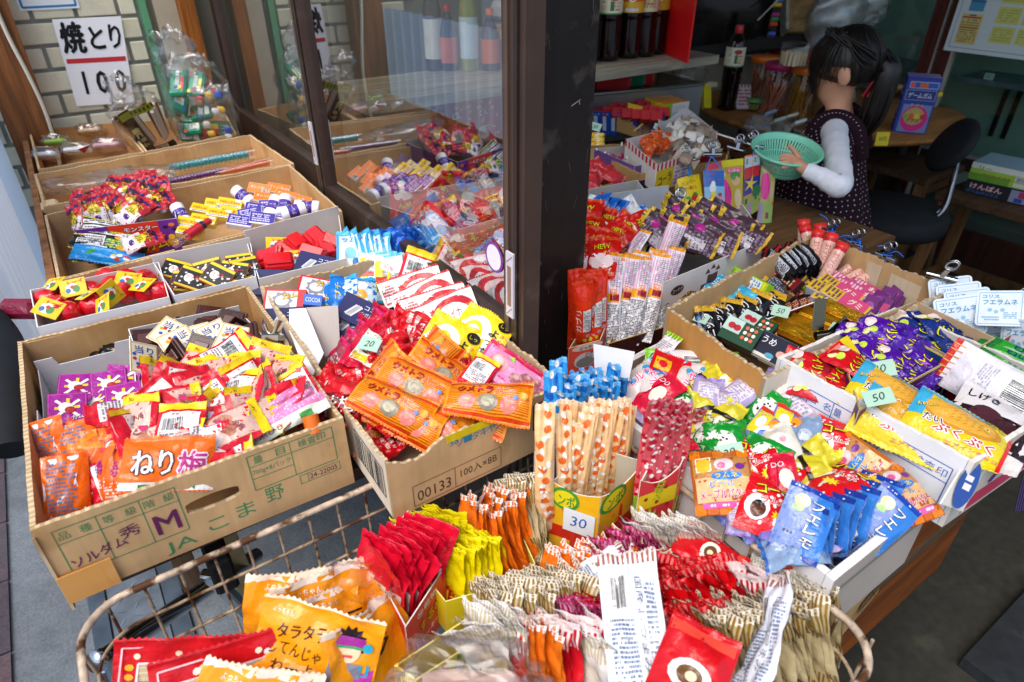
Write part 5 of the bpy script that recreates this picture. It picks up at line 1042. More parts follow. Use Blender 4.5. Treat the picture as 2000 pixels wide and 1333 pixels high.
def rows46():
    def dent(s): return -.006*math.exp(-((s-.2)/.08)**2)
    rim=rimz([(112,549),(668,412),(566,322),(86,420)],.732);t=thing('long_carton',(rim[0]+rim[2])/2-V((0,0,.115)),'long kraft carton holding the purple monster carton and tablet boxes','carton')
    mb=MB('kraft');carton(mb,rim,.112,.005,'d6b183','c9a373',KE,.001,None,None,None,5);mb.build('carton_wall',t)
    mb=MB('kraft');m=frame(rim[0]+V((.005,.006,-.03)),(rim[1]-rim[0]),(0,0,1),(0,-1,0));slab(mb,m,[(0,-.06),(.19,-.06),(.19,.032),(0,.030)],.003,'d8b78c','c9a373',KE);mb.build('inner_flap',t)
    mb=MB('kraft');slab(mb,m,[(.205,-.06),(.50,-.06),(.50,.030),(.205,.033)],.003,'d3ad80','c9a373',KE);mb.build('inner_flap',t)
    rim2=rimz([(148,450),(345,427),(330,360),(130,408)],.738)
    def pr(i,mb,m,w,h):
        if i == 0:
            d_rect(mb,m,w*.30,h*.55,w*.80,h,'d63418',1,4,2);d_poly(mb,m,[(w*.45,h*.1),(w*.72,h*.1),(w*.85,h*.6),(w*.35,h*.6)],'e04a1c',2)
            d_text(mb,m,'モンスター',w*.62,h*.84,w*.34,h*.14,'f0eaf0',3,.03,0,'4a1a4a');d_text(mb,m,'ガム',w*.72,h*.40,w*.26,h*.5,'e6cf1e',4,.05,.12,'141012');d_disc(mb,m,w*.90,h*.35,w*.06,h*.13,'e8a41e',3);d_disc(mb,m,w*.90,h*.5,w*.035,h*.08,'e8b83a',4)
            for u,v in ((.2,.8),(.86,.8),(.95,.7),(.3,.65)): d_poly(mb,m,[(w*u-.006,h*v),(w*u,h*v-.004),(w*u+.006,h*v),(w*u+.002,h*v+.003),(w*u-.002,h*v+.003)],'2a1030',3)
            d_disc(mb,m,w*.93,h*.85,.006,.004,'e8781e',3)
    mb=MB('card');carton(mb,rim2,.075,.0014,'6a2a92','b8b0b8','d8d0d8',0,pr,None,{2: lambda s: .008});tag(mb.build('monster_carton'),'purple and red printed carton full of monster gum packets','carton')
    pile('mon',[(160,408,110,40),(150,430,105,60),(185,410,108,10),(205,405,95,20),(225,395,140,30),(220,372,70,10),(252,372,80,0),(255,395,60,10),(240,410,130,40),(275,365,85,30),(290,385,60,5),(305,395,20,20),(285,405,10,20),(320,380,100,50),(265,412,40,20),(175,395,70,30),(300,370,110,30)],.742,.35,.001,15,1.05)
    pile('chip',[(215,492,84,5,-.012),(212,475,83,0,0),(218,456,86,0,.01)],.705,.45,.003,2,1.05);putc('bluesnack',210,500,82,.694,0,.6,1.)
    putc('mon',280,470,20,.712,0,.6,1.,.004,'clear wrapped red and pale packet beside the black corn packets')
    pile('tab',[(398,412,84),(425,402,84),(450,400,85),(398,432,84,0,-.004),(430,420,85,0,.002),(455,417,84),(372,438,82),(372,455,84,0,-.012)],.716,.55,.001,4,.95)
    pile('tabp',[(503,412,88),(470,435,84,0,-.004),(513,430,86,0,-.004),(545,420,80,0,-.004),(560,402,82,20),(490,420,100,10),(530,405,95)],.716,.5,.001,6)
    pile('tabo',[(508,372,80,10,.004),(520,390,86,0,.006),(560,386,78,0,.004),(585,395,82),(545,372,85)],.722,.5,.001,5,.95)
    for i,(px,py,an) in enumerate(((472,382,-50),(352,418,-65),(556,400,-95),(595,405,-10),(578,412,200),(535,402,260))): putc('mbot',px,py,an,.728,0,.5,1.05)
    c=P(370,460,.715);a,e=P(340,478,.712),P(402,436,.724);mb=MB('clear_smooth');tube(mb,[a,a+(e-a)*.45],.009,'ffffff',12);mb.cur='plastic';tube(mb,[a+(e-a)*.4,a+(e-a)*.8],.0105,'c41f34',12);tube(mb,[a+(e-a)*.8,e-(e-a)*.08],.009,'20243a',12);tube(mb,[e-(e-a)*.08,e+(e-a)*.12],.007,'c4202c',10);tag(mb.build('candy_tube'),'red and clear candy tube pen lying across the front of the tablet boxes','candy tube')
    rim=rimz([(84,404),(574,320),(489,263),(66,341)],.732);t=thing('stick_carton',(rim[0]+rim[2])/2-V((0,0,.09)),'long kraft carton of jelly sticks behind the tablet boxes','carton')
    mb=MB('kraft');carton(mb,rim,.09,.006,'d6b183','c9a373',KE,.0015,None,None,None,6);mb.build('carton_wall',t)
    mb=MB('kraft');obox(mb,rim[0]+V((.012,.03,-.012)),(1,0,0),(0,1,0),(0,0,1),.035,.055,.02,'dcc39c',.006);mb.build('rolled_flap',t)
    def st(kid,A,B,z,i=0): put(kid,A,B,z,z,20*i)
    st('jteal',(318,332),(495,300),.70);st('jteal',(322,337),(480,308),.698);st('jteal',(330,327),(470,303),.705)
    st('jred2',(312,343),(498,309),.708);st('jred2',(310,347),(480,316),.71);st('jred2',(312,350),(470,321),.706);st('jred2',(330,342),(500,315),.704)
    st('jpur',(300,362),(442,333),.716);st('jpur',(290,368),(430,343),.712);st('jor',(420,342),(532,317),.712);st('jor',(425,347),(520,325),.71);st('jor',(430,337),(525,313),.706)
    for i,(y0,k) in enumerate(((346,'jpink'),(352,'jteal'),(359,'jpink'),(366,'jteal'),(372,'jpink'),(378,'jteal'))): st(k,(95+2*i,y0+18),(300-3*i,y0-14),.70+.001*i)
    for i,(px,py,ww) in enumerate(((175,355,.11),(265,345,.09))):
        mb=MB('clear_film');c=P(px,py,.715);crinkled(mb,c,V((1,-.05,0)),V((0,1,0)),V((0,0,1)),ww,.05,.016,3+i,.35,'ffffff',34,12);tag(mb.build('film_bag'),('crinkled clear film over the pink and teal sticks at the street end','crinkled clear film over the middle of the jelly stick carton')[i],'film bag')
    rim=rimz([(74,332),(282,297),(232,238),(56,256)],.732)
    def pr(i,mb,m,w,h):
        if i == 0:
            tc_='3a8a98';d_frame(mb,m,w*.22,h*.2,w*.95,h*.92,.0016,tc_,1);d_line(mb,m,(w*.5,h*.2),(w*.5,h*.92),.0014,tc_,1);d_line(mb,m,(w*.22,h*.6),(w*.95,h*.6),.0014,tc_,1);d_line(mb,m,(w*.8,h*.2),(w*.8,h*.92),.0014,tc_,1);d_text(mb,m,'量',w*.56,h*.76,.014,.02,tc_,1);d_text(mb,m,'一個',w*.68,h*.76,.03,.016,tc_,1);d_text(mb,m,'品',w*.88,h*.76,.012,.016,tc_,1)
    mb=MB('kraft');carton(mb,rim,.10,.005,'d6b183','b58a5c',KE,.0012,pr,None,None,7);tag(mb.build('kraft_carton'),'kraft carton with teal print holding loose clear packets by the timber post','carton')
    rim=rimz([(285,297),(462,261),(440,222),(240,240)],.732)
    def pr2(i,mb,m,w,h):
        if i == 0: d_text(mb,m,'食品製菓KK',w*.5,h*.82,w*.5,.012,'2f8a9a',1,.03)
    mb=MB('kraft');carton(mb,rim,.10,.005,'d6b183','b58a5c',KE,.0012,pr2,None,None,8);tag(mb.build('kraft_carton'),'kraft carton holding the big candy bags beside the sliding doors','carton')
    for i,(px,py,rx,ry,c1,c2,lab) in enumerate(((112,276,.035,.028,'8fb83a','4f7a2a','clear packet with green jelly in the carton by the timber post'),(180,255,.04,.03,'b89a78','8a6a4a','clear packet of thin brown sticks by the timber post'),(90,300,.035,.02,'d8dce0','b0b8c0','crumpled clear packet at the corner of the kraft carton'),(212,282,.045,.025,'c89aa0','a86a7a','clear plastic tray with pink candies in the kraft carton'),(150,290,.04,.02,'e8e8ea','c0c4c8','white paper packet in the kraft carton'))):
        c=P(px,py,.725);mb=MB('foil');rr=random.Random(i)
        obox(mb,c-V((0,0,.006)),RT+.1*UP,FW,UP,rx*1.7,ry*1.6,.014,c1,.004);m=frame(c-V((0,0,.006))+UP*.0072,RT+.1*UP,FW,UP)
        for k in range(9): d_rect_rot(mb,m,rr.uniform(-.7,.7)*rx,rr.uniform(-.6,.6)*ry,.02,.004,rr.uniform(-.3,.9),mix(c1,c2,rr.random()),1+k % 2)
        mb.cur='clear_film';crinkled(mb,c,RT,FW,UP,rx,ry,.018,i,.3);tag(mb.build('clear_packet'),lab,'packet')
    pts=[P(*p,z) for p,z in (((152,292),.74),((165,300),.72),((176,285),.74),((170,278),.75))];mb=MB('card');sheet(mb,pts,'b01a24',.001);tag(mb.build('red_card'),'small folded red card between the packets in the kraft carton','card')
    t=thing('stick_bag',P(285,270,.70),'clear bag of brown sticks with black and yellow print leaning in the kraft carton','bag')
    a,e=P(318,288,.69),P(252,196,.85);ax=(e-a).normalized();x=ax.cross((CAM-a).normalized()).normalized();n=x.cross(ax);rr=random.Random(4);L=(e-a).length
    mb=MB('matte')
    for k in range(24): o=x*rr.uniform(-.06,.06)+n*rr.uniform(-.014,.014);tube(mb,[a+o*.7+ax*.03,a+o*1.15+ax*(L*rr.uniform(.72,.86))],.0055,rr.choice(('6a4426','7a5230','c9c1b6','4a2e1c')),6)
    mb.build('candy_sticks',t)
    def fm(u,v,k): return a+x*u+ax*v+n*(.020+.004*math.sin(u*60)+k*.0005)
    mb=MB('foil');d_rect(mb,fm,-.05,.015,-.018,L*.95,'1f1c18',0,4,10);d_text(mb,fm,'チョコ棒',-.034,L*.42,.075,.022,'dcd02a',2,.05,-PI/2+PI,'f0eee8');d_rect(mb,fm,-.05,L*.8,.045,L*.92,'8a9a2a',1,5,2);d_rect(mb,fm,-.048,.0,.04,.03,'1f1c18',0,5,1)
    for k in range(6): d_rect(mb,fm,-.02+.012*k,L*.84,-.014+.012*k,L*.9,'3a4a1a',2)
    d_bar(mb,fm,.0,.018,.03,.018,2);mb.build('printed_film',t)
    mb=MB('clear_film');crinkled(mb,a+ax*(L*.52),x,n,ax,.075,.03,L*.56,5,.22,'ffffff',28,18);mb.build('film',t)
    mb=MB('clear_film');crinkled(mb,e+ax*.03-x*.0,x,n,ax,.035,.02,.05,9,.4);mb.build('film_top',t)
    c=P(392,208,.80);t=thing('candy_bag',c-V((0,0,.1)),'large clear bag of green foil candies beside the sliding doors','bag');x=RT;n=(V((0,0,1))*.2-FW).normalized();up=V((0,0,1))
    mb=MB('foil');rr=random.Random(9)
    for (u,v,w,h,an) in ((-.045,.06,.05,.08,.05),(.005,.06,.045,.075,-.1),(.045,.02,.06,.04,.5),(-.05,-.0,.06,.05,1.2),(.0,-.02,.07,.05,.2),(-.03,-.065,.06,.06,.1),(.035,-.07,.07,.05,0)):
        o=c+x*u+up*v+n*rr.uniform(.0,.02);aa=x*math.cos(an)+up*math.sin(an);obox(mb,o,aa,n.cross(aa),n,w,h,.02,rr.choice(('0f7a5c','128a66','0c6a50')),.006);m=frame(o+n*.0102,aa,n.cross(aa),n)
        d_rect(mb,m,-w*.1,-h*.3,w*.12,h*.3,'d6dcd8',1);d_rect(mb,m,w*.2,-h*.3,w*.4,h*.2,rr.choice(('d8d02a','c82a34','e8e8e0')),1);d_small(mb,m,-w*.08,-h*.25,w*.1,h*.25,5,'7a8a84',2,rr)
        for k in range(3): d_disc(mb,m,rr.uniform(-.4,.4)*w,rr.uniform(-.4,.4)*h,.006,.006,rr.choice(('d8d02a','c82a34','e8e8e0','2a5ab0')),2,9)
    mb.build('foil_candy',t)
    mb=MB('foil');o=c-up*.088+n*.03;m=frame(o,x,up,n);d_rect(mb,m,-.075,-.03,.085,.03,'0e6e56',0,4,2)
    for u in (.0,.035): d_disc(mb,m,u,-.005,.014,.018,'c4202c',1);d_rect(mb,m,u-.013,.008,u+.013,.022,'d8cf2a',2);d_text(mb,m,'メロン',u,.015,.02,.009,'b0242a',3,.03)
    d_bar(mb,m,-.055,0,.028,.04,1);d_rect(mb,m,-.035,-.026,-.018,.02,'e0e2e0',1);d_small(mb,m,.055,-.02,.08,.02,5,'b8ccc4',1,rr);mb.build('printed_panel',t)
    mb=MB('clear_film');crinkled(mb,c-up*.005,x,n,up,.098,.05,.135,12,.22,'ffffff',36,24);mb.build('film',t)
    mb=MB('clear_film');crinkled(mb,c+up*.14-x*.035,x,n,up,.06,.035,.06,15,.45);mb.build('film_top',t)
    c=P(425,232,.78);mb=MB('foil')
    for k in range(14):
        o=c+x*rr.uniform(-.04,.04)+up*rr.uniform(-.06,.06)+n*rr.uniform(-.01,.02);crinkled(mb,o,x,n,up,.012,.008,.009,k,.2,rr.choice(('d8d4d0','c23a34','2a4ab0','e0b03a','8a6a3a')),8,6)
    mb.cur='clear_film';crinkled(mb,c,x,n,up,.06,.03,.09,22,.3);tag(mb.build('candy_bag'),'clear bag of mixed small wrapped candies against the door glass','bag')
    c=P(338,170,.80);mb=MB('foil')
    for k in range(16):
        o=c+x*rr.uniform(-.03,.03)+up*rr.uniform(-.07,.06);crinkled(mb,o,x,n,up,.011,.008,.008,k+40,.2,rr.choice(('7ab04a','d8cf8a','c8642a','e8e0d0')),8,6)
    mb.cur='clear_film';crinkled(mb,c,x,n,up,.045,.03,.1,25,.3);tag(mb.build('candy_bag'),'tall clear bag of pale green candies behind the chocolate stick bag','bag')
rows46()
# ================================================================ WIRE BASKET
def a_tara(mb,m,r,w,l):
    d_poly(mb,m,[(w*.02,-l*.48),(w*.48,-l*.48),(w*.48,l*.02),(w*.1,-l*.2)],'b02a9a',1)
    d_text(mb,m,'よっちゃん',-w*.32,l*.40,w*.18,l*.05,'f6efe0',2,.02);d_text(mb,m,'タラタラ',-w*.14,l*.25,w*.40,l*.14,'2a1a10',2,.03,.06);d_text(mb,m,'してんじゃ',-w*.16,l*.07,w*.42,l*.13,'3a2416',2,.01,-.08);d_text(mb,m,'ねーよ',-w*.16,-l*.08,w*.34,l*.12,'3a2416',2,.01,-.04)
    d_star(mb,m,w*.24,l*.24,w*.15,'2a1c20',2,14,.72);d_disc(mb,m,w*.24,l*.17,w*.11,l*.11,'f0c8a0',3);d_rect(mb,m,w*.11,l*.2,w*.37,l*.30,'9a2a8c',4,3,1);d_rect(mb,m,w*.12,l*.19,w*.36,l*.215,'2f9a5a',5);d_disc(mb,m,w*.40,l*.22,w*.04,l*.05,'2aa8c4',4);d_line(mb,m,(w*.20,l*.12),(w*.29,l*.13),.0022,'c83a3a',5)
    d_poly(mb,m,[(w*.12,l*.06),(w*.36,l*.06),(w*.40,-l*.16),(w*.10,-l*.16)],'7d7f90',3);d_disc(mb,m,w*.10,-l*.26,w*.2,l*.13,'1f5fa8',3);d_disc(mb,m,w*.11,-l*.29,w*.12,l*.08,'f2a01c',4);d_disc(mb,m,w*.40,-l*.14,w*.08,l*.10,'2aa8c8',4);d_line(mb,m,(w*.37,-l*.04),(w*.37,l*.06),.003,'2aa8c8',4);d_line(mb,m,(w*.43,-l*.04),(w*.43,l*.06),.003,'2aa8c8',4)
    d_disc(mb,m,-w*.08,-l*.14,w*.16,l*.10,'f0b868',1);d_text(mb,m,'辛口味',-w*.1,-l*.24,w*.22,l*.05,'e05a2a',3,.02);d_disc(mb,m,-w*.02,-l*.38,w*.1,l*.08,'6a8ab0',3)
kind('tara','fish_snack_packet','snack packet','orange fish snack packet with brush lettering and purple capped figure',.115,.10,.008,a_tara,'f59c12',('f0d8b8','f4e0c0'),'f5a83a',1,crimp=.03,wr=.0025)
kind('tarab','fish_snack_packet','snack packet','orange fish snack packet tucked behind, its torn pale edge showing',.105,.10,.008,lambda mb,m,r,w,l: (d_text(mb,m,'よっちゃん',-w*.2,l*.38,w*.26,l*.06,'f6efe0',2,.02),d_text(mb,m,'タラ',-w*.05,l*.15,w*.5,l*.2,'2a1a10',2,.03),d_rect(mb,m,-w*.5,l*.44,w*.5,l*.5,'f4e2cc',1,5,1),d_poly(mb,m,[(w*.1,-l*.4),(w*.46,-l*.4),(w*.46,l*.1)],'f7d8a8',1)),'f59c12',('f0d8b8','f4e0c0'),'f5b45a',2,crimp=.03,wr=.003)
def a_ito(mb,m,r,w,l):
    d_frame(mb,m,-w*.44,-l*.42,w*.44,l*.40,.0014,'f4c8cc',1)
    for i in range(16): d_disc(mb,m,r.uniform(-.42,.42)*w,l*r.choice((.3,.33,-.36))+r.uniform(-.01,.01)*l,.003,.0028,r.choice(('f0c41e','f4f0ec','f0e0c0')),2,7)
    for i in range(6): d_disc(mb,m,-w*.38,l*(-.3+.1*i),.004,.003,r.choice(('f0c41e','f4a81e')),2,7)
    d_rect(mb,m,-w*.32,-l*.34,w*.34,l*.24,'c9b591',2,8,6)
    for i in range(26): v=r.uniform(-.32,.22)*l;d_line(mb,m,(-w*.31,v),(w*.33,v+r.uniform(-.04,.04)*l),.0012,r.choice(('e0d2b4','b09a74','d8c8a4')),3,8)
    d_frame(mb,m,-w*.32,-l*.34,w*.34,l*.24,.0016,'f4e4e4',4);d_text(mb,m,'鮪',w*.2,l*.02,w*.22,l*.3,'f4f2f2',4,.05,0,'1c1c20',.09)
kind('ito','noodle_packet','snack packet','red bordered packet with pale shredded fish picture in the wire basket',.115,.085,.008,a_ito,'cf1420','d8202a','d8c8b0',2,crimp=.04)
def a_jr(mb,m,r,w,l):
    d_rect(mb,m,-w*.42,-l*.46,w*.42,l*.08,'e8e0d8',1,4,4);d_disc(mb,m,-w*.1,-l*.12,w*.24,l*.1,'d8142a',2);d_text(mb,m,'酢',0,l*.0,w*.6,l*.2,'c8141e',2,.04);d_poly(mb,m,[(-w*.4,-l*.05),(0,l*.1),(w*.4,-l*.02),(w*.1,-l*.16)],'e8a81a',2)
kind('jred','jerky_packet','jerky packet','magenta red jerky packet standing in the red carton',.052,.115,.006,a_jr,'d8102e','dc1434','c40e2c',2,crimp=.05)
kind('jyel','jerky_packet','jerky packet','bright yellow jerky packet standing in the yellow carton',.055,.10,.005,lambda mb,m,r,w,l: d_text(mb,m,'酢',0,-l*.2,w*.6,l*.2,'c8141e',2,.04),'f6e60c','f8ea1c','f4e20a',2,crimp=.08,zig=12)
def a_crimp(cc,n=13,span=.16):
    def f(mb,m,r,w,l):
        for e in (-1,1):
            for i in range(n): u=-w/2+w*(i+.2)/n;d_rect(mb,m,u,e*l*.5 if e < 0 else l*(.5-span),u+w*.5/n,-l*(.5-span) if e < 0 else l*.5,cc,1,1,3)
        d_rect(mb,m,-w*.3,-l*.25,w*.1,l*.2,'e8dcc8',1,3,3)
    return f
kind('jora','jerky_packet','jerky packet','orange jerky packet with white crimped top',.052,.10,.004,a_crimp('e06a14',9,.1),'e8781c',('f4eee6','f4eee6'),'ee8a2c',2,crimp=.1)
kind('gold','crimped_packet','snack packet','gold and white striped crimped packet',.055,.105,.004,a_crimp('8a6a24',14,.3),'bcaa80',('e4dcc8','e4dcc8'),'a89368',3,crimp=.14,wr=.0016)
kind('silv','crimped_packet','snack packet','white striped crimped packet',.055,.105,.004,a_crimp('c4b894',14,.22),'e0dcd4',('f2f0ee','f2f0ee'),'d8d0c0',2,crimp=.13,wr=.0016)
kind('mage','crimped_packet','snack packet','magenta crimped packet',.05,.10,.004,a_crimp('e8a8c8',12,.16),'c41258',('d03a7a','d03a7a'),'b01050',2,crimp=.13,wr=.0016)
kind('redc','crimped_packet','snack packet','glossy red crimped packet in the basket',.055,.105,.005,a_crimp('e87a78',12,.1),'cc0c14',('d81a20','d81a20'),'b80c14',3,crimp=.1,wr=.002)
kind('redw2','crimped_packet','snack packet','red packet with white zigzag end',.054,.10,.005,a_crimp('f2e6e2',12,.26),'d01826',('f0dcda','f0dcda'),'c01420',2,crimp=.13,wr=.0016)
def a_white(mb,m,r,w,l):
    for e in (-1,1):
        for i in range(12): d_rect(mb,m,-w/2+w*i/12,e*l*.46-l*.035,-w/2+w*(i+.5)/12,e*l*.46+l*.035,'a0604a',1)
    d_bar(mb,m,-w*.2,l*.24,w*.24,l*.2,1,r);d_text(mb,m,'国産おつまみ',w*.14,l*.04,l*.6,w*.12,'4a5468',1,.01,-PI/2);d_small(mb,m,-w*.38,-l*.38,w*.02,l*.08,16,'6f7f9c',1,r);d_small(mb,m,w*.22,-l*.36,w*.4,l*.3,22,'6f7f9c',1,r)
    d_line(mb,m,(0,-l*.46),(0,l*.46),.001,'c8ccd4',1,8)
kind('white','labelled_packet','snack packet','white packet with barcode and grey print lying across the red packets',.05,.125,.008,a_white,'e6eaf2',('e0d4ce','e0d4ce'),'e0e4ec',1,crimp=.05,wr=.002)
def a_fish(mb,m,r,w,l): d_disc(mb,m,0,0,w*.3,w*.22,'f0e8d8',1);d_disc(mb,m,0,0,w*.18,w*.14,'6a4a2a',2);d_disc(mb,m,w*.02,0,w*.08,w*.07,'e8d8b0',3);d_rect(mb,m,-w*.46,l*.34,w*.46,l*.44,'e84a3a',1,5,1)
kind('fish','labelled_packet','snack packet','red packet with pale round picture at the bottom edge of the basket',.06,.09,.014,a_fish,'c8121a','c8121a','b01018',1)
def a_gum(base,spot,dark):
    def f(mb,m,r,w,l):
        for i in range(13): d_disc(mb,m,r.uniform(-.4,.4)*w,l*(-.34+.066*i),w*r.uniform(.14,.3),l*.02,spot,1,9,r.random()*3,1);d_disc(mb,m,r.uniform(-.3,.3)*w,l*(-.31+.066*i),w*.2,l*.012,'f8f0e6',1,9,r.random()*3,1)  # pale discs between the spots are white glints painted into the wrapper colour
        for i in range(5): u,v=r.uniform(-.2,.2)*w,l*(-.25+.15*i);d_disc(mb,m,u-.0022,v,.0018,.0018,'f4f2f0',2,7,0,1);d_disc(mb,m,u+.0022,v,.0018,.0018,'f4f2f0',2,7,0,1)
        d_rect(mb,m,-w*.5,-l*.42,w*.5,-l*.28,dark,2,3,2);d_text(mb,m,'レモン',0,-l*.35,l*.12,w*.5,'e6e01e',3,.03,PI/2)
    return f
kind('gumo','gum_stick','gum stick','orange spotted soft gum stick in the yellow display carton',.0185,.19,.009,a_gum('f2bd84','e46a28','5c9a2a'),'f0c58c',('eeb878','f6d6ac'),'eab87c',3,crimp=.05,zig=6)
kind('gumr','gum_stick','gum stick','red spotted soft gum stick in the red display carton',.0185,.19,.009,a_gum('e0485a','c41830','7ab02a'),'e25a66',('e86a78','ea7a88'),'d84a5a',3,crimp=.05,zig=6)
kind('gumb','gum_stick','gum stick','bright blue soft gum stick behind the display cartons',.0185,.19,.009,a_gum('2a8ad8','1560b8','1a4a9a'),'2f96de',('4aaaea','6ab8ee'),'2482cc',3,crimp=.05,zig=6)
def zat(bx,by,py):
    lo,hi=.3,1.1
    for _ in range(40):
        mid=(lo+hi)/2
        if proj(V((bx,by,mid)))[1] > py: lo=mid
        else: hi=mid
    return (lo+hi)/2
def basket():
    KB=1.155
    def Z(z): return CZ-(CZ-z)*KB
    g=globals();P0,put0,putc0,row0=g['P'],g['put'],g['putc'],g['row']
    def P(x,y,z): return P0(x,y,Z(z))
    def put(kid,A,B,za,zb=None,roll=0,s=1.,lab=None,grp=None,var=None,up=0): return put0(kid,A,B,Z(za),Z(za if zb is None else zb),roll,s*KB,lab,grp,var,up)
    def putc(kid,px,py,ang,z,roll=0,q=.55,s=1.,off=0.,lab=None): return putc0(kid,px,py,ang,Z(z),roll,q,s*KB,off,lab)
    def row(kid,n,A0,B0,A1,B1,za,zb,roll=70,jr=6,jp=3,s=1.,seed=1): return row0(kid,int(n*1.3),A0,B0,A1,B1,Z(za),Z(zb),roll+8,jr+6,jp+5,s*KB,seed,'loose orange packet with white zigzag top' if kid == 'jora' and seed > 10 else 'gold striped packet at the back of the yellow carton' if seed == 9 else None)
    zr=Z(.715);pts=[P(*p,.715) for p in ((168,1333),(160,1290),(185,1240),(250,1195),(330,1150),(520,1052),(700,960),(880,870))]
    t=thing('wire_basket',(.2,.3,.46),'rusty cream wire basket full of crimped snack packets','basket')
    xl,xr,yb,yf=pts[1].x,.530,pts[6].y,.03
    def rr(z,s=0):
        q=.05;x0,x1,y0,y1=xl+s,xr-s,yf+.075,yb-s;o=[]
        for cx,cyy,a0 in ((x0+q,y0+q,PI*1.5),(x0+q,y1-q,PI),(x1-q,y1-q,PI/2),(x1-q,y0+q,0)): o += [V((cx+q*math.cos(a0-PI/2*k/8),cyy+q*math.sin(a0-PI/2*k/8),z)) for k in range(9)]
        return o
    mb=MB('rust');tube(mb,rr(zr),.0042,'cdb8a0',8,True);mb.build('rim_wire',t)
    for k,z in enumerate((zr-.048,zr-.098)): mb=MB('rust');tube(mb,rr(z,.002*(k+1)),.0022,'b39c80',6,True);mb.build('ring_wire',t)
    n=0
    x=xl+.028
    while x < xr: mb=MB('rust');tube(mb,[V((x,yb+.001,zr)),V((x,yb-.004,zr-.10)),V((x,yb-.02,zr-.135))],.0019,'b59e84',6);mb.build('wire',t);x += .0375
    y=yb-.045
    while y > .1: mb=MB('rust');tube(mb,[V((xr+.001,y,zr)),V((xr-.004,y,zr-.10)),V((xr-.02,y,zr-.135))],.0019,'b59e84',6);mb.build('wire',t);mb=MB('rust');tube(mb,[V((xl-.001,y,zr)),V((xl+.004,y,zr-.10)),V((xl+.02,y,zr-.135))],.0019,'b59e84',6);mb.build('wire',t);y -= .0375
    mb=MB('rust')
    mb.grid([[V((xl+.02+(xr-xl-.04)*i/12,.06+(yb-.08)*j/8,zr-.137)) for i in range(13)] for j in range(9)],'8a7a66',False) if False else [tube(mb,[V((xl+.02,.05+.045*j,zr-.136)),V((xr-.02,.05+.045*j,zr-.136))],.0018,'b59e84',5) for j in range(10)];mb.build('floor_wires',t)
    put('tarab',(585,1262),(590,1170),.655,.70,6,1.0);put('tarab',(650,1275),(640,1168),.655,.70,-22,1.05);put('tarab',(690,1290),(672,1195),.655,.69,-30,.95);put('tarab',(735,1350),(718,1240),.64,.685,-40,1.)
    put('tara',(598,1352),(626,1236),.672,.712,0,.98,None,None,None,.3);put('tarab',(462,1480),(500,1362),.66,.70,10,.95)
    put('ito',(350,1400),(362,1272),.655,.70,8,1.0);put('ito',(455,1410),(440,1292),.665,.708,0,1.02);put('ito',(300,1420),(312,1308),.64,.68,14,.8)
    q=[P(792,1226,.675),P(868,1112,.685),P(786,1052,.685),P(716,1082,.685)]
    q=[P(792,1226,.68),P(868,1110,.68),P(806,1064,.68),P(716,1084,.68)]
    def pr(i,mb,m,w,h):
        if i == 0:
            d_rect(mb,m,0,0,w,h,'e0503c',1);d_text(mb,m,'⑱乾物',w*.5,h*.86,w*.5,h*.14,'f4ecea',2,.03);
            for k,ch in enumerate('するめ'): d_text(mb,m,ch,w*(.35+.19*k),h*(.58-.0*k),w*.17,h*.2,'e8cf1e',3,.05,0,'b01a14',.05)
            d_text(mb,m,'ジャーキー',w*.45,h*.28,w*.6,h*.15,'f6f2ee',2,.05)
        if i == 3:
            d_rect(mb,m,0,0,w,h*.8,'d8342c',1);d_poly(mb,m,[(0,h*.9),(w*.9,0),(w,h*.2),(w*.2,h)],'ee9a8a',2)
            for k in range(7): d_disc(mb,m,w*(.1+.12*k),h*(.3+.1*(k % 3)),w*.06,h*.06,('e8a81e','f0e2d0','6a9a2a')[k % 3],3)
    t=thing('jerky_carton',(q[0]+q[2])/2-V((0,0,.1)),'red squid jerky display carton with tall white back card','carton')
    mb=MB('card');carton(mb,q,.085,.0014,'d8402e','e4d8d4','f4f0ee',0,pr,None,{1: lambda s: .062*s,2: lambda s: .062*(1-s)});mb.build('carton_wall',t)
    for i in range(13):
        f=i/12;put('jred',(738+7.5*i,1165-2*i+(i % 3)*3),(735+9*i,1082-4*i+(i*7 % 5)*3),.64,.72,52-3*(i % 4)-25*f,.95)
    for i in range(6): put('jred',(760+8*i,1210-8*i),(752+13*i,1100-2*i),.63,.71,50,.9)
    q=[P(870,1176,.67),P(962,1150,.67),P(908,1060,.67),P(800,1090,.67)]
    def pr(i,mb,m,w,h):
        if i == 0: d_text(mb,m,'するめ',w*.6,h*.72,w*.42,h*.22,'c83a1a',2,.03,.1);d_text(mb,m,'ジャーキー',w*.32,h*.42,w*.5,h*.14,'f2efe4',2,.04,.1);d_rect(mb,m,w*.4,0,w*.55,h*.06,'c03a1a',1)
    mb=MB('card');carton(mb,q,.065,.0014,'e4d21c','d8c83a','f0e890',0,pr);tag(mb.build('jerky_carton'),'yellow squid jerky carton packed with flat yellow packets','carton')
    row('jyel',11,(800,1110),(803,1048),(898,1085),(880,1008),.635,.705,34,3,1,.95,4);row('jyel',12,(868,1165),(868,1082),(950,1140),(945,1055),.63,.69,34,3,1,.95,6)
    q=[P(965,1142,.67),P(1046,1102,.67),P(1000,1000,.67),P(920,1040,.67)]
    mb=MB('card');carton(mb,q,.065,.0014,'e4d21c','d8c83a','f0e890',0,pr);tag(mb.build('jerky_carton'),'yellow squid jerky carton packed with orange white topped packets','carton')
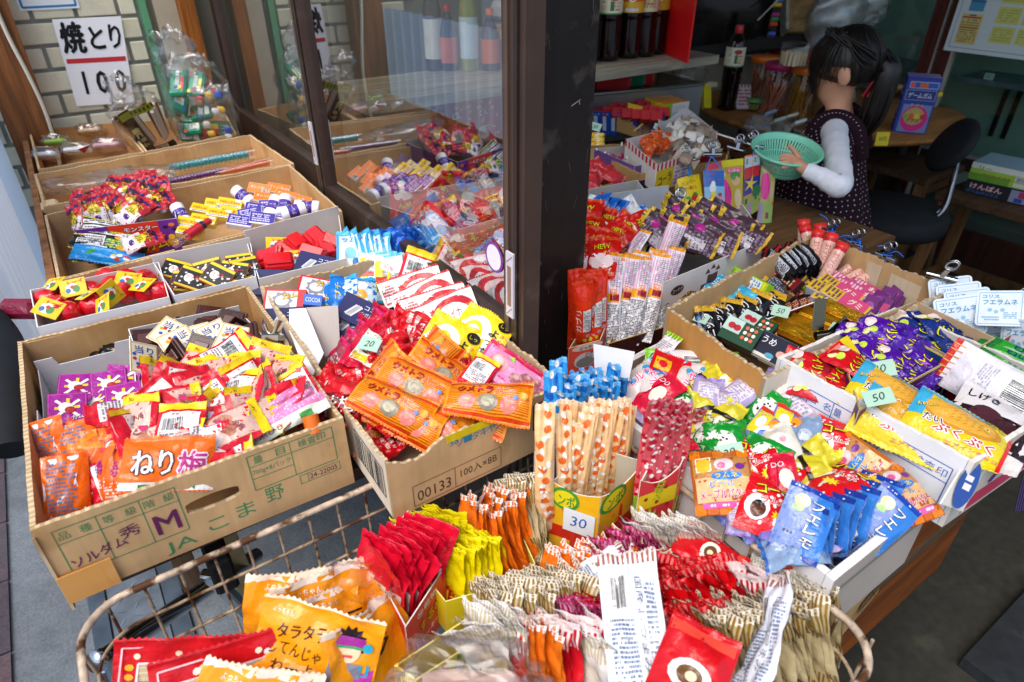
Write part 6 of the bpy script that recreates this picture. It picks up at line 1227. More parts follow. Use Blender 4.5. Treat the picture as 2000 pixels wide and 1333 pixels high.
    row('jora',5,(950,1130),(920,1000),(965,1120),(965,965),.635,.715,65,15,4,1.,7);row('jora',11,(985,1135),(950,1020),(1040,1085),(1010,965),.635,.70,55,5,2,1.,8);row('gold',5,(1030,1080),(1000,950),(1045,1070),(1030,940),.65,.71,45,4,2,.9,9)
    q=[P(812,1330,.665),P(1090,1150,.655),P(1060,1110,.655),P(770,1300,.665)]
    def pr3(i,mb,m,w,h):
        for k in range(9): d_disc(mb,m,w*(.08+.1*k),h*.6,w*.03,h*.14,('c8341c','3a8a3a','f0e8d8')[k % 3],1);d_rect(mb,m,w*(.06+.1*k),h*.82,w*(.09+.1*k),h*.96,('2f8a3a','c8241c')[k % 2],1)
    mb=MB('card');carton(mb,q,.06,.002,'e6cf1a','d8c43a','f0e27a',0,pr3);tag(mb.build('snack_carton'),'long low yellow carton with red and green print between jerky cartons and loose packets','carton')
    mb=MB('clear_film');c=P(920,1350,.69);crinkled(mb,c,RT,(UP*.5+FW*.5),V((0,0,1)),.075,.05,.05,31,.3,'ffffff',34,20);mb.cur='matte';crinkled(mb,c-V((0,0,.012)),RT,FW,V((0,0,1)),.055,.035,.03,33,.3,'d8b8a8',20,12);tag(mb.build('clear_bag'),'knotted clear bag of pale sweets at the front of the basket','bag')
    mb=MB('clear_smooth');c=P(690,1200,.68);crinkled(mb,P(700,1180,.66),RT,FW,V((0,0,1)),.05,.03,.07,41,.25);tag(mb.build('clear_bag'),'open clear plastic bag around the orange fish snack packets','bag')
    z0,z1=.645,.70
    row('jora',8,(1075,1185),(1075,1120),(1175,1160),(1180,1105),z0,z1-.01,30,12,5,.85,11)
    row('jora',4,(1180,1130),(1160,1100),(1250,1090),(1245,1050),z0,z1,50,10,5,.8,12)
    row('mage',14,(1205,1140),(1180,1082),(1310,1110),(1280,1040),z0,z1+.005,48,8,3,.9,13)
    row('silv',11,(1290,1120),(1258,1030),(1400,1110),(1365,1040),z0,z1+.015,45,6,3,.95,14)
    row('jora',7,(1280,1150),(1210,1110),(1390,1120),(1340,1070),z0,z1,30,15,5,.9,15)
    putc('fish',1385,1085,-35,.715,20,.4,.75,0,'red and tan packet with green edge above the red crimped packets');putc('white',1150,1130,35,.705,10,.5,.75,.003,'smaller white printed packet between orange and magenta packets')
    row('redc',16,(1295,1290),(1225,1185),(1440,1230),(1400,1110),z0,z1+.008,40,12,4,1.,16)
    row('redc',10,(1290,1320),(1260,1235),(1420,1270),(1390,1190),z0,z1,30,20,6,1.,17)
    row('redw2',8,(1440,1240),(1415,1115),(1510,1240),(1495,1140),z0,z1+.005,45,8,3,.95,18)
    row('redc',6,(1285,1190),(1265,1130),(1370,1160),(1380,1100),z0,z1,30,15,5,.9,28)
    row('silv',8,(1505,1260),(1490,1140),(1560,1240),(1570,1150),z0,z1,48,6,3,.95,19)
    row('gold',15,(960,1330),(950,1190),(1110,1280),(1110,1165),z0,z1,45,12,5,1.05,20)
    row('redw2',7,(1000,1350),(990,1240),(1160,1340),(1150,1230),z0,z1+.003,35,20,6,1.,21)
    row('silv',6,(960,1320),(925,1235),(1040,1310),(1010,1220),z0,z1+.006,50,8,4,1.,22)
    row('mage',6,(1120,1270),(1090,1190),(1190,1250),(1180,1190),z0,z1+.005,40,10,3,.95,23)
    row('redc',4,(1130,1240),(1115,1185),(1180,1220),(1170,1180),z0,z1,30,10,3,.9,29)
    row('silv',12,(1190,1380),(1165,1270),(1420,1370),(1380,1290),z0,z1,40,14,5,1.,24)
    row('gold',14,(1400,1345),(1370,1230),(1590,1300),(1560,1200),z0,z1+.004,42,12,4,1.05,25)
    row('gold',8,(1540,1270),(1545,1170),(1610,1230),(1610,1150),z0,z1,50,8,3,.95,26)
    row('jora',5,(1040,1350),(1010,1240),(1090,1345),(1070,1240),z0,z1+.006,45,10,3,1.,27)
    putc('white',1240,1232,96,.722,0,.45,1.08,.012);putc('white',1493,1250,72,.725,60,.4,.9,.008,'folded white packet standing between red and gold packets');putc('fish',1345,1325,70,.72,0,.45,1.0,.012)
    def disp(fl,fr,bl,br,ybot,zb,c1,prt,lab,grp=None,dip=None):
        base=[]
        return base
    zb=.605
    def dcart(L,Fc,R,top,cols,prt,lab,dips):
        """L, Fc, R: bottom pixels of left, front and right corners; top: pixel y of the front corner's top edge"""
        l,f,r_=P(*L,zb),P(*Fc,zb),P(*R,zb);h=zat(f.x,f.y,top)-f.z;bk=l+(r_-f);rim=[p+V((0,0,h)) for p in (l,f,r_,bk)]
        t=thing('gum_carton',(f+bk)/2,lab,'carton','gum display cartons');mb=MB('card');carton(mb,rim,h,.0014,cols,'cabfa8','f2e8d8',0,prt,None,dips);mb.build('carton_wall',t);return t,h
    def po(i,mb,m,w,h):
        if i in (0,1):
            d_rect(mb,m,0,h*.40,w,h*.54,'cf2a14',1);
            for k in range(10): d_disc(mb,m,w*(.1+.83*((k*7) % 10)/10),h*(.12+.76*((k*3) % 10)/10),w*.035,w*.03,('ee8a1c','f6f0d8','ee8a1c')[k % 3],1)
            d_disc(mb,m,w*.3,h*.86,w*.3,h*.12,'3a9a3a',2,20);d_disc(mb,m,w*.3,h*.86,w*.24,h*.09,'e8d81e',3,20);d_text(mb,m,'ンボ',w*.34,h*.85,w*.36,h*.13,'2f8a3a',4,.04)
            d_poly(mb,m,[(w*.42,0),(w*.60,0),(w*.54,h*.72),(w*.48,h*.72)],'d8341a',3)
            for k,ch in enumerate('ニングガ' if i == 0 else 'フレーガ'): d_text(mb,m,ch,w*.52,h*(.26-.075*k),w*.1,h*.06,'f2e23a',4,.03)
            d_disc(mb,m,w*.8,h*.14,w*.13,h*.1,'ee8a1c',2);d_text(mb,m,'オレンジ',w*.8,h*.14,h*.14,w*.07,'7a3a14',4,.01,-PI/2)
    t,h=dcart((1070,1102),(1157,1135),(1236,1062),972,'f0b81c',po,'yellow and orange soft gum display carton with a blue 30 price note',{0: lambda s: -.02*math.sin(s*PI)*.4,1: lambda s: -.012*math.sin(s*PI)})
    f=P(1157,1135,zb);l=P(1070,1102,zb);ax=(f-l).normalized();n=ax.cross(V((0,0,1)));o=l+ax*((f-l).length*.62)+V((0,0,h*.66))+n*.0022
    mb=MB('matte');m=frame(o,ax,(0,0,1),n);d_rect(mb,m,-.021,-.021,.021,.019,'e8f2f2',0);d_text(mb,m,'30',0,0,.022,.018,'2a5ab8',1,.01,.1,None,0,.2);tag(mb.build('price_note'),'square white note with blue 30 stuck on the gum carton','price tag')
    def pr4(i,mb,m,w,h):
        d_rect(mb,m,0,h*.45,w,h*.72,'e8c81e',1)
        for k in range(8): d_disc(mb,m,w*(.1+.8*((k*7) % 8)/8),h*(.1+.85*((k*3) % 8)/8),w*.05,h*.03,'a81a20',2)
        if i == 0: d_text(mb,m,'ンボロ',w*.5,h*.72,h*.3,w*.26,'6aa81e',3,.05,PI/2-.2,'f0e23a')
    zb=.674;dcart((1236,1050),(1308,1022),(1324,985),912,'d8383c',pr4,'red soft gum display carton with a yellow band beside the orange one',{0: lambda s: -.014*math.sin(s*PI)});zb=.605
    def pb(i,mb,m,w,h):
        for k in range(7): d_disc(mb,m,w*(.1+.8*((k*5) % 7)/7),h*(.1+.8*((k*3) % 7)/7),w*.06,w*.05,'4aa0d8',1)
        d_poly(mb,m,[(w*.3,0),(w*.45,h*.5),(w*.4,h*.9),(w*.25,h*.4)],'1a4a9a',1);d_poly(mb,m,[(w*.6,h*.1),(w*.75,h*.1),(w*.72,h*.8),(w*.64,h*.8)],'b01a2a',2)
        for k,ch in enumerate('チョーバ'): d_text(mb,m,ch,w*.68,h*(.65-.14*k),w*.09,h*.09,'e8d83a',3,.03)
    dcart((1040,1062),(1085,1050),(1170,985),872,'2372b8',pb,'bright blue soft gum display carton behind the orange one',{0: lambda s: 0})
    def st(kid,bx,by,ty,lean,roll):
        b_=P(bx,by,.676 if kid == 'gumr' else .612);z=zat(b_.x,b_.y,ty);x=proj(V((b_.x,b_.y,z)))[0]+lean
        put0(kid,(bx,by),(x,ty),b_.z,z,roll,(z-b_.z)/KD[kid]['l'])
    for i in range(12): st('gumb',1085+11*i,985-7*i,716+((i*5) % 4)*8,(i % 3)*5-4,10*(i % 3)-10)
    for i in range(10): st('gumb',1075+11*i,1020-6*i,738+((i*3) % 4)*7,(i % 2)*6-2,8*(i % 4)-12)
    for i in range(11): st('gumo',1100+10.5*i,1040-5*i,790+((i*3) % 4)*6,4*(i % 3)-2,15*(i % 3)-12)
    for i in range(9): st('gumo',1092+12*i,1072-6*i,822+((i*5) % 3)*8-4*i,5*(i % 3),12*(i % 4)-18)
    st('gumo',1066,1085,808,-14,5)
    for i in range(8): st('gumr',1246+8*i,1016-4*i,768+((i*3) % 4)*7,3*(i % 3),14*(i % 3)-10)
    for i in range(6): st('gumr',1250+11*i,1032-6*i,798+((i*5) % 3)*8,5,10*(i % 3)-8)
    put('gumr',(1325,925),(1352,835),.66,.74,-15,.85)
    mb=MB('card');sheet(mb,[P(*p,z) for p,z in (((1162,735),.76),((1228,745),.76),((1240,688),.80),((1162,665),.80))],'eef0f6',.0012);tag(mb.build('blank_card'),'blank white price card behind the blue gum sticks','card')
    mb=MB('card');sheet(mb,[P(*p,z) for p,z in (((1290,930),.695),((1322,905),.70),((1352,792),.795),((1276,752),.805),((1296,820),.77))],'eef0f4',.0012);tag(mb.build('blank_card'),'tall blank white card standing behind the red gum sticks','card')
basket()
# ================================================================ RIGHT DISPLAY
def cand(col,col2,n=3):
    def f(mb,m,r,w,l):
        for i in range(n): d_disc(mb,m,r.uniform(-.25,.25)*w,r.uniform(-.25,.25)*l,w*.2,w*.16,col2,1,10,r.random()*3);
        d_small(mb,m,-w*.3,-l*.2,w*.3,-l*.05,2,col,2,r)
    return f
def a_green(mb,m,r,w,l):
    d_disc(mb,m,0,l*.0,w*.34,l*.30,'e6e4dc',1,16);
    for k in range(6): d_disc(mb,m,w*r.uniform(-.2,.2),l*r.uniform(-.2,.15),.0022,.0022,'14161a',2,8,0,1)
    d_poly(mb,m,[(-w*.4,l*.3),(-w*.1,l*.2),(-w*.3,l*.1)],'f0f0ec',2);d_text(mb,m,'あんず',0,-l*.38,w*.5,l*.09,'d8e8c8',2,.02)
kind('green','sweet_packet','candy packet','bright green sweet packet with dotted white window',.06,.075,.02,a_green,'0e8a2a','0e8a2a','1c8a30',2,wr=.002)
def a_lil(mb,m,r,w,l): d_rect(mb,m,-w*.34,-l*.3,w*.34,l*.3,'d9d0d8',1,6,6);d_small(mb,m,-w*.3,-l*.28,w*.3,l*.28,9,'a49cb8',2,r)
kind('lilac','sweet_packet','candy packet','clear packet of frosted white sweet with lilac ends',.05,.085,.026,a_lil,'a99cc4',('7a66b0','8a74bc'),'c4bccc',2,wr=.002)
kind('pinkend','sweet_packet','candy packet','clear packet of frosted sweet with pink printed end',.05,.085,.026,a_lil,'c8b4c8',('6a4a9c','d06ab0'),'c4bccc',1,wr=.002)
def a_multi(mb,m,r,w,l):
    d_rect(mb,m,-w*.45,-l*.1,w*.0,l*.4,'e0d02a',1,4,5);d_disc(mb,m,w*.1,-l*.08,w*.28,l*.22,'e8e6ec',2,14);d_disc(mb,m,w*.12,-l*.05,w*.2,l*.1,'3f6fc0',3);d_disc(mb,m,w*.2,l*.2,w*.2,l*.14,'e8921e',2);d_disc(mb,m,-w*.2,l*.15,w*.14,l*.12,'f0e8d8',2);d_rect(mb,m,-w*.47,l*.4,w*.47,l*.5,'c83424',2,6,1);d_disc(mb,m,-w*.25,-l*.3,w*.12,l*.08,'8a6ac0',2)
kind('multi','sweet_packet','candy packet','colourful lilac yellow and orange sweet packet',.06,.095,.024,a_multi,'7f72c0',('4a6ab0','c83424'),'9a90c8',2)
kind('bluegrey','sweet_packet','candy packet','pale grey blue sweet packet with blue edge',.065,.09,.028,cand('6a86b0','b8c4d0',2),'7e97b8',('2f62a8','8aa4c4'),'8a9ab0',1,wr=.003)
kind('yel','sweet_packet','candy packet','clear yellow sweet packet with black stripe',.05,.085,.026,lambda mb,m,r,w,l: (d_rect(mb,m,-w*.46,l*.05,w*.46,l*.14,'1c1c1a',2,6,1),d_disc(mb,m,0,-l*.1,w*.24,l*.14,'e2ddc4',1),d_small(mb,m,-w*.3,-l*.28,w*.3,-l*.04,4,'5a5a2a',2,r)),'c9bb2a','d8cc3a','bdb24a',2,wr=.002)
kind('checker','sweet_packet','candy packet','clear packet with white candy and green yellow checked end',.05,.085,.026,lambda mb,m,r,w,l: ([d_rect(mb,m,-w*.46+w*.154*i,-l*.5+l*.07*j,-w*.46+w*.154*(i+1),-l*.43+l*.07*j,('8cc21e','dcd83a')[(i+j) % 2],2) for i in range(6) for j in range(3)],d_disc(mb,m,0,l*.1,w*.3,l*.22,'ece4dc',1),d_disc(mb,m,w*.1,l*.14,w*.1,l*.06,'d88a9a',2)),'d8d4c4',('9ac81e','d8d4c4'),'d0ccbc',2)
def a_maple(mb,m,r,w,l):
    for v in (-l*.5,l*.36):
        for i in range(5): d_rect(mb,m,-w*.5+w*.2*i,v,-w*.5+w*.2*(i+.92),v+l*.13,('e07a14','c8620e')[i % 2],1,2,2)
    d_rect(mb,m,-w*.44,-l*.34,w*.44,l*.02,'d9b07a',1,6,4);d_rect(mb,m,-w*.46,l*.02,w*.46,l*.36,'b8824a',1,6,4);d_disc(mb,m,-w*.28,l*.22,w*.13,l*.12,'e6b830',2);d_frame(mb,m,-w*.40,l*.12,-w*.16,l*.34,.0016,'f2e4c0',3);d_disc(mb,m,w*.06,l*.22,w*.16,l*.10,'d8c4c8',2);d_disc(mb,m,w*.02,l*.2,w*.07,l*.05,'c85a8a',3);d_disc(mb,m,w*.32,l*.18,w*.08,l*.05,'6a2a8a',2)
    d_disc(mb,m,w*.08,l*.04,w*.26,l*.07,'2f7ac8',3);d_text(mb,m,'ラムネ',w*.08,l*.04,w*.4,l*.08,'e8d81e',4,.04);d_text(mb,m,'ビール',0,-l*.08,w*.42,l*.11,'2a6ab8',3,.05,0,'f4ecd8',.05);d_text(mb,m,'メープルバター',0,-l*.24,w*.80,l*.15,'b81e6a',3,.05,0,'f8ecec',.06);d_rect(mb,m,-w*.36,-l*.42,w*.36,-l*.35,'e45aa8',3,5,1);d_small(mb,m,-w*.34,-l*.41,w*.34,-l*.36,1,'fae8f2',4,r)
kind('maple','maple_packet','candy packet','orange brown maple candy packet with magenta lettering',.075,.085,.02,a_maple,'a85a1c',('8a4a1c','8a4a1c'),'7a421c',1,crimp=.04,wr=.001)
def a_cola(mb,m,r,w,l):
    for i in range(26): d_disc(mb,m,r.uniform(-.44,.44)*w,r.uniform(-.42,.42)*l,w*.035,w*.035,'f4eeee',1,8,0,1)
    d_disc(mb,m,-w*.18,-l*.1,w*.24,l*.22,'f0eef0',2);d_disc(mb,m,-w*.16,-l*.14,w*.15,l*.14,'5a2c1c',3);d_disc(mb,m,-w*.16,-l*.05,w*.1,l*.05,'14161c',4);d_star(mb,m,w*.24,-l*.16,w*.14,'f0d81e',2,9,.6)
    d_text(mb,m,'コーラ',w*.06,l*.26,w*.7,l*.2,'e8d81e',4,.06,.2,'1c1418',.07);d_text(mb,m,'ラムネ',w*.12,l*.08,w*.6,l*.14,'d8141c',4,.05,.2,'f6f2f0',.07)
kind('colap','cola_packet','candy packet','red spotted cola packet with yellow lettering',.075,.095,.022,a_cola,'d0141e','d8202a','e0d8d8',2)
kind('redtri','sweet_packet','candy packet','small red triangular sweet packet with pale window',.045,.075,.022,lambda mb,m,r,w,l: (d_disc(mb,m,w*.14,-l*.05,w*.22,l*.2,'e8dccc',1),d_line(mb,m,(-w*.2,-l*.35),(-w*.05,l*.3),.001,'1c1416',2,4),d_text(mb,m,'DO',-w*.05,l*.24,w*.4,l*.12,'f2d8dc',2,.03)),'d01838','d01838','b81430',1)
def a_blue(mb,m,r,w,l):
    d_rect(mb,m,-w*.5,-l*.44,w*.5,l*.44,'7e92c8',1,8,8);d_rect(mb,m,w*.1,-l*.44,w*.5,l*.44,'2f74c4',2,4,8);d_disc(mb,m,-w*.16,l*.28,w*.16,l*.10,'d6e2a0',3);d_disc(mb,m,-w*.12,l*.29,w*.08,l*.06,'f2f4f0',4);d_disc(mb,m,-w*.2,l*.16,w*.12,l*.05,'a8cf8a',3)
    for i,ch in enumerate('フエレモ'): d_text(mb,m,ch,w*.16,l*(.26-.175*i),w*.27,l*.13,'f4f4f6',5,.05,-.12,'14244a',.07)
    for e in (-1,1):
        d_rect(mb,m,-w*.5,e*l*.5,w*.5,e*l*.43,'123a98',3,6,1)
        for k in range(12): d_disc(mb,m,r.uniform(-.47,.47)*w,e*l*.465,.0011,.0011,'e0e8f4',4,7,0,1)
    for k in range(3): d_disc(mb,m,-w*.3+.005*k,-l*.2,.002,.002,'1c2a5a',3,8,0,1)
    d_disc(mb,m,w*.05,-l*.38,w*.06,l*.035,'d84a5a',3)
kind('blue','lemon_packet','candy packet','blue lilac packet with white lettering and starry dark blue ends',.07,.105,.012,a_blue,'5f80c4','123a98','b9bcd8',2,crimp=.06)
def a_stick(mb,m,r,w,l): d_bar(mb,m,w*.1,l*.0,w*.6,l*.18,1,r);d_small(mb,m,-w*.3,l*.12,w*.4,l*.34,7,'9a929c',1,r);d_rect(mb,m,-w*.5,-l*.5,w*.5,-l*.26,'7ac22a',1,4,3);d_disc(mb,m,w*.1,-l*.36,w*.2,l*.06,'e8f0d0',2);[d_rect(mb,m,-w*.5+w*.2*i,l*.42,-w*.4+w*.2*i,l*.5,'5aa01e',2) for i in range(5)]
kind('wstick','stick_packet','candy packet','long white barcode packet with green ends',.038,.14,.022,a_stick,'dcd6d8',('7ac22a','b8cc2a'),'dcd6d8',1,wr=.001)
kind('twist','twist_candy','candy packet','long pale candy roll with yellow green twisted end',.03,.12,.024,lambda mb,m,r,w,l: (d_disc(mb,m,0,l*.1,w*.2,l*.05,'d88a4a',1),d_rect(mb,m,-w*.2,-l*.5,w*.2,-l*.36,'b8c42a',1,2,2)),'e4dfca',('a8c02a','d8d4c0'),'e0dcc8',1,endw=.4)
kind('redflag','sweet_packet','candy packet','flat red packet with gold square emblem',.055,.085,.012,lambda mb,m,r,w,l: (d_rect(mb,m,-w*.42,l*.1,w*.0,l*.34,'e0a81e',1,3,3),d_disc(mb,m,-w*.21,l*.22,w*.12,l*.07,'c8202a',2),d_rect(mb,m,-w*.4,l*.0,-w*.04,l*.08,'2a3a8a',1),d_rect(mb,m,-w*.46,-l*.4,w*.0,-l*.2,'9ab8d8',1),d_line(mb,m,(w*.25,-l*.4),(w*.28,l*.4),.001,'e05a5a',1,6)),'c8121e','c8121e','b81020',1)
kind('milk','sweet_packet','candy packet','clear packet with cream candy and red outlined lettering',.045,.075,.024,lambda mb,m,r,w,l: (d_text(mb,m,'ミルキ',0,0,l*.6,w*.34,'e84a8a',2,.05,PI/2,'f4eef0',.08),d_disc(mb,m,0,l*.26,w*.3,l*.12,'3f9ac0',1)),'d4c8c4',('b0a8b0','4ab0c8'),'c8bcb8',2)
kind('stripe','sweet_packet','candy packet','pale clear packet with rainbow striped end',.05,.08,.022,lambda mb,m,r,w,l: [d_rect(mb,m,-w*.5,l*(.36+.035*i),w*.5,l*(.39+.035*i),('1c1c1c','e0d02a','c83a3a','2a2a3a')[i],2,6,1) for i in range(4)],'d0c0c8','d0c0c8','c8bcc4',1)
MIX=['green','lilac','yel','milk','checker','multi','redtri','bluegrey']
def tray():
    zr=.662
    rim=[P(1646,1152,zr),P(1884,918,zr),P(1300,652,zr),P(1112,775,zr)]
    rim=[V((.536,.178,zr)),V((.742,.178,zr)),V((.742,.625,zr)),V((.536,.610,zr))]
    t=thing('mixed_tray',(.64,.4,.54),'big white lined carton of mixed sweets with a clear liner, pink print and barcode','carton')
    def pr(i,mb,m,w,h):
        if i == 3:
            d_frame(mb,m,w*.60,h*.0,w*.86,h*.42,.0022,'1c1a1c',1);d_bar(mb,m,w*.73,h*.22,w*.22,h*.3,1,random.Random(2),'e6dede',1)
            d_disc(mb,m,w*.24,h*.55,.028,.030,'d8889a',1,18);d_disc(mb,m,w*.25,h*.52,.018,.014,'e6a8b4',2);d_disc(mb,m,w*.33,h*.25,.009,.006,'9a3a5a',2)
            for u,v in ((.38,.6),(.42,.35),(.40,.48)): d_disc(mb,m,w*u,h*v,.006,.003,'c8607a',1)
        if i == 0: d_rect(mb,m,0,h*.72,w,h*.78,'8f8a84',1);d_line(mb,m,(w*.5,h*.85),(w*.8,h*.86),.002,'b04a4a',1)
    mb=MB('white_card');carton(mb,rim,.115,.010,'e6e2e0','b39d84','ece8e6',.0008,pr,None,None,21,seglen=.012,couts={0: 'b8ada0'});mb.build('carton_wall',t)
    mb=MB('clear_smooth')
    def rr(ins,z,q=.04):
        x0,x1,y0,y1=.546+ins,.732-ins,.188+ins,.612-ins;o=[]
        for cx,cyy,a0 in ((x1-q,y0+q,-PI/2),(x1-q,y1-q,0),(x0+q,y1-q,PI/2),(x0+q,y0+q,PI)):
            for k in range(7): a=a0+PI/2*k/6;o.append(V((cx+q*math.cos(a),cyy+q*math.sin(a),z)))
        return o
    mb.grid([rr(0,zr+.004),rr(.003,zr+.002),rr(.006,zr-.03),rr(.018,zr-.09)],'ffffff',True,True);mb.build('clear_liner',t)
    mb=MB('clear_smooth');tube(mb,rr(0,zr+.004),.0018,'ffffff',6,True);mb.build('liner_rim',t)
    z=.670
    scatter(MIX,[(1560,1090),(1770,975),(1370,765),(1230,800)],60,.636,.8,31,180,35,.78,.012)
    scatter(MIX+['stripe'],[(1400,900),(1640,885),(1430,755),(1260,765)],52,.654,.7,32,180,40,.70,.01)
    scatter(MIX+['maple','colap'],[(1490,1070),(1700,970),(1620,900),(1390,940)],28,.652,.55,33,240,50,.60,.006)
    put('wstick',(1285,705),(1415,712),.672,.672,10,1.02);put('twist',(1425,745),(1320,735),.668,.668,10,1.0);putc('redflag',1298,742,70,.672,-15,.4,1.05,.006)
    put('wstick',(1262,722),(1290,690),.66,.68,40,.8,'white stick packet with red end tucked behind the flat red packet')
    pile('green',[(1495,802,60,10,.006),(1420,848,10,20),(1415,870,95),(1492,892,150,15),(1450,845,20,30,-.01),(1385,855,60,40,-.01)],z+.006,.55,.002,20,.8)
    pile('milk',[(1338,755,60),(1310,735,120,20),(1350,740,10),(1275,755,90),(1250,745,40)],z,.5,.001,20)
    pile('lilac',[(1418,800,90),(1462,770,65),(1515,760,70,0,-.01),(1380,780,80),(1440,775,40)],z+.008,.5,.002,15,.85);putc('pinkend',1545,795,120,z+.004,10,.5,1.0,.002)
    pile('yel',[(1388,812,100),(1410,825,60),(1370,755,30),(1395,745,120),(1575,905,40),(1560,920,20)],z+.004,.55,.001,20,.85)
    pile('multi',[(1490,850,55,10),(1535,845,70,-10),(1420,765,70,0,-.006)],z+.006,.5,.003,8,.8);putc('bluegrey',1570,862,95,z+.004,5,.5,.8,.003);putc('stripe',1580,812,75,z-.002,10,.5,.9)
    pile('checker',[(1530,880,110,10),(1500,775,60)],z+.012,.55,.002,10,.85)
    pile('colap',[(1625,870,68,5,.004),(1495,990,75,-10,-.004),(1480,920,100,30,-.006),(1510,940,60,20,-.008),(1460,905,70,10,-.008)],z+.004,.5,.002,8,.78)
    put('colap',(1565,962),(1685,925),z,z+.008,62,1.0,'red spotted packet seen on edge with white back, across the middle of the tray')
    putc('redtri',1528,935,100,z+.008,10,.4,.85,.004);putc('redtri',1285,770,40,z+.002,20,.4,1.)
    pile('maple',[(1410,940,96,5,.002),(1750,965,125,-15,.0),(1672,918,140,35,-.01),(1690,985,130,20,-.02),(1640,960,110,30,-.02)],z+.004,.5,.002,3,.95)
    for i in range(7): put('blue',(1600+14*i,1095-9*i),(1588+22*i,1000-10*i),.636,.688,64-6*i+(i % 2)*12,.74)
    put('blue',(1550,1072),(1588,972),.668,.706,0,.76);put('blue',(1680,1050),(1752,985),.652,.69,-15,.74)
    putc('tag30cfe6d8',1425,885,100,.685,0,.5,1.2,.012,'pale green price tag with 30 among the mixed sweets')
    mb=MB('kraft');obox(mb,(.69,.305,.475),(1,.1,0),(-.1,1,0),(0,0,1),.20,.22,.13,'b08c5e',.001);m=frame((.68,.33,.47)+0*V((0,0,0)) if False else V((.69,.305,.475))+V((-.0885,-.121,-.06)),(1,.1,0),(0,0,1),(.1,-1,0));d_frame(mb,m,.10,.015,.19,.05,.002,'1c1a18',1);d_bar(mb,m,.15,.033,.07,.024,1,random.Random(4),'b08c5e',1);tag(mb.build('kraft_box'),'kraft box with a barcode standing below the mixed sweets carton','box')
    t=thing('wooden_stand',(.95,.45,0),'dark varnished wooden stand with splintered edge under the right hand cartons','stand')
    mb=MB('woodx');box(mb,(.745,.20,.585),(1.45,.72,.606),'6b4526');mb.build('top_board',t)
    mb=MB('woodx');obox(mb,(.99,.235,.38),(1,.0,0),(0,1,0),(0,0,1),.36,.02,.40,'7a4014',.001);mb.build('front_board',t)
    mb=MB('woodx');box(mb,(.56,.22,.36),(1.2,.60,.38),'5b4a36');mb.build('lower_shelf',t)
    for x,y in ((.60,.25),(1.33,.45),(.60,.66),(1.40,.66)): mb=MB('wood');box(mb,(x-.025,y-.025,0),(x+.025,y+.025,.36 if x < .7 else .584),'4a3018');mb.build('leg',t)
tray()
def brown_carton():
    zr=.73
    rim=rimz([(1497,738),(1862,566),(1598,452),(1302,600)],zr)
    t=thing('chocolate_carton',(.96,.52,.61),'worn brown carton of chocolates and gum with three steel clips on its far rim','carton')
    mb=MB('kraft');carton(mb,rim,.105,.006,'c08c4c','c49f70','c2ac8a',.004,None,None,None,33,couts={0: 'd8cfc0'});mb.build('carton_wall',t)
    mb=MB('kraft');m=frame(rim[1]*.62+rim[2]*.38+V((-.007,0,-.09)),rim[2]-rim[1],(0,0,1),(-1,0,0));d_rect(mb,m,-.06,.02,.0,.075,'d2bfa0',1,3,3);d_rect(mb,m,.02,.01,.05,.08,'ccb698',2,3,3);mb.build('tape_patch',t)
    far=lambda s: rim[1]*(1-s)+rim[2]*s
    ax=(rim[2]-rim[1]).normalized()
    for i,s in enumerate((.90,.70,.46)): clip(far(s)+V((0,0,.006)),ax,V((.1,.0,1)),'steel bulldog clip with blue string on the far rim of the brown carton','bulldog clips on the brown carton','1f5fc0',.85)
    clip(P(1835,552,.738)+V((0,0,.01)),V((.3,-1,0)),V((.3,-.3,1)),'steel bulldog clip behind the stack of blue printed cards',None,None,.95)
    clip(P(1990,600,.735),V((.5,-1,0)),V((.3,0,1)),'steel bulldog clip cut off by the picture edge beside the card stack',None,None,.9)
    l,f,r_=P(1490,545,.628),P(1573,580,.628),P(1652,560-14,.628);h=zat(f.x,f.y,530)-.628;rim2=[p+V((0,0,h)) for p in (l,f,r_,l+r_-f)]
    def pr(i,mb,m,w,h):
        if i == 0: d_disc(mb,m,w*.12,h*.82,w*.08,h*.08,'c8202c',1);d_text(mb,m,'ブラック',w*.52,h*.66,w*.55,h*.26,'e8e4d8',2,.05,-.0,'0c0c0c');d_text(mb,m,'サンダー',w*.56,h*.36,w*.56,h*.24,'e88a1c',2,.05,0,'4a1408')
        if i == 1: d_poly(mb,m,[(w*.45,h*.1),(w*.7,h*.95),(w*.85,h*.95),(w*.68,h*.5),(w*.8,h*.45)],'e0a01e',1);d_rect(mb,m,w*.78,h*.2,w,h,'b81a24',1);d_disc(mb,m,w*.16,h*.82,w*.1,h*.08,'c8202c',1);d_text(mb,m,'ブラック',w*.4,h*.55,w*.5,h*.22,'e8e4d8',3,.05,0,'0c0c0c');d_text(mb,m,'サンダー',w*.42,h*.3,w*.5,h*.22,'e88a1c',3,.05,0,'4a1408');d_text(mb,m,'Make you',w*.89,h*.7,w*.16,h*.08,'f0d8d8',2)
    mb=MB('card');carton(mb,rim2,h,.0014,'161418','2a2426','3a3434',0,pr,None,{1: lambda s: .012*s});tag(mb.build('black_carton'),'black display carton of chocolate bars with orange and white lettering','carton')
kind('thunder','chocolate_packet','chocolate packet','black chocolate bar packet with pale blue print in the black carton',.035,.095,.014,lambda mb,m,r,w,l: (d_rect(mb,m,-w*.4,-l*.3,w*.4,l*.3,'c8d0dc',1,4,5),d_small(mb,m,-w*.36,-l*.28,w*.36,l*.28,12,'2a3450',2,r),d_rect(mb,m,-w*.5,l*.38,w*.5,l*.46,'c8202c',1,4,1)),'17171b','17171b','22232a',2)
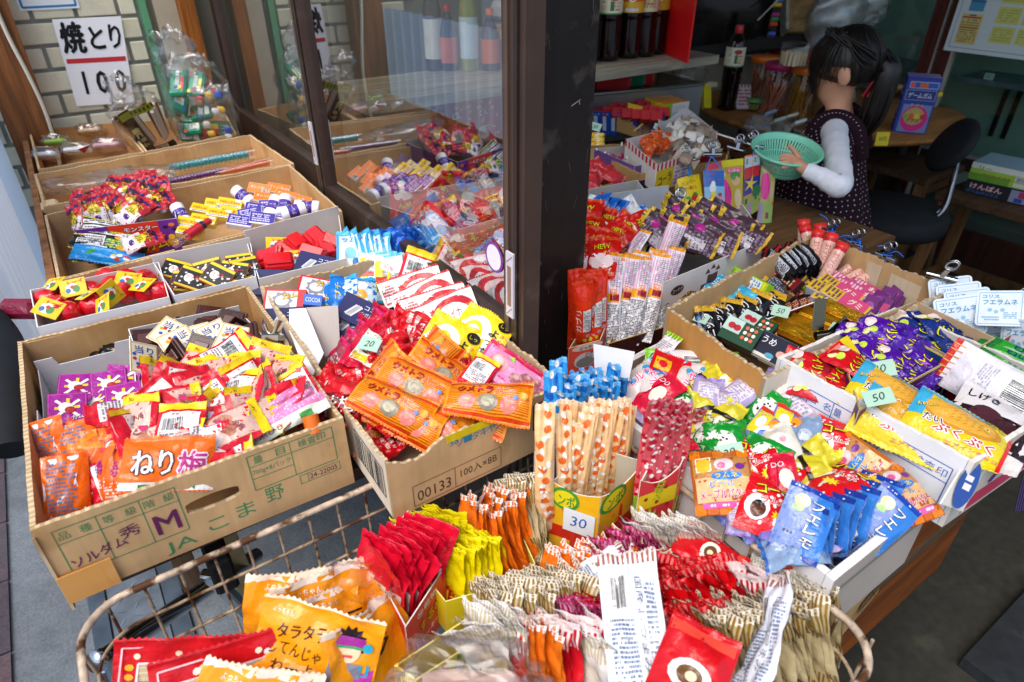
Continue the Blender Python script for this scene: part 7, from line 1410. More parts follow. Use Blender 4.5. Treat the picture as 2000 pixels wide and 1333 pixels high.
kind('sonic','chocolate_packet','chocolate packet','black chocolate packet with white slanted lettering',.045,.10,.014,lambda mb,m,r,w,l: (d_text(mb,m,'ソニック',w*.02,0,l*.66,w*.5,'e8e6ea',2,.05,PI/2),d_rect(mb,m,-w*.5,l*.38,w*.5,l*.46,'c9a02a',1,4,1),d_rect(mb,m,-w*.46,-l*.3,-w*.3,l*.3,'3a62a8',1,2,5)),'131318',('b88c1c','b88c1c'),'1c1c22',2)
def roll(c1,c2,txt,ink,cap=None,L=.10,r=.0115,capc=None):
    def fn(rn):
        mb=MB('foil');ax=(0,1,0);lathe(mb,[(r*.8,-L/2),(r,-L/2+.004),(r,L*.3)],(0,0,0),c1,18,ax);lathe(mb,[(r,L*.3),(r,L/2-.004),(r*.85,L/2)],(0,0,0),c2,18,ax)
        m=lambda u,v,k: V((math.sin(u/r)*(r+.0003*k),v,math.cos(u/r)*(r+.0003*k)));d_text(mb,m,txt,0,-.008,.055,r*1.0,ink,1,.02,PI/2);d_text(mb,m,txt,r*1.6,-.008,.055,r*1.0,ink,1,.02,PI/2);d_text(mb,m,txt,-r*1.6,-.008,.055,r*1.0,ink,1,.02,PI/2)
        if capc: mb.cur='plastic';lathe(mb,[(r*1.02,L*.38),(r*1.05,L*.5),(r*.5,L*.5)],(0,0,0),capc,18,ax)
        return mb
    return fn
bkind('cider','candy_roll','candy roll','sky blue cider candy roll with white lettering',.023,.10,.023,roll('2aa0cc','3fb4d8','CIDER CANDY','e8f4f8'))
bkind('tuber','candy_tube','candy tube','pale pink candy tube with red cap',.024,.085,.024,roll('e8b8a8','c8202a','さくらんぼ','b85a4a',None,.085,.012,'d8322c'))
bkind('mint','candy_roll','candy roll','green mint candy roll at the picture edge',.03,.12,.03,roll('2a9a2e','1c7a2a','menta','1a2a6a',None,.12,.014))
def longbox(kid,lab,c1,side,art,w=.026,l=.105,T=.018): b(kid,'gum_box','gum box',lab,w,l,T,{'+z': c1,'side': side},art)
longbox('lime','long lime green gum box with white label panel','a4d02a','86c41e',lambda mb,m,r,w,l,T: (d_rect(mb,m,-w*.4,-l*.38,w*.4,l*.2,'e4eef0',1),d_text(mb,m,'スーパー',0,l*.34,w*.8,l*.1,'2a7a3a',2,.04),d_small(mb,m,-w*.34,-l*.36,w*.34,l*.16,8,'4a7ab8',2,r),d_rect(mb,m,-w*.45,-l*.46,w*.45,-l*.40,'e8d82a',1)))
longbox('mixbar','dark printed chewing candy bar beside the lime gum boxes','2a3550','7a5a2a',lambda mb,m,r,w,l,T: (d_rect(mb,m,-w*.45,l*.1,w*.45,l*.4,r.choice(('c8a42a','9a2a2a','6a9a3a')),1),d_small(mb,m,-w*.4,-l*.4,w*.4,l*.08,8,'a8b8d0',2,r),d_text(mb,m,'ガム',0,l*.25,l*.2,w*.6,'e8e6da',2,.04,PI/2)),.02,.105,.012)
longbox('darkred','dark red and black candy bar with gold print','7a1420','3a1014',lambda mb,m,r,w,l,T: (d_small(mb,m,-w*.4,-l*.4,w*.4,l*.4,10,'d8b88a',1,r),d_rect(mb,m,-w*.45,-l*.1,w*.45,l*.06,'1c1214',2)),.022,.095,.012)
longbox('fruitbox','small yellow and pink fruit candy box with barcode side','d8b02a','c8c8d8',lambda mb,m,r,w,l,T: (d_rect(mb,m,-w*.5,-l*.1,w*.5,l*.45,r.choice(('d04a7a','4a8ab8','d88a2a')),1),d_text(mb,m,'グミ',0,l*.2,l*.3,w*.6,'f0e8d0',2,.05,PI/2),d_small(mb,m,-w*.4,-l*.45,w*.4,-l*.12,4,'5a3a5a',2,r)),.026,.085,.022)
longbox('fruitpink','small pink and blue fruit candy box','c84a7a','3a7aa8',lambda mb,m,r,w,l,T: (d_text(mb,m,'もも',0,l*.1,l*.36,w*.6,'f4e8ec',2,.05,PI/2),d_small(mb,m,-w*.4,-l*.45,w*.4,-l*.16,4,'f0d0dc',2,r)),.026,.085,.02)
longbox('purplebox','small dark purple grape candy box','6a2a6e','4a4a86',lambda mb,m,r,w,l,T: (d_disc(mb,m,0,l*.2,w*.3,l*.1,'a04a9a',1),d_text(mb,m,'グレープ',0,-l*.1,l*.5,w*.5,'d8a8d0',2,.03,PI/2)),.026,.075,.022)
def goldbar(r):
    mb=MB('foilmetal');obox(mb,(0,0,0),(1,0,0),(0,1,0),(0,0,1),.034,.10,.018,'e0a81a',.003);obox(mb,(0,0,.010),(1,0,0),(0,1,0),(0,0,1),.026,.092,.003,'e8b42a',.001);m=frame((0,0,.0117),(1,0,0),(0,1,0));mb.cur='foil';d_text(mb,m,'Chocolate',0,-.01,.06,.014,'a87410',1,.01,PI/2);return mb
bkind('goldbar','gold_bar','chocolate','shiny gold foil chocolate bar in the white sided compartment',.034,.10,.02,goldbar)
b('plumcard','plum_box','candy box','flat green and pale candy box with red plum pictures',.06,.045,.014,{'+z': '1f4a34','side': '16161a'},lambda mb,m,r,w,l,T: (d_rect(mb,m,-w*.5,-l*.1,-w*.02,l*.5,'b8d4c8',1),d_disc(mb,m,-w*.3,l*.16,w*.1,l*.14,'b8243a',2),d_disc(mb,m,-w*.14,l*.14,w*.1,l*.14,'b8243a',2),[d_disc(mb,m,w*(.1+.12*(i % 3)),l*(.3-.22*(i//3)),w*.05,l*.08,('d86a4a','e8e4dc')[i % 2],2) for i in range(9)]))
b('navycard','plum_box','candy box','flat navy candy box with white lettering and pale picture',.06,.05,.01,{'+z': '20243a','side': 'd0d8e0'},lambda mb,m,r,w,l,T: (d_text(mb,m,'うめ',-w*.2,l*.2,w*.4,l*.3,'e8e8ee',2,.03),d_disc(mb,m,w*.24,-l*.1,w*.12,l*.14,'e0a8a0',1),d_disc(mb,m,0,-l*.3,w*.12,l*.1,'4aa8c8',1),d_rect(mb,m,-w*.46,-l*.46,w*.1,-l*.34,'e0dcd0',1)))
def goldwrap(mb,m,r,w,l): d_text(mb,m,'CANDY',0,0,l*.6,w*.3,'e8dcc0',1,.02,PI/2);d_rect(mb,m,-w*.46,-l*.5,-w*.3,l*.5,'3a2a14',1,2,6)
kind('goldw','gold_wrapper','candy packet','dull gold candy wrapper near the street corner of the brown carton',.045,.085,.012,goldwrap,'8a6a30','6a5024','6a5024',2,wr=.003)
def brown_contents():
    z=.668
    for i,(a,e) in enumerate((((1560,545),(1515,492)),((1572,540),(1530,485)),((1545,540),(1500,497)),((1590,535),(1545,486)),((1600,525),(1562,482)))): put('thunder',a,e,.70,.715,20+8*i,.95)
    pile('tuber',[(1580,480,100),(1605,478,95),(1592,492,80,0,.004),(1612,498,70,0,.004),(1625,515,60,0,.002),(1570,470,90)],.705,.2,.001)
    for a,e in (((1640,555),(1690,530)),((1655,560),(1712,535)),((1638,540),(1665,520)),((1648,545),(1680,522))): put('tuber',a,e,.672,.69,0,.95)
    a,e=P(1690,525,.70),P(1722,533,.69);mb=MB('plastic');tube(mb,[a,a+(e-a)*.62],.010,'e8e8ea',12);tube(mb,[a+(e-a)*.62,e],.0095,'17181a',12);tag(mb.build('marker_pen'),'white marker pen with black cap leaning on the far wall of the brown carton','marker')
    for i in range(3): put('lime',(1500-6*i,590-8*i),(1412+0*i,535-8*i),.672+.004*i,.676,8*i,.98)
    put('lime',(1508,575),(1418,525),.695,.69,5,1.0);put('lime',(1565,568),(1520,530),.67,.67,0,.9);put('lime',(1515,600),(1400,548),.665,.665,0,1.)
    for i in range(8): put('mixbar',(1510+8*i,585-3*i),(1440+13*i,520-3*i),.672+.002*(i % 3),.678,10*(i % 3)-10,1.)
    put('darkred',(1565,565),(1500,512),.69,.69,0,1.1);put('mixbar',(1545,590),(1470,530),.684,.684,0,1.)
    for i in range(5): put('darkred',(1545+14*i,610-5*i),(1525+17*i,575-4*i),.665,.672,10*(i % 2),.7)
    put('cider',(1355,552),(1432,592),.682,.68,0,1.02);put('cider',(1378,545),(1452,588),.684,.682,20,1.02);put('cider',(1396,543),(1475,585),.69,.688,-10,1.02)
    pile('goldw',[(1345,590,60),(1365,605,40),(1330,580,100),(1380,612,70),(1325,600,20),(1395,620,50)],.668,.5,.001,15)
    pile('sonic',[(1400,632,85),(1420,625,75,20),(1445,618,70),(1470,610,65,10),(1495,600,60),(1385,645,100),(1505,612,75,0,-.004)],.672,.45,.002,12,.85)
    pile('plumcard',[(1445,655,62,0,.006),(1475,640,60,0,0),(1460,668,62,0,-.01)],.682,.6,.002,4);pile('navycard',[(1510,685,60,0,.0),(1495,675,62,0,-.006),(1530,690,58,0,-.01)],.675,.6,.002,4)
    pile('fruitbox',[(1622,580,-40),(1650,592,-38),(1640,570,-42),(1605,572,-40,0,-.01),(1630,600,-40,0,-.012)],.678,.6,.001,3);pile('fruitpink',[(1668,575,-40),(1690,585,-38),(1655,562,-45),(1700,575,-38,0,-.006)],.676,.6,.001,3)
    pile('purplebox',[(1705,600,60),(1722,595,60),(1738,590,58),(1752,588,58),(1690,612,62,0,-.01),(1715,615,60,0,-.012)],.672,.55,.001,3,.9)
    mb=MB('white_card');sheet(mb,[P(*p,q) for p,q in (((1455,640),.672),((1600,588),.715),((1618,582),.71),((1610,640),.645),((1520,690),.64))],'cfc6b4',.0015);tag(mb.build('white_divider'),'torn white card divider in the middle of the brown carton','card')
    pile('goldbar',[(1645,612,150,0,.012),(1605,625,150,0,0),(1585,640,150,0,-.008),(1565,655,150,0,-.016),(1620,640,150,0,-.016),(1550,640,150,0,-.012)],.676,.6,.001,3,.8)
    c=P(1610,652,.715);t=thing('spring_clip',c,'flat dark steel spring clip gripping the near wall of the brown carton','clip')
    mb=MB('chrome');obox(mb,c+UP*.03+RT*-.008,RT+.2*FW,UP+.1*RT,FW,.022,.05,.002,'8a7a5c',.0005);mb.build('blade',t);mb=MB('chrome');obox(mb,c+RT*.02+UP*.004,RT+.9*UP,UP-.9*RT,FW,.05,.02,.002,'7a705c',.0005);mb.build('blade',t);mb=MB('chrome');tube(mb,[c-RT*.014-UP*.004,c+RT*.014-UP*.0],.007,'9a927e',10);mb.build('spring',t)
    putc('tag50cfe6d8',1370,622,60,.69,10,.4,.9,.004,'pale green price tag with 50 on the gold wrappers');putc('tag50cfe6d8',1525,608,70,.70,0,.3,1.,.005,'pale green price tag with 50 beside the white divider');putc('tag20cfe6d8',1638,645,60,.70,0,.4,1.,.006,'pale green price tag with 20 held by the spring clip')
brown_carton();brown_contents()
def a_grape(col,dark):
    def f(mb,m,r,w,l):
        d_poly(mb,m,[(-w*.4,-l*.45),(w*.1,-l*.45),(w*.3,l*.1),(-w*.1,l*.2)],col,1);d_disc(mb,m,-w*.1,l*.26,w*.3,l*.12,dark,2);d_text(mb,m,'フィリン',0,l*.08,w*.9,l*.22,'e0d21c',3,.07,.12,'1c1218',.08);d_disc(mb,m,w*.2,-l*.2,w*.13,l*.07,'c2d84a',3);d_disc(mb,m,w*.28,-l*.32,w*.12,l*.07,'e8e4a0',3);d_disc(mb,m,-w*.2,-l*.3,w*.2,l*.1,'f0d8d0',2)
    return f
kind('rgum','ring_gum_packet','candy packet','red ring candy packet with yellow block lettering',.06,.10,.02,a_grape('e08a78','8a1420'),'c2141f','d02028','a81420',2)
kind('pgum','ring_gum_packet','candy packet','purple ring candy packet with yellow block lettering',.06,.105,.022,a_grape('a04ad0','3a1080'),'4a1496','3a1080','3c107c',3,wr=.003)
kind('bgum','ring_gum_packet','candy packet','navy blue ring candy packet with yellow block lettering',.06,.10,.02,a_grape('2a5aa8','101a50'),'182e78','14246a','14246a',2,wr=.003)
def a_tai(mb,m,r,w,l):
    d_rect(mb,m,-w*.5,-l*.1,-w*.36,l*.44,'3aa4cc',1,3,8);d_disc(mb,m,0,l*.14,w*.40,l*.26,'c58a2a',1,24);d_disc(mb,m,-w*.02,l*.15,w*.36,l*.22,'d8a23c',2,24)
    for i in range(5):
        for k in range(3): d_line(mb,m,(-w*.12+w*.07*i,l*(.04+.07*k)),(-w*.09+w*.07*i,l*(.08+.07*k)),.0012,'b87e26',3)
    d_disc(mb,m,w*.24,l*.18,w*.03,w*.03,'e8bf62',3);d_disc(mb,m,w*.24,l*.18,w*.012,w*.012,'7a4a14',4)
    d_text(mb,m,'ぷくぷく',w*.08,-l*.20,w*.62,l*.20,'c8242c',4,.07,.0,'f4f0ea',.10);d_text(mb,m,'たい',-w*.25,-l*.10,w*.2,l*.15,'2a1c50',4,.06,.1,'f4f0ea',.10);d_text(mb,m,'おいしい',-w*.36,l*.12,w*.2,l*.08,'f0e83a',4,.05,.3,'1a2a6a',.08);d_text(mb,m,'エアインチョコ',w*.2,-l*.36,w*.5,l*.06,'c8427a',4,.02,.05);d_rect(mb,m,w*.46,-l*.5,w*.5,l*.5,'d81e1c',2,1,8);d_rect(mb,m,-w*.5,l*.42,w*.3,l*.5,'58b4d8',2,6,1);d_text(mb,m,'チョコ',w*.3,l*.40,w*.2,l*.07,'f0e83a',4,.04,-.3,'1a2a6a',.06)
kind('taiyaki','wafer_packet','snack packet','yellow packet with golden fish shaped wafer picture and red lettering',.15,.105,.024,a_tai,'d8c21c','d8c21c','c8b42a',1,crimp=.03)
def white_carton():
    zr=.732;rim=[V((.748,.160,zr)),V((1.02,.145,zr)),V((1.03,.41,zr)),V((.748,.425,zr))]
    bl='3a62b0'
    def pr(i,mb,m,w,h):
        if i == 3:
            d_frame(mb,m,w*.22,h*.22,w*.52,h*.80,.0013,bl,1);d_line(mb,m,(w*.36,h*.22),(w*.36,h*.80),.0012,bl,1);d_line(mb,m,(w*.22,h*.58),(w*.52,h*.58),.0012,bl,1)
            for s,u in (('品',.25),('名',.33),('量',.39),('目',.485)): d_text(mb,m,s,w*u,h*.69,.011,.012,bl,1)
            d_text(mb,m,'40入',w*.43,h*.42,.022,.011,'a8a8b0',1);d_text(mb,m,'8',w*.48,h*.28,.006,.009,'a8a8b0',1)
            d_frame(mb,m,w*.62,h*.22,w*.94,h*.80,.0013,bl,1);d_line(mb,m,(w*.62,h*.58),(w*.94,h*.58),.0012,bl,1)
            for s,u in (('検',.80),('査',.85),('印',.905)): d_text(mb,m,s,w*u,h*.69,.012,.012,bl,1)
        if i == 0:
            d_text(mb,m,'アイス',w*.55,h*.55,w*.55,h*.5,'3a5aa8',2,.08,.0,'c8445a',.05,.2);d_poly(mb,m,[(w*.12,h*.05),(w,h*.05),(w,h*.22),(w*.2,h*.3)],'c2405c',1)
    t=thing('white_carton',(.89,.28,.61),'white carton with blue printed boxes on its long side, holding ring candy and wafers','carton')
    mb=MB('white_card');carton(mb,rim,.105,.006,'e9ecf0','d4cdc4','e8e4dc',.0015,pr,None,None,41,couts={0: 'cfc6b6'});mb.build('carton_wall',t)
    mb=MB('white_card');sheet(mb,[P(1838,985,.69),P(1880,1000,.665),P(1932,905,.705),P(1880,905,.72)],'dcd8cc',.002)
    m=frame(P(1884,950,.695)+(CAM-P(1884,950,.695)).normalized()*.004,RT+.5*UP,UP-.2*RT,None);mb.build('open_flap',t)
    mb=MB('matte');m=frame(P(1888,948,.70)+(CAM-P(1888,948,.70)).normalized()*.006,RT*.45+UP*.9,UP*.45-RT*.9,None);d_disc(mb,m,0,0,.030,.011,'2a4a8e',1,20);d_rect(mb,m,-.006,-.005,.002,.004,'d0d0cc',2);d_rect(mb,m,.005,-.004,.012,.005,'d0d0cc',2);mb.build('blue_oval_print',t)
    def ring(pts,zt,c,inn,art,lab,h=.08):
        q=rimz(pts,zt);mb=MB('card');carton(mb,q,h,.0014,c,inn,'c8b89a',0,art);tag(mb.build('display_carton'),lab,'carton','ring candy display cartons')
    def at(word,small,ink='d8c41e'):
        def f(i,mb,m,w,h):
            if i in (0,1): d_text(mb,m,word,w*.5,h*.46,w*.86,h*.46,ink,2,.07,.12,'1a1218',.05);d_text(mb,m,small,w*.6,h*.84,w*.4,h*.14,'b8a8c8',2,.02)
            d_line(mb,m,(0,h-.0012),(w,h-.0012),.0024,'d8c43a',1)
        return f
    ring([(1684,794),(1775,752),(1640,672),(1530,704)],.725,'b3141e','a08468',at('フィリン','アップル'),'red ring candy display carton against the blue printed wall')
    ring([(1680,800),(1862,700),(1700,610),(1640,680)],.733,'5a1c58','b39a7e',at('フィリボンタン','グレープ'),'purple ring candy display carton with yellow lettering')
    ring([(1866,708),(1944,660),(1788,588),(1705,622)],.735,'1c3a80','bfa27e',at('フィリボン','ソーダ'),'navy ring candy display carton with tall plain back')
    mb=MB('card');sheet(mb,[P(*p,z) for p,z in (((1635,668),.735),((1655,655),.745),((1680,690),.74),((1664,702),.735))],'dcc81e',.0012);tag(mb.build('yellow_flap'),'torn yellow flap at the back of the red ring candy carton','card')
    pile('rgum',[(1585,718,-20,10),(1640,712,-40,0,-.01),(1665,712,-45,15,.012),(1620,745,-30,0,-.012),(1690,740,-35,0,-.012),(1600,760,-20,0,-.02),(1640,770,-35,0,-.02)],.720,.6,.002,10,.8)
    pile('pgum',[(1730,648,-15,10,.018),(1712,675,-20,0,.002),(1750,690,-25,0,-.004),(1745,712,-40,10,-.004),(1790,715,-35,0,-.012),(1800,700,-50,20,-.012),(1690,655,-20,20,0),(1765,668,-30,10,.0),(1730,700,-10,30,-.01),(1770,725,-35,10,-.014),(1705,690,-45,20,-.01)],.725,.55,.002,10,.74)
    pile('bgum',[(1800,648,-25,0,0),(1825,665,-20,0,-.006),(1850,680,-30,0,-.012),(1790,640,-10,20,0),(1835,650,-60,30,0)],.715,.6,.002,10,.95)
    putc('tag40cfe6d8',1718,722,95,.742,5,.6,1.3,.012,'pale green price tag with 40 on the red ring candies')
    pile('taiyaki',[(1765,832,62,-8,-.012),(1748,780,62,-6,.0),(1868,840,62,-6,.0)],.728,.65,.004,2,.74)
    putc('tag50cfe6d8',1716,776,100,.745,0,.65,1.2,.012,'pale green price tag with 50 on the rear wafer packet')
    def a_bread(mb,m,r,w,l):
        d_bar(mb,m,w*.0,-l*.1,w*.5,l*.2,2,r);d_small(mb,m,-w*.3,l*.1,w*.3,l*.22,6,'a8a8b4',2,r);d_text(mb,m,'B',-w*.2,-l*.26,w*.14,l*.05,'3a3a5a',2,.04,-PI/2);d_rect(mb,m,-w*.42,-l*.4,w*.42,l*.26,'dcd8e4',1,5,6)
        for i in range(8): d_rect(mb,m,-w*.5+w*.125*i,l*.40,-w*.48+w*.125*i,l*.5,'e0a03a',3,1,3)
    kind('bread','white_pouch','snack packet','white packet with barcode and red striped end',.08,.19,.035,a_bread,'e4e0ea',('e4e0ea','c8281e'),'d8d4de',1,crimp=.1)
    put('bread',(2050,812),(1880,722),.725,.735,-10,.85)
    def a_choco(mb,m,r,w,l):
        d_rect(mb,m,-w*.5,-l*.3,w*.5,l*.16,'2a181c',1,8,6);d_disc(mb,m,-w*.1,l*.08,w*.2,l*.14,'4a2830',2,16);d_disc(mb,m,w*.16,-l*.02,w*.2,l*.14,'3f2229',3,16);d_text(mb,m,'しげき',-w*.2,l*.34,w*.4,l*.14,'1c1418',2,.06);d_rect(mb,m,-w*.1,-l*.46,w*.3,-l*.32,'d05a7a',2,3,2)
    kind('choco','grape_packet','candy packet','white packet with dark round chocolate picture under the barcode packet',.11,.14,.02,a_choco,'d8d4d4','d8d4d4','d0ccd0',1,crimp=.04)
    putc('choco',1930,838,62,.715,0,.7,.85)
    def card(r):
        mb=MB('card');w,l=.062,.058;pts=[]
        for cx,cyy,a0 in ((w/2-.006,l/2-.006,0),(-w/2+.006,l/2-.006,PI/2),(-w/2+.006,-l/2+.006,PI),(w/2-.006,-l/2+.006,1.5*PI)):
            for k in range(5): a=a0+PI/2*k/4;pts.append((cx+.006*math.cos(a),cyy+.006*math.sin(a)))
        slab(mb,lambda u,v,k: V((u,v,.001*k*.3)),pts,.003,'dfe9f2','d4dde4','e8ecf0');m=lambda u,v,k: V((u,v,.0002+.0003*k));tc_='3a9ac4'
        d_frame(mb,m,-w*.44,-l*.44,w*.44,l*.44,.0009,'7fc0dc',1);d_text(mb,m,'コリス',-w*.2,l*.33,w*.36,l*.1,tc_,2,.04);d_text(mb,m,'フエラムネ',0,l*.17,w*.72,l*.16,tc_,2,.05)
        for k in range(3): d_disc(mb,m,-w*.2+.008*k,-l*.05-.003*(k % 2),.003,.003,'8ac4dc',2,9,0,1)
        d_small(mb,m,w*.08,-l*.3,w*.36,-l*.1,4,'8abcd8',2,r);d_small(mb,m,-w*.36,-l*.36,0,-l*.22,2,'8abcd8',2,r);return mb
    bkind('card','ramune_card','candy card','white rounded candy card with pale blue print',.062,.058,.004,card)
    for i in range(7): put('card',(1905+3*i-9*(6-i)*0-12*i+0,640-7*i),(1890-8*i+5,572-5*i),.70,.745,-4-i,1.02)
    for i in range(6): put('card',(1960-5*i+12,672-8*i),(1966-6*i,608-7*i),.69,.74,2,1.05)
    put('card',(1950,635),(1956,570),.725,.765,6,1.0,'white candy card with pale blue print standing above the others');put('card',(1995,700),(2000,630),.69,.74,35,1.1,'white candy card with barcode side turned, at the picture edge');put('card',(1880,650),(1870,585),.695,.74,-10,1.1)
    mb=MB('card');q=rimz([(1862,735),(2060,640),(2060,560),(1838,640)],.70);carton(mb,q,.07,.0016,'4a9ab4','c9d0cc','d8d8d0',0,lambda i,mb,m,w,h: (d_rect(mb,m,0,h*.9,w,h,'d8cfc0',1),[d_disc(mb,m,w*k/14,h*.95,.002,.002,'c83a3a',2,7,0,1) for k in range(14)]) if i == 0 else None);tag(mb.build('card_carton'),'pale blue carton with heart dotted rim holding the white candy cards','carton')
    mb=MB('card');q=rimz([(1898,790),(2080,690),(2040,610),(1870,720)],.715);carton(mb,q,.05,.0016,'b0202c','8a1a24','d8ccc0',0,lambda i,mb,m,w,h: d_rect(mb,m,0,h*.85,w,h,'d8cfc0',1));tag(mb.build('mint_carton'),'red carton of green mint rolls at the picture edge','carton')
    pile('mint',[(1985,708,150),(1990,725,150),(1975,735,150),(2000,700,150),(1960,748,150)],.715,.6,.001,5,.9)
    mb=MB('plastic');a=P(2000,955,.60);
    for k in range(7): tube(mb,[a+RT*(.003*k)+UP*.02,a+RT*(.003*k-.012)-UP*.03],.0012,'2a1c4a',5)
    tag(mb.build('hanging_fringe'),'small dark purple fringe hanging at the picture edge below the white carton','fringe')
white_carton()
# ================================================================ CENTRE: cartons behind the post, toys, girl
def centre():
    t=thing('counter_table',(1.15,1.1,0),'low wooden counter carrying the cartons inside the shop','table')
    mb=MB('woodx');box(mb,(.67,.70,.585),(1.62,1.50,.608),'6a4c30');mb.build('top_board',t)
    for x,y in ((.75,.76),(1.55,.76),(.75,1.44),(1.55,1.44)): mb=MB('wood');box(mb,(x-.025,y-.025,0),(x+.025,y+.025,.584),'3a2a1c');mb.build('leg',t)
    def a_pk(mb,m,r,w,l):
        for i in range(7): d_rect(mb,m,-w*.5+w*.143*i,l*.10,-w*.43+w*.143*i,l*.46,'e2a8cc',1,1,6)
        d_rect(mb,m,-w*.5,l*.0,w*.5,l*.10,'e8a01e',1,5,2);d_rect(mb,m,-w*.05,l*.02,w*.42,l*.09,'b0141e',2);d_text(mb,m,'カルパ',w*.18,l*.055,w*.4,l*.05,'3a0a0c',3,.05);d_rect(mb,m,-w*.05,l*.10,w*.3,l*.15,'ee7a2a',2,2,1);d_text(mb,m,'7割',w*.12,l*.125,w*.3,l*.04,'f6e8d0',3,.04);d_small(mb,m,-w*.1,l*.17,w*.46,l*.44,13,'8a8a90',2,r,.5);d_small(mb,m,-w*.46,-l*.48,w*.46,-l*.02,26,'3a3a40',2,r,.5)
    kind('salami','salami_stick','snack packet','tall white snack stick with pink stripes, black print and orange bands',.032,.155,.02,a_pk,'e4e2e4',('d8d6d8','e89a14'),'e4d0dc',2,crimp=.06,zig=8)
    def a_vit(mb,m,r,w,l): d_rect(mb,m,-w*.5,-l*.5,w*.5,l*.30,'d8350f',1,4,8);d_rect(mb,m,w*.02,-l*.1,w*.42,l*.2,'dcd8d4',2,2,4);d_small(mb,m,w*.06,-l*.08,w*.38,l*.18,8,'9a9a9a',3,r);[d_disc(mb,m,w*u,l*v,w*.13,w*.12,c,2) for u,v,c in ((.1,-.22,'a8b82a'),(.3,-.16,'e08a9a'),(-.2,-.34,'f0e0d8'))];d_text(mb,m,'ガブリ',-w*.2,l*.05,l*.3,w*.3,'f0d8c8',2,.04,PI/2)
    kind('redstick','red_stick','snack packet','tall red orange candy stick with white label and coloured dots',.032,.15,.018,a_vit,'d22c12','d8401c','c82810',2,crimp=.05,zig=8)
    def a_new(mb,m,r,w,l): d_text(mb,m,'NEW',0,l*.3,w*.5,l*.1,'e8d81e',2,.06,.1,'6a1a1a');d_disc(mb,m,0,l*.05,w*.36,l*.14,'f0d8d8',1);[d_rect(mb,m,-w*.4,l*(-.4+.1*i),w*.4,l*(-.35+.1*i),'e87a3a',1,4,1) for i in range(3)];d_text(mb,m,'ソーダ',0,-l*.15,w*.7,l*.14,'f2e2c0',2,.05,.1,'a01414')
    kind('newred','red_packet','snack packet','shiny red snack packet with yellow lettering behind the dark post',.06,.11,.02,a_new,'c81812',('d84a1c','d84a1c'),'a01410',3,wr=.003)
    kind('bluefoil','blue_packet','snack packet','bright blue foil packet standing behind the red packets',.055,.10,.014,lambda mb,m,r,w,l: (d_text(mb,m,'soda',0,l*.3,w*.6,l*.12,'dce8f4',2,.04),d_rect(mb,m,-w*.4,-l*.2,w*.4,l*.1,'3a9ae0',1,4,3)),'1460c0','1a6ccc','1054a8',2)
    kind('stripeb','striped_packet','snack packet','white packet with black red and yellow striped edge',.05,.10,.012,lambda mb,m,r,w,l: ([d_rect(mb,m,-w*.5,-l*.5+l*.0625*i,-w*.12,-l*.5+l*.0625*(i+.72),('16161a','c81e28','16161a','d8c81e')[i % 4],2,2,1) for i in range(16)],d_small(mb,m,0,-l*.3,w*.44,l*.3,8,'b8bcc8',1,r)),'d8dae2','d0d2da','d0d2da',2)
    def a_cr(mb,m,r,w,l): d_small(mb,m,-w*.46,-l*.46,w*.2,l*.46,12,'8a7a90',1,r);d_disc(mb,m,w*.22,l*.2,w*.14,l*.1,'b02a8a',2);d_rect(mb,m,-w*.5,l*.42,w*.5,l*.5,'d8b02a',2,5,1);d_rect(mb,m,-w*.4,-l*.3,0,l*.1,'c8c0c8',1,4,4)
    kind('purpbrown','brown_packet','snack packet','dark brown and lilac foil snack packet in the castle print carton',.055,.11,.014,a_cr,'4a3440',('c8a02a','3a2a34'),'8a8090',3,wr=.003)
    q=[P(1100,760,.61),P(1172,720,.61),P(1182,640,.61),P(1110,660,.61)]
    l,f,r_=P(1108,735,.615),P(1168,718,.615),P(1192,672,.615);h=.055;rim=[p+V((0,0,h)) for p in (l,f,r_,l+r_-f)]
    def pr(i,mb,m,w,h):
        if i == 0: d_disc(mb,m,w*.6,h*.9,w*.5,h*.12,'d8b8a8',1,16);d_text(mb,m,'どっきり',w*.6,h*.88,w*.5,h*.12,'3a2420',2,.02);d_disc(mb,m,w*.55,h*.42,w*.36,h*.28,'c8beb8',1,16);d_disc(mb,m,w*.55,h*.36,w*.3,h*.18,'7a7674',2,14);d_text(mb,m,'ζζ',w*.65,h*.6,w*.24,h*.16,'2a2422',3)
    mb=MB('card');carton(mb,rim,h,.0016,'d84a38','b0905a','d8b88a',0,pr,None,{1: lambda s: .02*s,0: lambda s: 0});tag(mb.build('red_carton'),'red display carton of candy sticks half hidden by the dark post','carton')
    mb=MB('card');c0=[P(1185,720,.61),P(1310,680,.61),P(1325,640,.61),P(1205,660,.61)];carton(mb,[p+V((0,0,.05)) for p in c0],.05,.0016,'3a1a18','7a5a3a','c8a02a',0);tag(mb.build('brown_carton'),'dark brown display carton of tall pink striped snack sticks','carton')
    for i in range(5): put('redstick',(1130+10*i-4,668+(i % 2)*12),(1128+10*i,545+(i*3 % 4)*8),.645,.765,10*(i % 3)-15,1.0)
    put('redstick',(1148,690),(1158,548),.64,.76,8,1.02)
    for i,(bx,by,tx,ty,rl) in enumerate(((1170,640,1195,520,20),(1262,645,1305,470,-10),(1280,630,1316,505,-15),(1220,640,1250,510,0),(1240,640,1285,500,10),(1190,645,1232,515,0),(1205,655,1228,518,-8),(1232,656,1258,515,0),(1258,650,1290,515,5),(1192,660,1200,525,12))): put('salami',(bx,by),(tx,ty),.655,.755,rl,1.0)
    put('salami',(1276,560),(1312,465),.70,.785,-5,1.0,'tall snack stick with pink stripes standing above the rest');put('salami',(1215,560),(1245,480),.69,.76,40,.9)
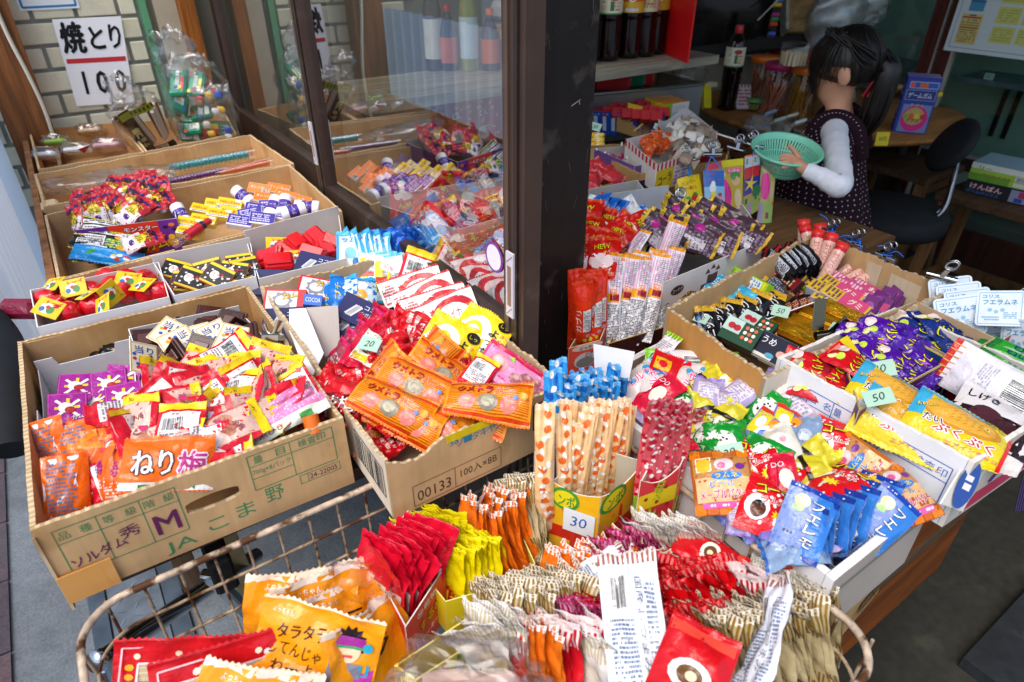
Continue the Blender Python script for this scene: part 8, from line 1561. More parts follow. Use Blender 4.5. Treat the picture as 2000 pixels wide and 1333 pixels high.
    pile('newred',[(1150,470,80),(1175,455,60,20),(1140,500,100),(1165,500,75,10),(1188,480,50,20),(1210,470,60,-20),(1150,525,90),(1175,520,85,10,.01),(1145,440,80,30),(1225,460,30)],.735,.25,.003,15)
    pile('bluefoil',[(1175,428,70,40),(1190,432,65,40),(1205,438,60,35),(1220,445,50,30),(1165,422,80,40),(1235,448,40,30)],.735,.25,.002,8)
    pile('stripeb',[(1165,408,150,10),(1185,415,155,10),(1235,430,115,30),(1250,445,130,20),(1268,452,140,20),(1280,455,135,10),(1240,460,150,20)],.735,.3,.002,8)
    def prc(i,mb,m,w,h):
        if i == 0:
            d_disc(mb,m,w*.14,h*.72,w*.06,h*.09,'3a2420',1);d_text(mb,m,'コーテク',w*.14,h*.72,w*.09,h*.08,'e8e0d8',2);br='5a3028'
            for u,v,ww,hh in ((.42,.5,.10,.2),(.47,.55,.05,.4),(.52,.5,.10,.24),(.44,.62,.03,.28),(.51,.62,.03,.28)): d_rect(mb,m,w*(u-ww/2),h*(v-hh/2),w*(u+ww/2),h*(v+hh/2),br,1)
            for u,v in ((.42,.9),(.47,.96),(.52,.9)): d_poly(mb,m,[(w*(u-.025),h*(v-.1)),(w*(u+.025),h*(v-.1)),(w*u,h*v)],br,1)
            d_poly(mb,m,[(w*.3,h*.3),(w*.64,h*.38),(w*.5,h*.24)],br,1);d_disc(mb,m,w*.47,h*.5,w*.02,h*.07,'d8d0cc',2);d_poly(mb,m,[(w*.2,h*.1),(w*.36,h*.2),(w*.34,h*.08)],br,1);d_text(mb,m,'チョコ',w*.5,h*.1,w*.24,h*.14,br,1,.05)
    rim=rimz([(1296,552),(1494,470),(1448,405),(1232,458)],.735);mb=MB('white_card');carton(mb,rim,.10,.0016,'dad2cc','c0b8b0','e8e4e0',0,prc,None,{1: lambda s: .008});tag(mb.build('castle_carton'),'white carton with brown castle print full of dark snack packets','carton')
    pile('purpbrown',[(1310,450,150,20),(1330,455,140,30),(1350,440,130,40),(1370,450,140,30),(1390,440,150,20),(1410,450,160,25),(1430,445,150,30),(1445,455,140,20),(1380,430,160,30),(1400,428,150,40),(1330,430,120,50),(1290,462,130,30),(1350,462,150,20),(1385,465,160,15),(1420,430,140,30)],.748,.5,.0015,12,1.)
    rim=rimz([(1180,440),(1345,410),(1305,372),(1150,395)],.742);mb=MB('white_card');carton(mb,rim,.09,.0016,'d9dbe0','bfc2c8','ece8d0',0,lambda i,mb,m,w,h: d_rect(mb,m,0,h*.94,w,h,'d8c41e',1) if i == 0 else None,None,{2: lambda s: .012});tag(mb.build('empty_carton'),'empty white carton with yellow top edge behind the striped packets','carton')
    rim=rimz([(1150,425-20),(1262,375),(1245,352),(1140,372)],.738);mb=MB('white_card');carton(mb,rim,.08,.0016,'c9c9cc','b4b2b0','dcdcdc',0);tag(mb.build('small_carton'),'small grey white carton with few orange sweets behind the post','carton')
    kind('osweet','orange_sweet','candy packet','small orange red wrapped sweet',.03,.045,.014,None,'c8501c','d86a2a','b8441a',2)
    pile('osweet',[(1165,385,30),(1185,380,80),(1215,372,60),(1155,350,40),(1175,345,90),(1190,350,20),(1160,360,70)],.715,.5,.001,20)
    clip(P(1322,402,.752),(UP*.4-RT*.6),UP+.3*RT,'steel bulldog clip on the corner of the empty white carton',None,None,1.05)
    def prk(i,mb,m,w,h):
        if i == 0: d_rect(mb,m,0,0,w*.30,h*.82,'2c1a4a',1);d_rect(mb,m,w*.55,h*.25,w*.60,h*.6,'c02028',1)
        if i == 3: d_disc(mb,m,w*.5,h*.6,.018,.012,'8a6a40',1);d_text(mb,m,'山',w*.75,h*.6,.03,.03,'4a3a8a',1,.06)
    rim=rimz([(1248,340),(1425,318),(1360,272),(1130,290)],.735)
    rim=[P(1248,340,.735),P(1420,312,.735),P(1432,270,.735),P(1140,285,.735)]
    mb=MB('kraft');carton(mb,rim,.10,.005,'b8935e','a07c50','c8a878',.001,prk,None,None,51);tag(mb.build('kraft_carton'),'kraft carton with dark purple print and lollipop box inside the shop','carton')
    def prs(i,mb,m,w,h):
        if i in (0,3):
            for k in range(9): d_rect(mb,m,w*k/9,h*.76,w*(k+.5)/9,h,'c4202c',1)
        if i == 0: d_rect(mb,m,0,0,w*.5,h*.76,'d8b41e',1);d_text(mb,m,'コーラ',w*.26,h*.4,w*.38,h*.36,'3a2010',2,.06,.15);d_rect(mb,m,w*.5,0,w,h*.3,'d0a8c0',1);d_small(mb,m,w*.54,h*.05,w*.95,h*.7,5,'8a6a9a',2)
    rim=rimz([(1284,322),(1352,300),(1290,256),(1222,272)],.775);mb=MB('card');carton(mb,rim,.07,.0014,'dcd6d2','d0ccc8','e8e4e0',0,prs);tag(mb.build('cola_carton'),'white cola gum carton with red striped rim and yellow panel','carton')
    pile('osweet',[(1265,275,40),(1280,270,80),(1295,280,20),(1305,272,70),(1285,285,100),(1310,285,30),(1270,290,60)],.762,.5,.001,20)
    rim=rimz([(1240,325),(1280,318),(1220,285),(1160,290)],.745);mb=MB('card');carton(mb,rim,.06,.0014,'6a4a86','b0a6a2','c8c0c0',0,None,None,{1: lambda s: -.03});tag(mb.build('lollipop_carton'),'low carton with purple end holding pink lollipops','carton')
    for i,(a,e) in enumerate((((1212,306),(1215,278)),((1195,308),(1182,298)),((1210,318),(1224,308)),((1240,312),(1252,302)),((1175,300),(1165,292)))):
        p,q2=P(*a,.715),P(*e,.75);mb=MB('plastic');tube(mb,[p,q2],.0025,'e8e4e0',6);lathe(mb,[(.001,-.012),(.009,-.008),(.011,0),(.009,.008),(.001,.012)],p,'a8346a',12,q2-p);tag(mb.build('lollipop'),'pink lollipop with white stick in the low purple ended carton','lollipop','lollipops in the purple ended carton')
    rim=rimz([(1330,300),(1400,275),(1350,232),(1285,245)],.765);mb=MB('white_card');carton(mb,rim,.09,.0014,'c0202c','d0cccc','dcd8d8',0,None,None,{1: lambda s: .02,2: lambda s: .02+.012*math.sin(s*6)});tag(mb.build('foil_candy_carton'),'open white lined carton heaped with foil wrapped candies','carton')
    def wrapc(cols):
        def fn(r):
            mb=MB('foil');crinkled(mb,V((0,0,0)),V((1,0,0)),V((0,1,0)),V((0,0,1)),.014,.016,.008,r.randrange(99),.25,r.choice(cols),10,8);c=r.choice(cols)
            for e in (-1,1): mb.grid([[V((-.003,e*.016,0)),V((.003,e*.016,0))],[V((-.012,e*.030,.004)),V((.012,e*.030,-.003))]],c)
            return mb
        return fn
    bkind('wrapc','wrapped_candy','candy','small foil wrapped candy in the heaped white lined carton',.03,.06,.016,wrapc(('b8b4ac','8a7a6a','a04038','d0ccc4','6a7a5a','5a4a44')),6)
    scatter(['wrapc'],[(1335,315),(1398,285),(1365,245),(1305,250)],34,.768,.6,61,180,40,1.1,.01)
    scatter(['wrapc'],[(1345,275),(1385,260),(1350,240),(1320,245)],12,.785,.6,62,180,40,1.1,.006)
    rim=[P(1395,320,.70),P(1470,330,.70),P(1480,280,.71),P(1400,262,.71)];mb=MB('kraft');sheet(mb,[P(1398,262,.77),P(1480,288,.765),P(1474,330,.68),P(1396,312,.69)],'a8845a',.004);lathe(mb,[(.013,0),(.0005,.0006)],P(1425,288,.742)+(CAM-P(1425,288,.742)).normalized()*.004,'2a1c10',16,CAM-P(1425,288,.742));tag(mb.build('kraft_carton'),'kraft carton side with round hand hole next to the green basket','carton')
    clip(P(1438,292,.755),RT-.3*UP,UP+.3*RT,'steel bulldog clip on the kraft carton side beside the green basket',None,None,1.1);clip(P(1472,285,.76),RT-.2*UP,UP,'dark steel bulldog clip touching the green basket',None,None,1.1)
    b('caramel','caramel_box','candy box','upright blue candy box with red top in the back row',.036,.07,.016,{'+z': '1a4ea8','side': '1c4a9a','+y': 'c0242c'},lambda mb,m,r,w,l,T: (d_rect(mb,m,-w*.14,-l*.3,w*.14,l*.3,'c8d0e0',1),d_text(mb,m,'キャラ',0,l*.38,w*.6,l*.1,'e8d8c8',1)))
    for i in range(8):
        c=P(1165+17*i,238+1*i,.72);spawn('caramel',c,RT*.86-FW*.5+V((0,0,.2)),V((0,0,1)),(RT.cross(V((0,0,1)))),1.15)
    for k in range(3):
        for i in range(6):
            c=P(1185+19*i+14*k,222-8*k+2*i,.745);mb=MB('card');obox(mb,c,RT,FW,UP,.036,.05,.03,'b8242c',.001,{'+z': 'c02a30'});m=frame(c+UP*.0152,RT,FW,UP);d_rect(mb,m,-.012,-.004,.012,.004,'e0d0cc',1);tag(mb.build('candy_box'),'small red candy box with white dash in the back block','candy box','red candy boxes in the back block')
    t=thing('rainbow_carton',P(1290,225,.70),'yellow, green and white carton with rainbow stripes behind the blue candy boxes','carton');a,f,e=P(1256,225,.72),P(1295,240,.72),P(1342,232,.72)
    mb=MB('card');dx,dy=(e-f),(a-f);h=.055;cen=f+(dx+dy)/2+V((0,0,h/2));obox(mb,cen,dx,dy,(0,0,1),dx.length,dy.length,h,'d8b41e',.001,{'+z': 'd88a1c'});m=frame(f,dx,(0,0,1),dx.cross(V((0,0,1))));w=dx.length;d_rect(mb,m,0,0,w*.30,h,'8ac02a',1);d_rect(mb,m,w*.3,0,w,h,'d6d8d4',1);d_text(mb,m,'ミニコーラ',w*.62,h*.75,w*.4,h*.14,'b84a3a',2,.03);d_small(mb,m,w*.36,h*.2,w*.6,h*.5,3,'a8a8a8',2);d_rect(mb,m,w*.08,h*.1,w*.2,h*.3,'d8d8d0',2)
    m=frame(a,f-a,(0,0,1),(f-a).cross(V((0,0,1))));w=dy.length
    for k,c in enumerate(('3a8ac8','5ab08a','d8d02a','d85a8a')): d_disc(mb,m,w*(.2+.2*k),h*.4,w*.07,h*.3,c,1)
    mb.build('carton_body',t)
    mb=MB('card');obox(mb,P(1238,222,.745),RT-.3*UP,FW,UP,.05,.05,.04,'d8aa1c',.001);tag(mb.build('yellow_box'),'small yellow box beside the rainbow striped carton','candy box')
    mb=MB('kraft');obox(mb,P(1260,262,.69),RT-.25*UP+.2*FW,FW,UP,.20,.02,.05,'9a7a4a',.001);m=frame(P(1260,262,.69)-FW*.0105,RT-.25*UP+.2*FW,UP,-FW);d_text(mb,m,'十子',-.02,0,.03,.03,'3a3a8a',1,.06);d_text(mb,m,'製菓',.06,.005,.05,.016,'3a3a8a',1,.04);tag(mb.build('kraft_strip'),'front wall of the low kraft carton holding the blue candy boxes','carton')
    mb=MB('wood');tube(mb,[P(1237,258,.74),P(1255,243,.755)],.003,'c8b070',6);tag(mb.build('wooden_pick'),'thin wooden pick in front of the blue candy boxes','stick')
    putc('tag30cfe6d8',1163,248,70,.75,0,.3,1.2,.01,'pale price tag with 30 beside the dark post');putc('tag20cfe6d8',1285,248,70,.735,0,.3,.9,.01,'pale price tag with 20 under the rainbow carton')
    for k in range(9): mb=MB('foil');crinkled(mb,P(1160+6*(k % 3),285-9*(k//3),.73+.006*(k//3)),RT,FW,UP,.014,.012,.01,k,.3,('d8a82a','e8dcc0','e0c04a')[k % 3],10,8);tag(mb.build('yellow_sweet'),'yellow wrapped sweet at the edge of the dark post','sweet')
    kind('pinkbag','pink_packet','candy packet','red and pink wrapped candy beside the dark post',.04,.06,.016,None,'b83038','c8505a','d8c8bc',2)
    pile('pinkbag',[(1150,330,30),(1165,345,60),(1180,338,10),(1152,352,90),(1195,345,150),(1170,330,120)],.735,.5,.001,20)
    def tcard(pts,dep,base,fn,lab):
        c=[PD(*p,d) for p,d in zip(pts,dep)];ux=(c[2]-c[3]).normalized();n=(c[2]-c[3]).cross(c[0]-c[3]).normalized()
        if n.dot(CAM-c[0]) < 0: n=-n
        mb=MB('card');W_=(c[2]-c[3]).length;H_=((c[0]-c[3]).length+(c[1]-c[2]).length)/2
        def m(u,v,k): s,t2=u/W_,v/H_;return (c[3]*(1-s)+c[2]*s)*(1-t2)+(c[0]*(1-s)+c[1]*s)*t2+n*(k*.0005+.004*math.sin(s*PI))
        d_rect(mb,m,0,0,W_,H_,base,0,6,6);mb.grid([[m(W_*(1-i/6),H_*j/6,-4) for i in range(7)] for j in range(7)],'b8b4a8');fn(mb,m,W_,H_);tag(mb.build('toy_card'),lab,'toy card','toy cards hanging in front of the counter')
    def f1(mb,m,w,h):
        d_text(mb,m,'ハンバー',w*.45,h*.84,w*.66,h*.12,'b0241c',2,.04,.08);d_text(mb,m,'ガー屋さん',w*.5,h*.69,w*.6,h*.10,'b0241c',2,.03,.08);d_disc(mb,m,w*.66,h*.40,w*.22,h*.13,'c02018',2,18);d_star(mb,m,w*.66,h*.52,w*.14,'2f7a2a',3,6);d_disc(mb,m,w*.28,h*.36,w*.2,h*.14,'3f8a3a',2);d_disc(mb,m,w*.26,h*.26,w*.16,h*.1,'7aa83a',3);d_disc(mb,m,w*.6,h*.14,w*.34,h*.14,'9a6a2a',2)
    tcard([(1322,350),(1366,340),(1377,420),(1338,425)],[1.60,1.60,1.58,1.58],'d8c01c',f1,'yellow toy card with tomato and red hamburger shop lettering');tcard([(1318,352),(1330,348),(1342,428),(1322,432)],[1.63]*4,'d0b81c',lambda *a: None,'yellow toy card edge hanging behind the hamburger card')
    def f2(mb,m,w,h):
        d_rect(mb,m,0,0,w,h*.62,'7ab4d8',1,4,4);d_poly(mb,m,[(0,0),(w*.5,0),(w*.4,h*.2),(0,h*.3)],'1f5ab0',2);d_text(mb,m,'ソフト',w*.4,h*.92,w*.4,h*.08,'b84a5a',2,.03);d_text(mb,m,'クリーム',w*.5,h*.78,w*.6,h*.08,'b84a5a',2,.03);d_disc(mb,m,w*.40,h*.58,w*.16,h*.12,'d8dce0',3);d_disc(mb,m,w*.42,h*.68,w*.1,h*.07,'e0e4e8',4);d_poly(mb,m,[(w*.28,h*.48),(w*.56,h*.48),(w*.44,h*.24)],'d8a02a',3);d_disc(mb,m,w*.42,h*.42,w*.14,h*.08,'d8c83a',4);d_disc(mb,m,w*.74,h*.24,w*.18,h*.14,'d08aa8',3);d_rect(mb,m,w*.66,h*.36,w*.84,h*.46,'b03a3a',3)
    tcard([(1374,334),(1414,334),(1416,414),(1378,418)],[1.58]*4,'2a62b4',f2,'blue toy card with soft ice cream picture hung on string')
    def f3(mb,m,w,h):
        d_rect(mb,m,0,h*.86,w,h,'d84a6a',1,4,1);d_rect(mb,m,w*.4,h*.86,w,h,'c8c02a',2,3,1);d_disc(mb,m,w*.25,h*.72,w*.22,h*.09,'d8c0a0',2);d_disc(mb,m,w*.3,h*.34,w*.26,h*.30,'d01a80',2,18)
        for k in range(5): d_line(mb,m,(w*(.14+.08*k),h*.06),(w*(.16+.07*k),h*.6),.003,'e03a9a',3,4)
        d_disc(mb,m,w*.75,h*.66,w*.16,h*.1,'3a8a4a',2);d_disc(mb,m,w*.75,h*.56,w*.14,h*.1,'d0a880',2);d_rect(mb,m,w*.5,h*.72,w*.95,h*.82,'d85a8a',3);d_text(mb,m,'りぼん',w*.72,h*.77,w*.36,h*.06,'f4d8e4',4,.03);d_disc(mb,m,w*.8,h*.2,w*.14,h*.2,'c8b890',2);d_rect(mb,m,0,0,w,h*.06,'a02438',3)
    tcard([(1378,322),(1452,310),(1450,408),(1408,414)],[1.66,1.64,1.62,1.62],'b0a03a',f3,'toy card with bright pink hair ribbon toy and orange header')
    def f4(mb,m,w,h):
        d_rect(mb,m,0,h*.80,w,h*.97,'a8b8c8',1,3,1);d_rect(mb,m,w*.1,h*.86,w*.7,h*.94,'2a7a4a',2);d_text(mb,m,'ヒーロー',w*.4,h*.9,w*.5,h*.05,'d8c83a',3,.03);d_rect(mb,m,0,h*.62,w,h*.80,'b81a24',1,3,2);d_rect(mb,m,0,h*.36,w,h*.62,'1c2a80',1,3,2);d_disc(mb,m,w*.8,h*.36,w*.3,h*.1,'2a6a3a',2);d_star(mb,m,w*.4,h*.52,w*.45,'d0b81e',3,5,.3);d_rect(mb,m,0,0,w,h*.34,'8a9a4a',1,3,3);d_rect(mb,m,w*.1,h*.22,w*.8,h*.30,'3a4a2a',3);d_rect(mb,m,w*.3,h*.02,w*.5,h*.2,'9a7aa0',2)
    tcard([(1455,305),(1484,300),(1482,410),(1450,430)],[1.66]*4,'d86a3a',f4,'toy card with red and blue panels and yellow starburst')
    def f5(mb,m,w,h):
        d_disc(mb,m,w*.35,h*.62,w*.3,h*.22,'d01a80',2,18);d_disc(mb,m,w*.3,h*.88,w*.24,h*.08,'d0b890',2);d_rect(mb,m,0,0,w,h*.36,'8fae5a',1,3,3);d_rect(mb,m,0,h*.34,w,h*.40,'b8283a',2);d_rect(mb,m,0,0,w*.3,h*.34,'9a84a8',2);d_rect(mb,m,w*.5,h*.1,w*.7,h*.2,'8a3a4a',3);d_disc(mb,m,w*.8,h*.6,w*.12,h*.16,'c8b08a',2)
        for k in range(5): d_line(mb,m,(w*(.16+.09*k),h*.42),(w*(.2+.07*k),h*.8),.003,'e03a9a',3,4)
    tcard([(1488,310),(1516,330),(1506,440),(1478,440)],[1.68]*4,'a8a860',f5,'toy card with pink ribbon toy beside the dress of the girl')
    for A,B in (((1390,305),(1376,335)),((1390,305),(1412,335)),((1345,318),(1345,345)),((1340,316),(1352,342)),((1474,290),(1470,305))): mb=MB('plastic');tube(mb,[PD(*A,1.6),PD(*B,1.58)],.0018,'2a7ac0',5);tag(mb.build('string'),'blue string holding a hanging toy card','string')
    for px,py in ((1340,312),(1392,302)): clip(PD(px,py,1.6),RT,UP,'dark steel clip holding a string of toy cards'+(' at the hamburger card' if px < 1350 else ' at the ice cream card'),None,None,.9)
    c=P(888,278,.70);mb=MB('wood');box(mb,(c.x-.06,c.y-.06,.0),(c.x+.5,c.y+.1,.699),'4a3a2c');tag(mb.build('side_counter'),'dark wooden counter under the red cartons behind the door glass','counter')
    for i in range(5):
        c=P(888,278,.70)+V((.092*i,0,0));t=thing('snack_carton',c,'red carton with yellow snack print seen through the door glass','box','red cartons behind the door glass');mb=MB('card');h=.14;obox(mb,c+V((0,0,h/2)),(1,0,0),(0,1,0),(0,0,1),.096,.10,h,'b8202a',.001)
        for o,ux,n in ((c+V((-.048,-.0505,0)),V((1,0,0)),V((0,-1,0))),(c+V((-.0485,.05,0)),V((0,-1,0)),V((-1,0,0)))):
            m=frame(o,ux,(0,0,1),n);rr=random.Random(i)
            for k in range(14): d_disc(mb,m,rr.uniform(.01,.09),rr.uniform(.02,.12),.006,.003,'d8a83a',1,8,rr.random()*3,1)
            d_disc(mb,m,.03,.03,.022,.02,'e0d8cc',2);d_text(mb,m,'どん',.03,.09,.03,.022,'f0e8e0',3,.05,0,'5a1414')
        mb.build('carton_body',t)
    c=P(888,278,.70)+V((.12,0,.1415));mb=MB('card');obox(mb,c+V((0,0,.025)),(1,0,0),(0,1,0),(0,0,1),.2,.1,.05,'c02430',.001);m=frame(c+V((-.1,-.0505,0)),(1,0,0),(0,0,1),(0,-1,0));rr=random.Random(3)
    for k in range(14): d_disc(mb,m,rr.uniform(.06,.19),rr.uniform(.01,.04),.006,.003,'d8a83a',1,8,0,1)
    d_disc(mb,m,.03,.025,.016,.016,'e8e0d8',2);tag(mb.build('snack_carton'),'flat red carton lying on top of the red cartons behind the glass','box')
    for i,(x,c1,c2,capc,h,lab) in enumerate(((878,'2a1a10','d86a4a','b0202a',.17,'small dark sauce bottle with red label behind the door glass'),(918,'8a8a3a','c8d8e0','2a8ac0',.27,'tall yellow green bottle with blue cap behind the door glass'),(958,'2a1a10','d8642a','e0702a',.16,'small dark bottle with orange cap and label behind the door glass'),(850,'3a2418','e0d8c8','2a2a2a',.26,'dark bottle with pink and white label behind the door glass'))):
        c=P(x,136,.90);t=thing('sauce_bottle',c,lab,'bottle');r_=.026;mb=MB('liquid');lathe(mb,[(r_,0),(r_,h*.6),(r_*.8,h*.7),(r_*.4,h*.85),(r_*.38,h*.92)],c,c1,20);mb.build('bottle_body',t);mb=MB('plastic');lathe(mb,[(r_*.45,h*.9),(r_*.45,h),(.001,h)],c,capc,14);mb.build('cap',t)
        mb=MB('card');lathe(mb,[(r_+.0006,h*.12),(r_+.0006,h*.52)],c,c2,20,None,False);mb.build('label',t)
    for k in range(3): mb=MB('foil');obox(mb,P(990,128,.90)+V((0,0,.03+.06*k)),(1,.2,0),(-.2,1,0),(0,0,1),.09,.06,.05,('c83a3a','d8a83a','d0c8c0')[k],.012);tag(mb.build('noodle_pack'),('red pack, lowest of the stack on the shelf behind the door glass','yellow pack in the middle of the stack behind the door glass','pale pack on top of the stack behind the door glass')[k],'pack','stacked packs behind the door glass')
    scatter(['newred','bluefoil','osweet','purpbrown','pinkbag','wrapc'],[(830,470),(985,540),(985,380),(760,330)],40,.66,.6,77,180,30,1.3,.01,'candy packet seen through the door glass','packets behind the door glass')
centre()
# ================================================================ THE GIRL
def girl():
    D=PD
    root=thing('person',D(1650,520,1.95)*1.0,'child with black ponytail in a dotted brown pinafore over white sleeves, holding a green basket','person')
    root.location=(1.86,1.08,0)
    hd=D(1652,128,1.80);fwd=(RT*-.78+FW*.52);fwd.z=0;fwd.normalize();upv=V((0,0,1));side=fwd.cross(upv)
    near=-side
    neck0=hd+V((0,0,-.105))-fwd*.012;chest=hd+V((0,0,-.20))-fwd*.02;belly=hd+V((0,0,-.36))-fwd*.01;hip=hd+V((0,0,-.47))-fwd*.02
    shN=chest+near*.085+V((0,0,.035));shF=chest-near*.085+V((0,0,.035))
    elN=D(1640,362,1.60);wrN=D(1572,332,1.62);haN=D(1552,318,1.625)
    elF=D(1632,318,1.98);wrF=D(1598,268,1.90);haF=D(1580,256,1.88)
    kn=[hip+near*s*.06+V((0,0,-.22))+fwd*.01 for s in (1,-1)];an=[hip+near*s*.065+V((0,0,-.43)) for s in (1,-1)];to=[V((a.x,a.y,.02))+fwd*.09 for a in an];an=[V((a.x,a.y,.05)) for a in an]
    vs=[];es=[];rs=[]
    def add(p,r,par=None):
        vs.append(tuple(p-V(root.location)));rs.append(r);i=len(vs)-1
        if par is not None: es.append((par,i))
        return i
    iH=add(hip,(.085,.075));iB=add(belly,(.08,.07),iH);iC=add(chest,(.075,.062),iB);iN=add(neck0,.028,iC);iJ=add(hd+V((0,0,-.052))+fwd*.014,(.038,.047),iN)
    iM=add(hd+V((0,0,.0))+fwd*.004,(.067,.076),iJ);iT=add(hd+V((0,0,.055))-fwd*.008,(.058,.066),iM)
    for sh,el,wr,ha,so in ((shN,elN,wrN,haN,1),(shF,elF,wrF,haF,-1)):
        a=add(sh,.032,iC);a=add((sh+el)/2,.028,a);a=add(el,.024,a);a=add((el+wr)/2,.021,a);a=add(wr,.015,a);d=(ha-wr).normalized();hnd=add(wr+d*.03,(.020,.012),a)
        if so == 1: spread_=(D(1500,306,1.60)-ha).normalized();lat=UP*.8+RT*.1;curl=FW*.5-UP*.2
        else: spread_=(D(1545,262,1.87)-haF).normalized();lat=UP*.5+RT*.4;curl=-UP*.7+FW*.2
        base=wr+d*.036
        for k,ln in enumerate((.034,.039,.036,.028)):
            b0=base+lat*(.012-.0085*k);f1=add(b0,.0072,hnd);f2=add(b0+spread_*ln*.5+lat*(.004-.0028*k),.0062,f1);f3=add(b0+spread_*ln*.85+curl*.012+lat*(.005-.0034*k),.0052,f2);add(b0+spread_*ln+curl*.022+lat*(.005-.0034*k),.0042,f3)
        t1=add(wr+d*.016+lat*.018,.0075,hnd);t2=add(wr+d*.030+lat*.036+spread_*.006,.0062,t1);add(wr+d*.040+lat*.046+spread_*.016,.005,t2)
    for s in (0,1): a=add(hip+near*(.05 if s == 0 else -.05)+V((0,0,-.05)),.055,iH);a=add(kn[s],.036,a);a=add(an[s],.026,a);add(to[s],.022,a)
    add(hd+fwd*.078+V((0,0,-.022)),.010,iM);add(hd+fwd*.055+V((0,0,-.085)),.022,iJ)
    me=bpy.data.meshes.new('body');me.from_pydata(vs,es,[]);ob=bpy.data.objects.new('body',me);COL.objects.link(ob);ob.parent=root
    m=ob.modifiers.new('skin','SKIN');m.use_smooth_shade=True
    for i,r in enumerate(rs):
        sv=me.skin_vertices[0].data[i];sv.radius=r if isinstance(r,tuple) else (r,r)
    me.skin_vertices[0].data[0].use_root=True
    ob.modifiers.new('sub','SUBSURF').render_levels=2;ob.modifiers['sub'].levels=2
    dg=bpy.context.evaluated_depsgraph_get();ev=ob.evaluated_get(dg);nm=bpy.data.meshes.new_from_object(ev)
    ob.modifiers.clear();ob.data=nm
    at=nm.color_attributes.new('Col','FLOAT_COLOR','CORNER');c=C('d39a78');at.data.foreach_set('color',[c[0],c[1],c[2],1.]*len(nm.loops));nm.materials.clear();nm.materials.append(MATS['skin'])
    for p in nm.polygons: p.use_smooth=True;p.material_index=0
    def head(p): return hd+(fwd*p[0]+near*p[1]+upv*p[2])*.90
    for s in (1,-1):
        mb=MB('skin');cc=head((-.008,.076*s,-.018));a1,a2,a3=fwd,upv,near*s
        rows=[]
        for i in range(7):
            q=i/6*PI/2;rows.append([cc+a3*(.012*math.sin(q))+fwd*(.017*math.cos(q)*math.cos(t*2*PI/14)-.004*math.sin(q))+upv*(.026*math.cos(q)*math.sin(t*2*PI/14)+.003*math.cos(t*2*PI/14)) for t in range(14)])
        mb.grid(rows,'d8a07e',True,True);mb.build('ear',root)
        mb=MB('gloss');lathe(mb,[(.0001,.004),(.006,.003),(.011,0)],head((.078,.030*s,-.002)),'14100e',12,fwd+near*s*.35,False);mb.build('eye',root)
        mb=MB('hair');tube(mb,[head((.083,.016*s,.018)),head((.078,.034*s,.022)),head((.066,.048*s,.016))],.0022,'17120f',6);mb.build('eyebrow',root)
    mb=MB('skin');tube(mb,[head((.075,-.018,-.056)),head((.083,0,-.054)),head((.075,.018,-.056))],.0042,'b8685e',8);mb.build('mouth',root)
    mb=MB('hair');rows=[];nu,nv=40,16
    for i in range(nv+1):
        v=i/nv;th=v*PI*.66;r_=[]
        for j in range(nu):
            a=2*PI*j/nu;fx,sy_=math.cos(a),math.sin(a)
            lim=1.0
            if fx > .2: lim=.66+.14*abs(sy_)
            if -.25 < fx <= .2: lim=.78
            t=th*lim;k=1+.022*noise.noise(V((fx*5,sy_*5,v*2)))+.010*math.sin(a*23+v*3)
            p=head((-.006+fx*.098*math.sin(t)*k,sy_*.086*math.sin(t)*k,.012+.102*math.cos(t)*k));r_.append(p)
        rows.append(r_)
    mb.grid(rows,lambda i,j: mix('0d0b0b','1d1613',((j*7) % 11)/11),True,True);mb.build('hair_cap',root)
    mb=MB('hair');r=random.Random(3)
    for s in (1,-1):
        rows=[]
        for i in range(13):
            v=i/12;z=.10-.195*v;row_=[]
            for j in range(9):
                a=rad(4+(64-30*v)*j/8);q=1.0+.10*math.sin(PI*min(1,v*1.1))+.02*math.sin(j*2.3+v*4);k=math.sin(math.acos(max(-1,min(1,(z-.012)/.108)))) if z > .012 else 1-.10*(.012-z)/.1
                row_.append(head((.100*math.cos(a)*q*k*(1-.1*v),s*.088*math.sin(a)*q*k,z+.018*(j/8)*v)))
            rows.append(row_)
        mb.grid(rows if s > 0 else [r_[::-1] for r_ in rows],lambda i,j: mix('0d0b0b','1d1613',((j*5) % 8)/8),True)
    for k in range(46):
        a=rad(-75+150*r.random()) if k < 26 else rad(r.uniform(14,46));s0=1
        st=head((.05*math.cos(a),.055*math.sin(a),.098));md=head((.098*math.cos(a),.088*math.sin(a),.045));lo=.0-.03*r.random() if k < 26 else r.uniform(-.10,-.05)
        en=head(((.100 if k < 26 else .085)*math.cos(a)+.004,.086*math.sin(a),lo));tube(mb,smooth_path([st,md,en],6),lambda t: .0052*(1-t*.7),mix('0d0b0b','241a15',r.random()),6,False,True,.5)
    for k in range(110):
        a=r.uniform(-3.1,3.1);t0=r.uniform(.15,.5);pts=[]
        for i in range(6):
            t=(t0+.9*i/5)*PI*.5;q=1.012+.02*r.random();aa=a+.35*(i/5)*(1 if a > 0 else -1)*(abs(a) < 2.6);pts.append(head((-.006+math.cos(aa)*.099*math.sin(t)*q,math.sin(aa)*.087*math.sin(t)*q,.012+.103*math.cos(t)*q)))
        if abs(a) > .55: tube(mb,pts,.0008,mix('0d0b0b','3a2c22',r.random()**2),4)
    for k in range(70):
        a=r.uniform(-1.9,1.9);st=head((.06*math.cos(a)+.02,.075*math.sin(a),.085+.015*r.random()));md=head((-.05,.094*math.sin(a)*(.8+.2*r.random()),.055*r.random()+.01));en=head((-.102,.012*r.uniform(-1,1),.012+.02*r.uniform(-1,1)))
        tube(mb,smooth_path([st,md,en],6),.0040,mix('0d0b0b','2a1e18',r.random()),5,False,True,.6)
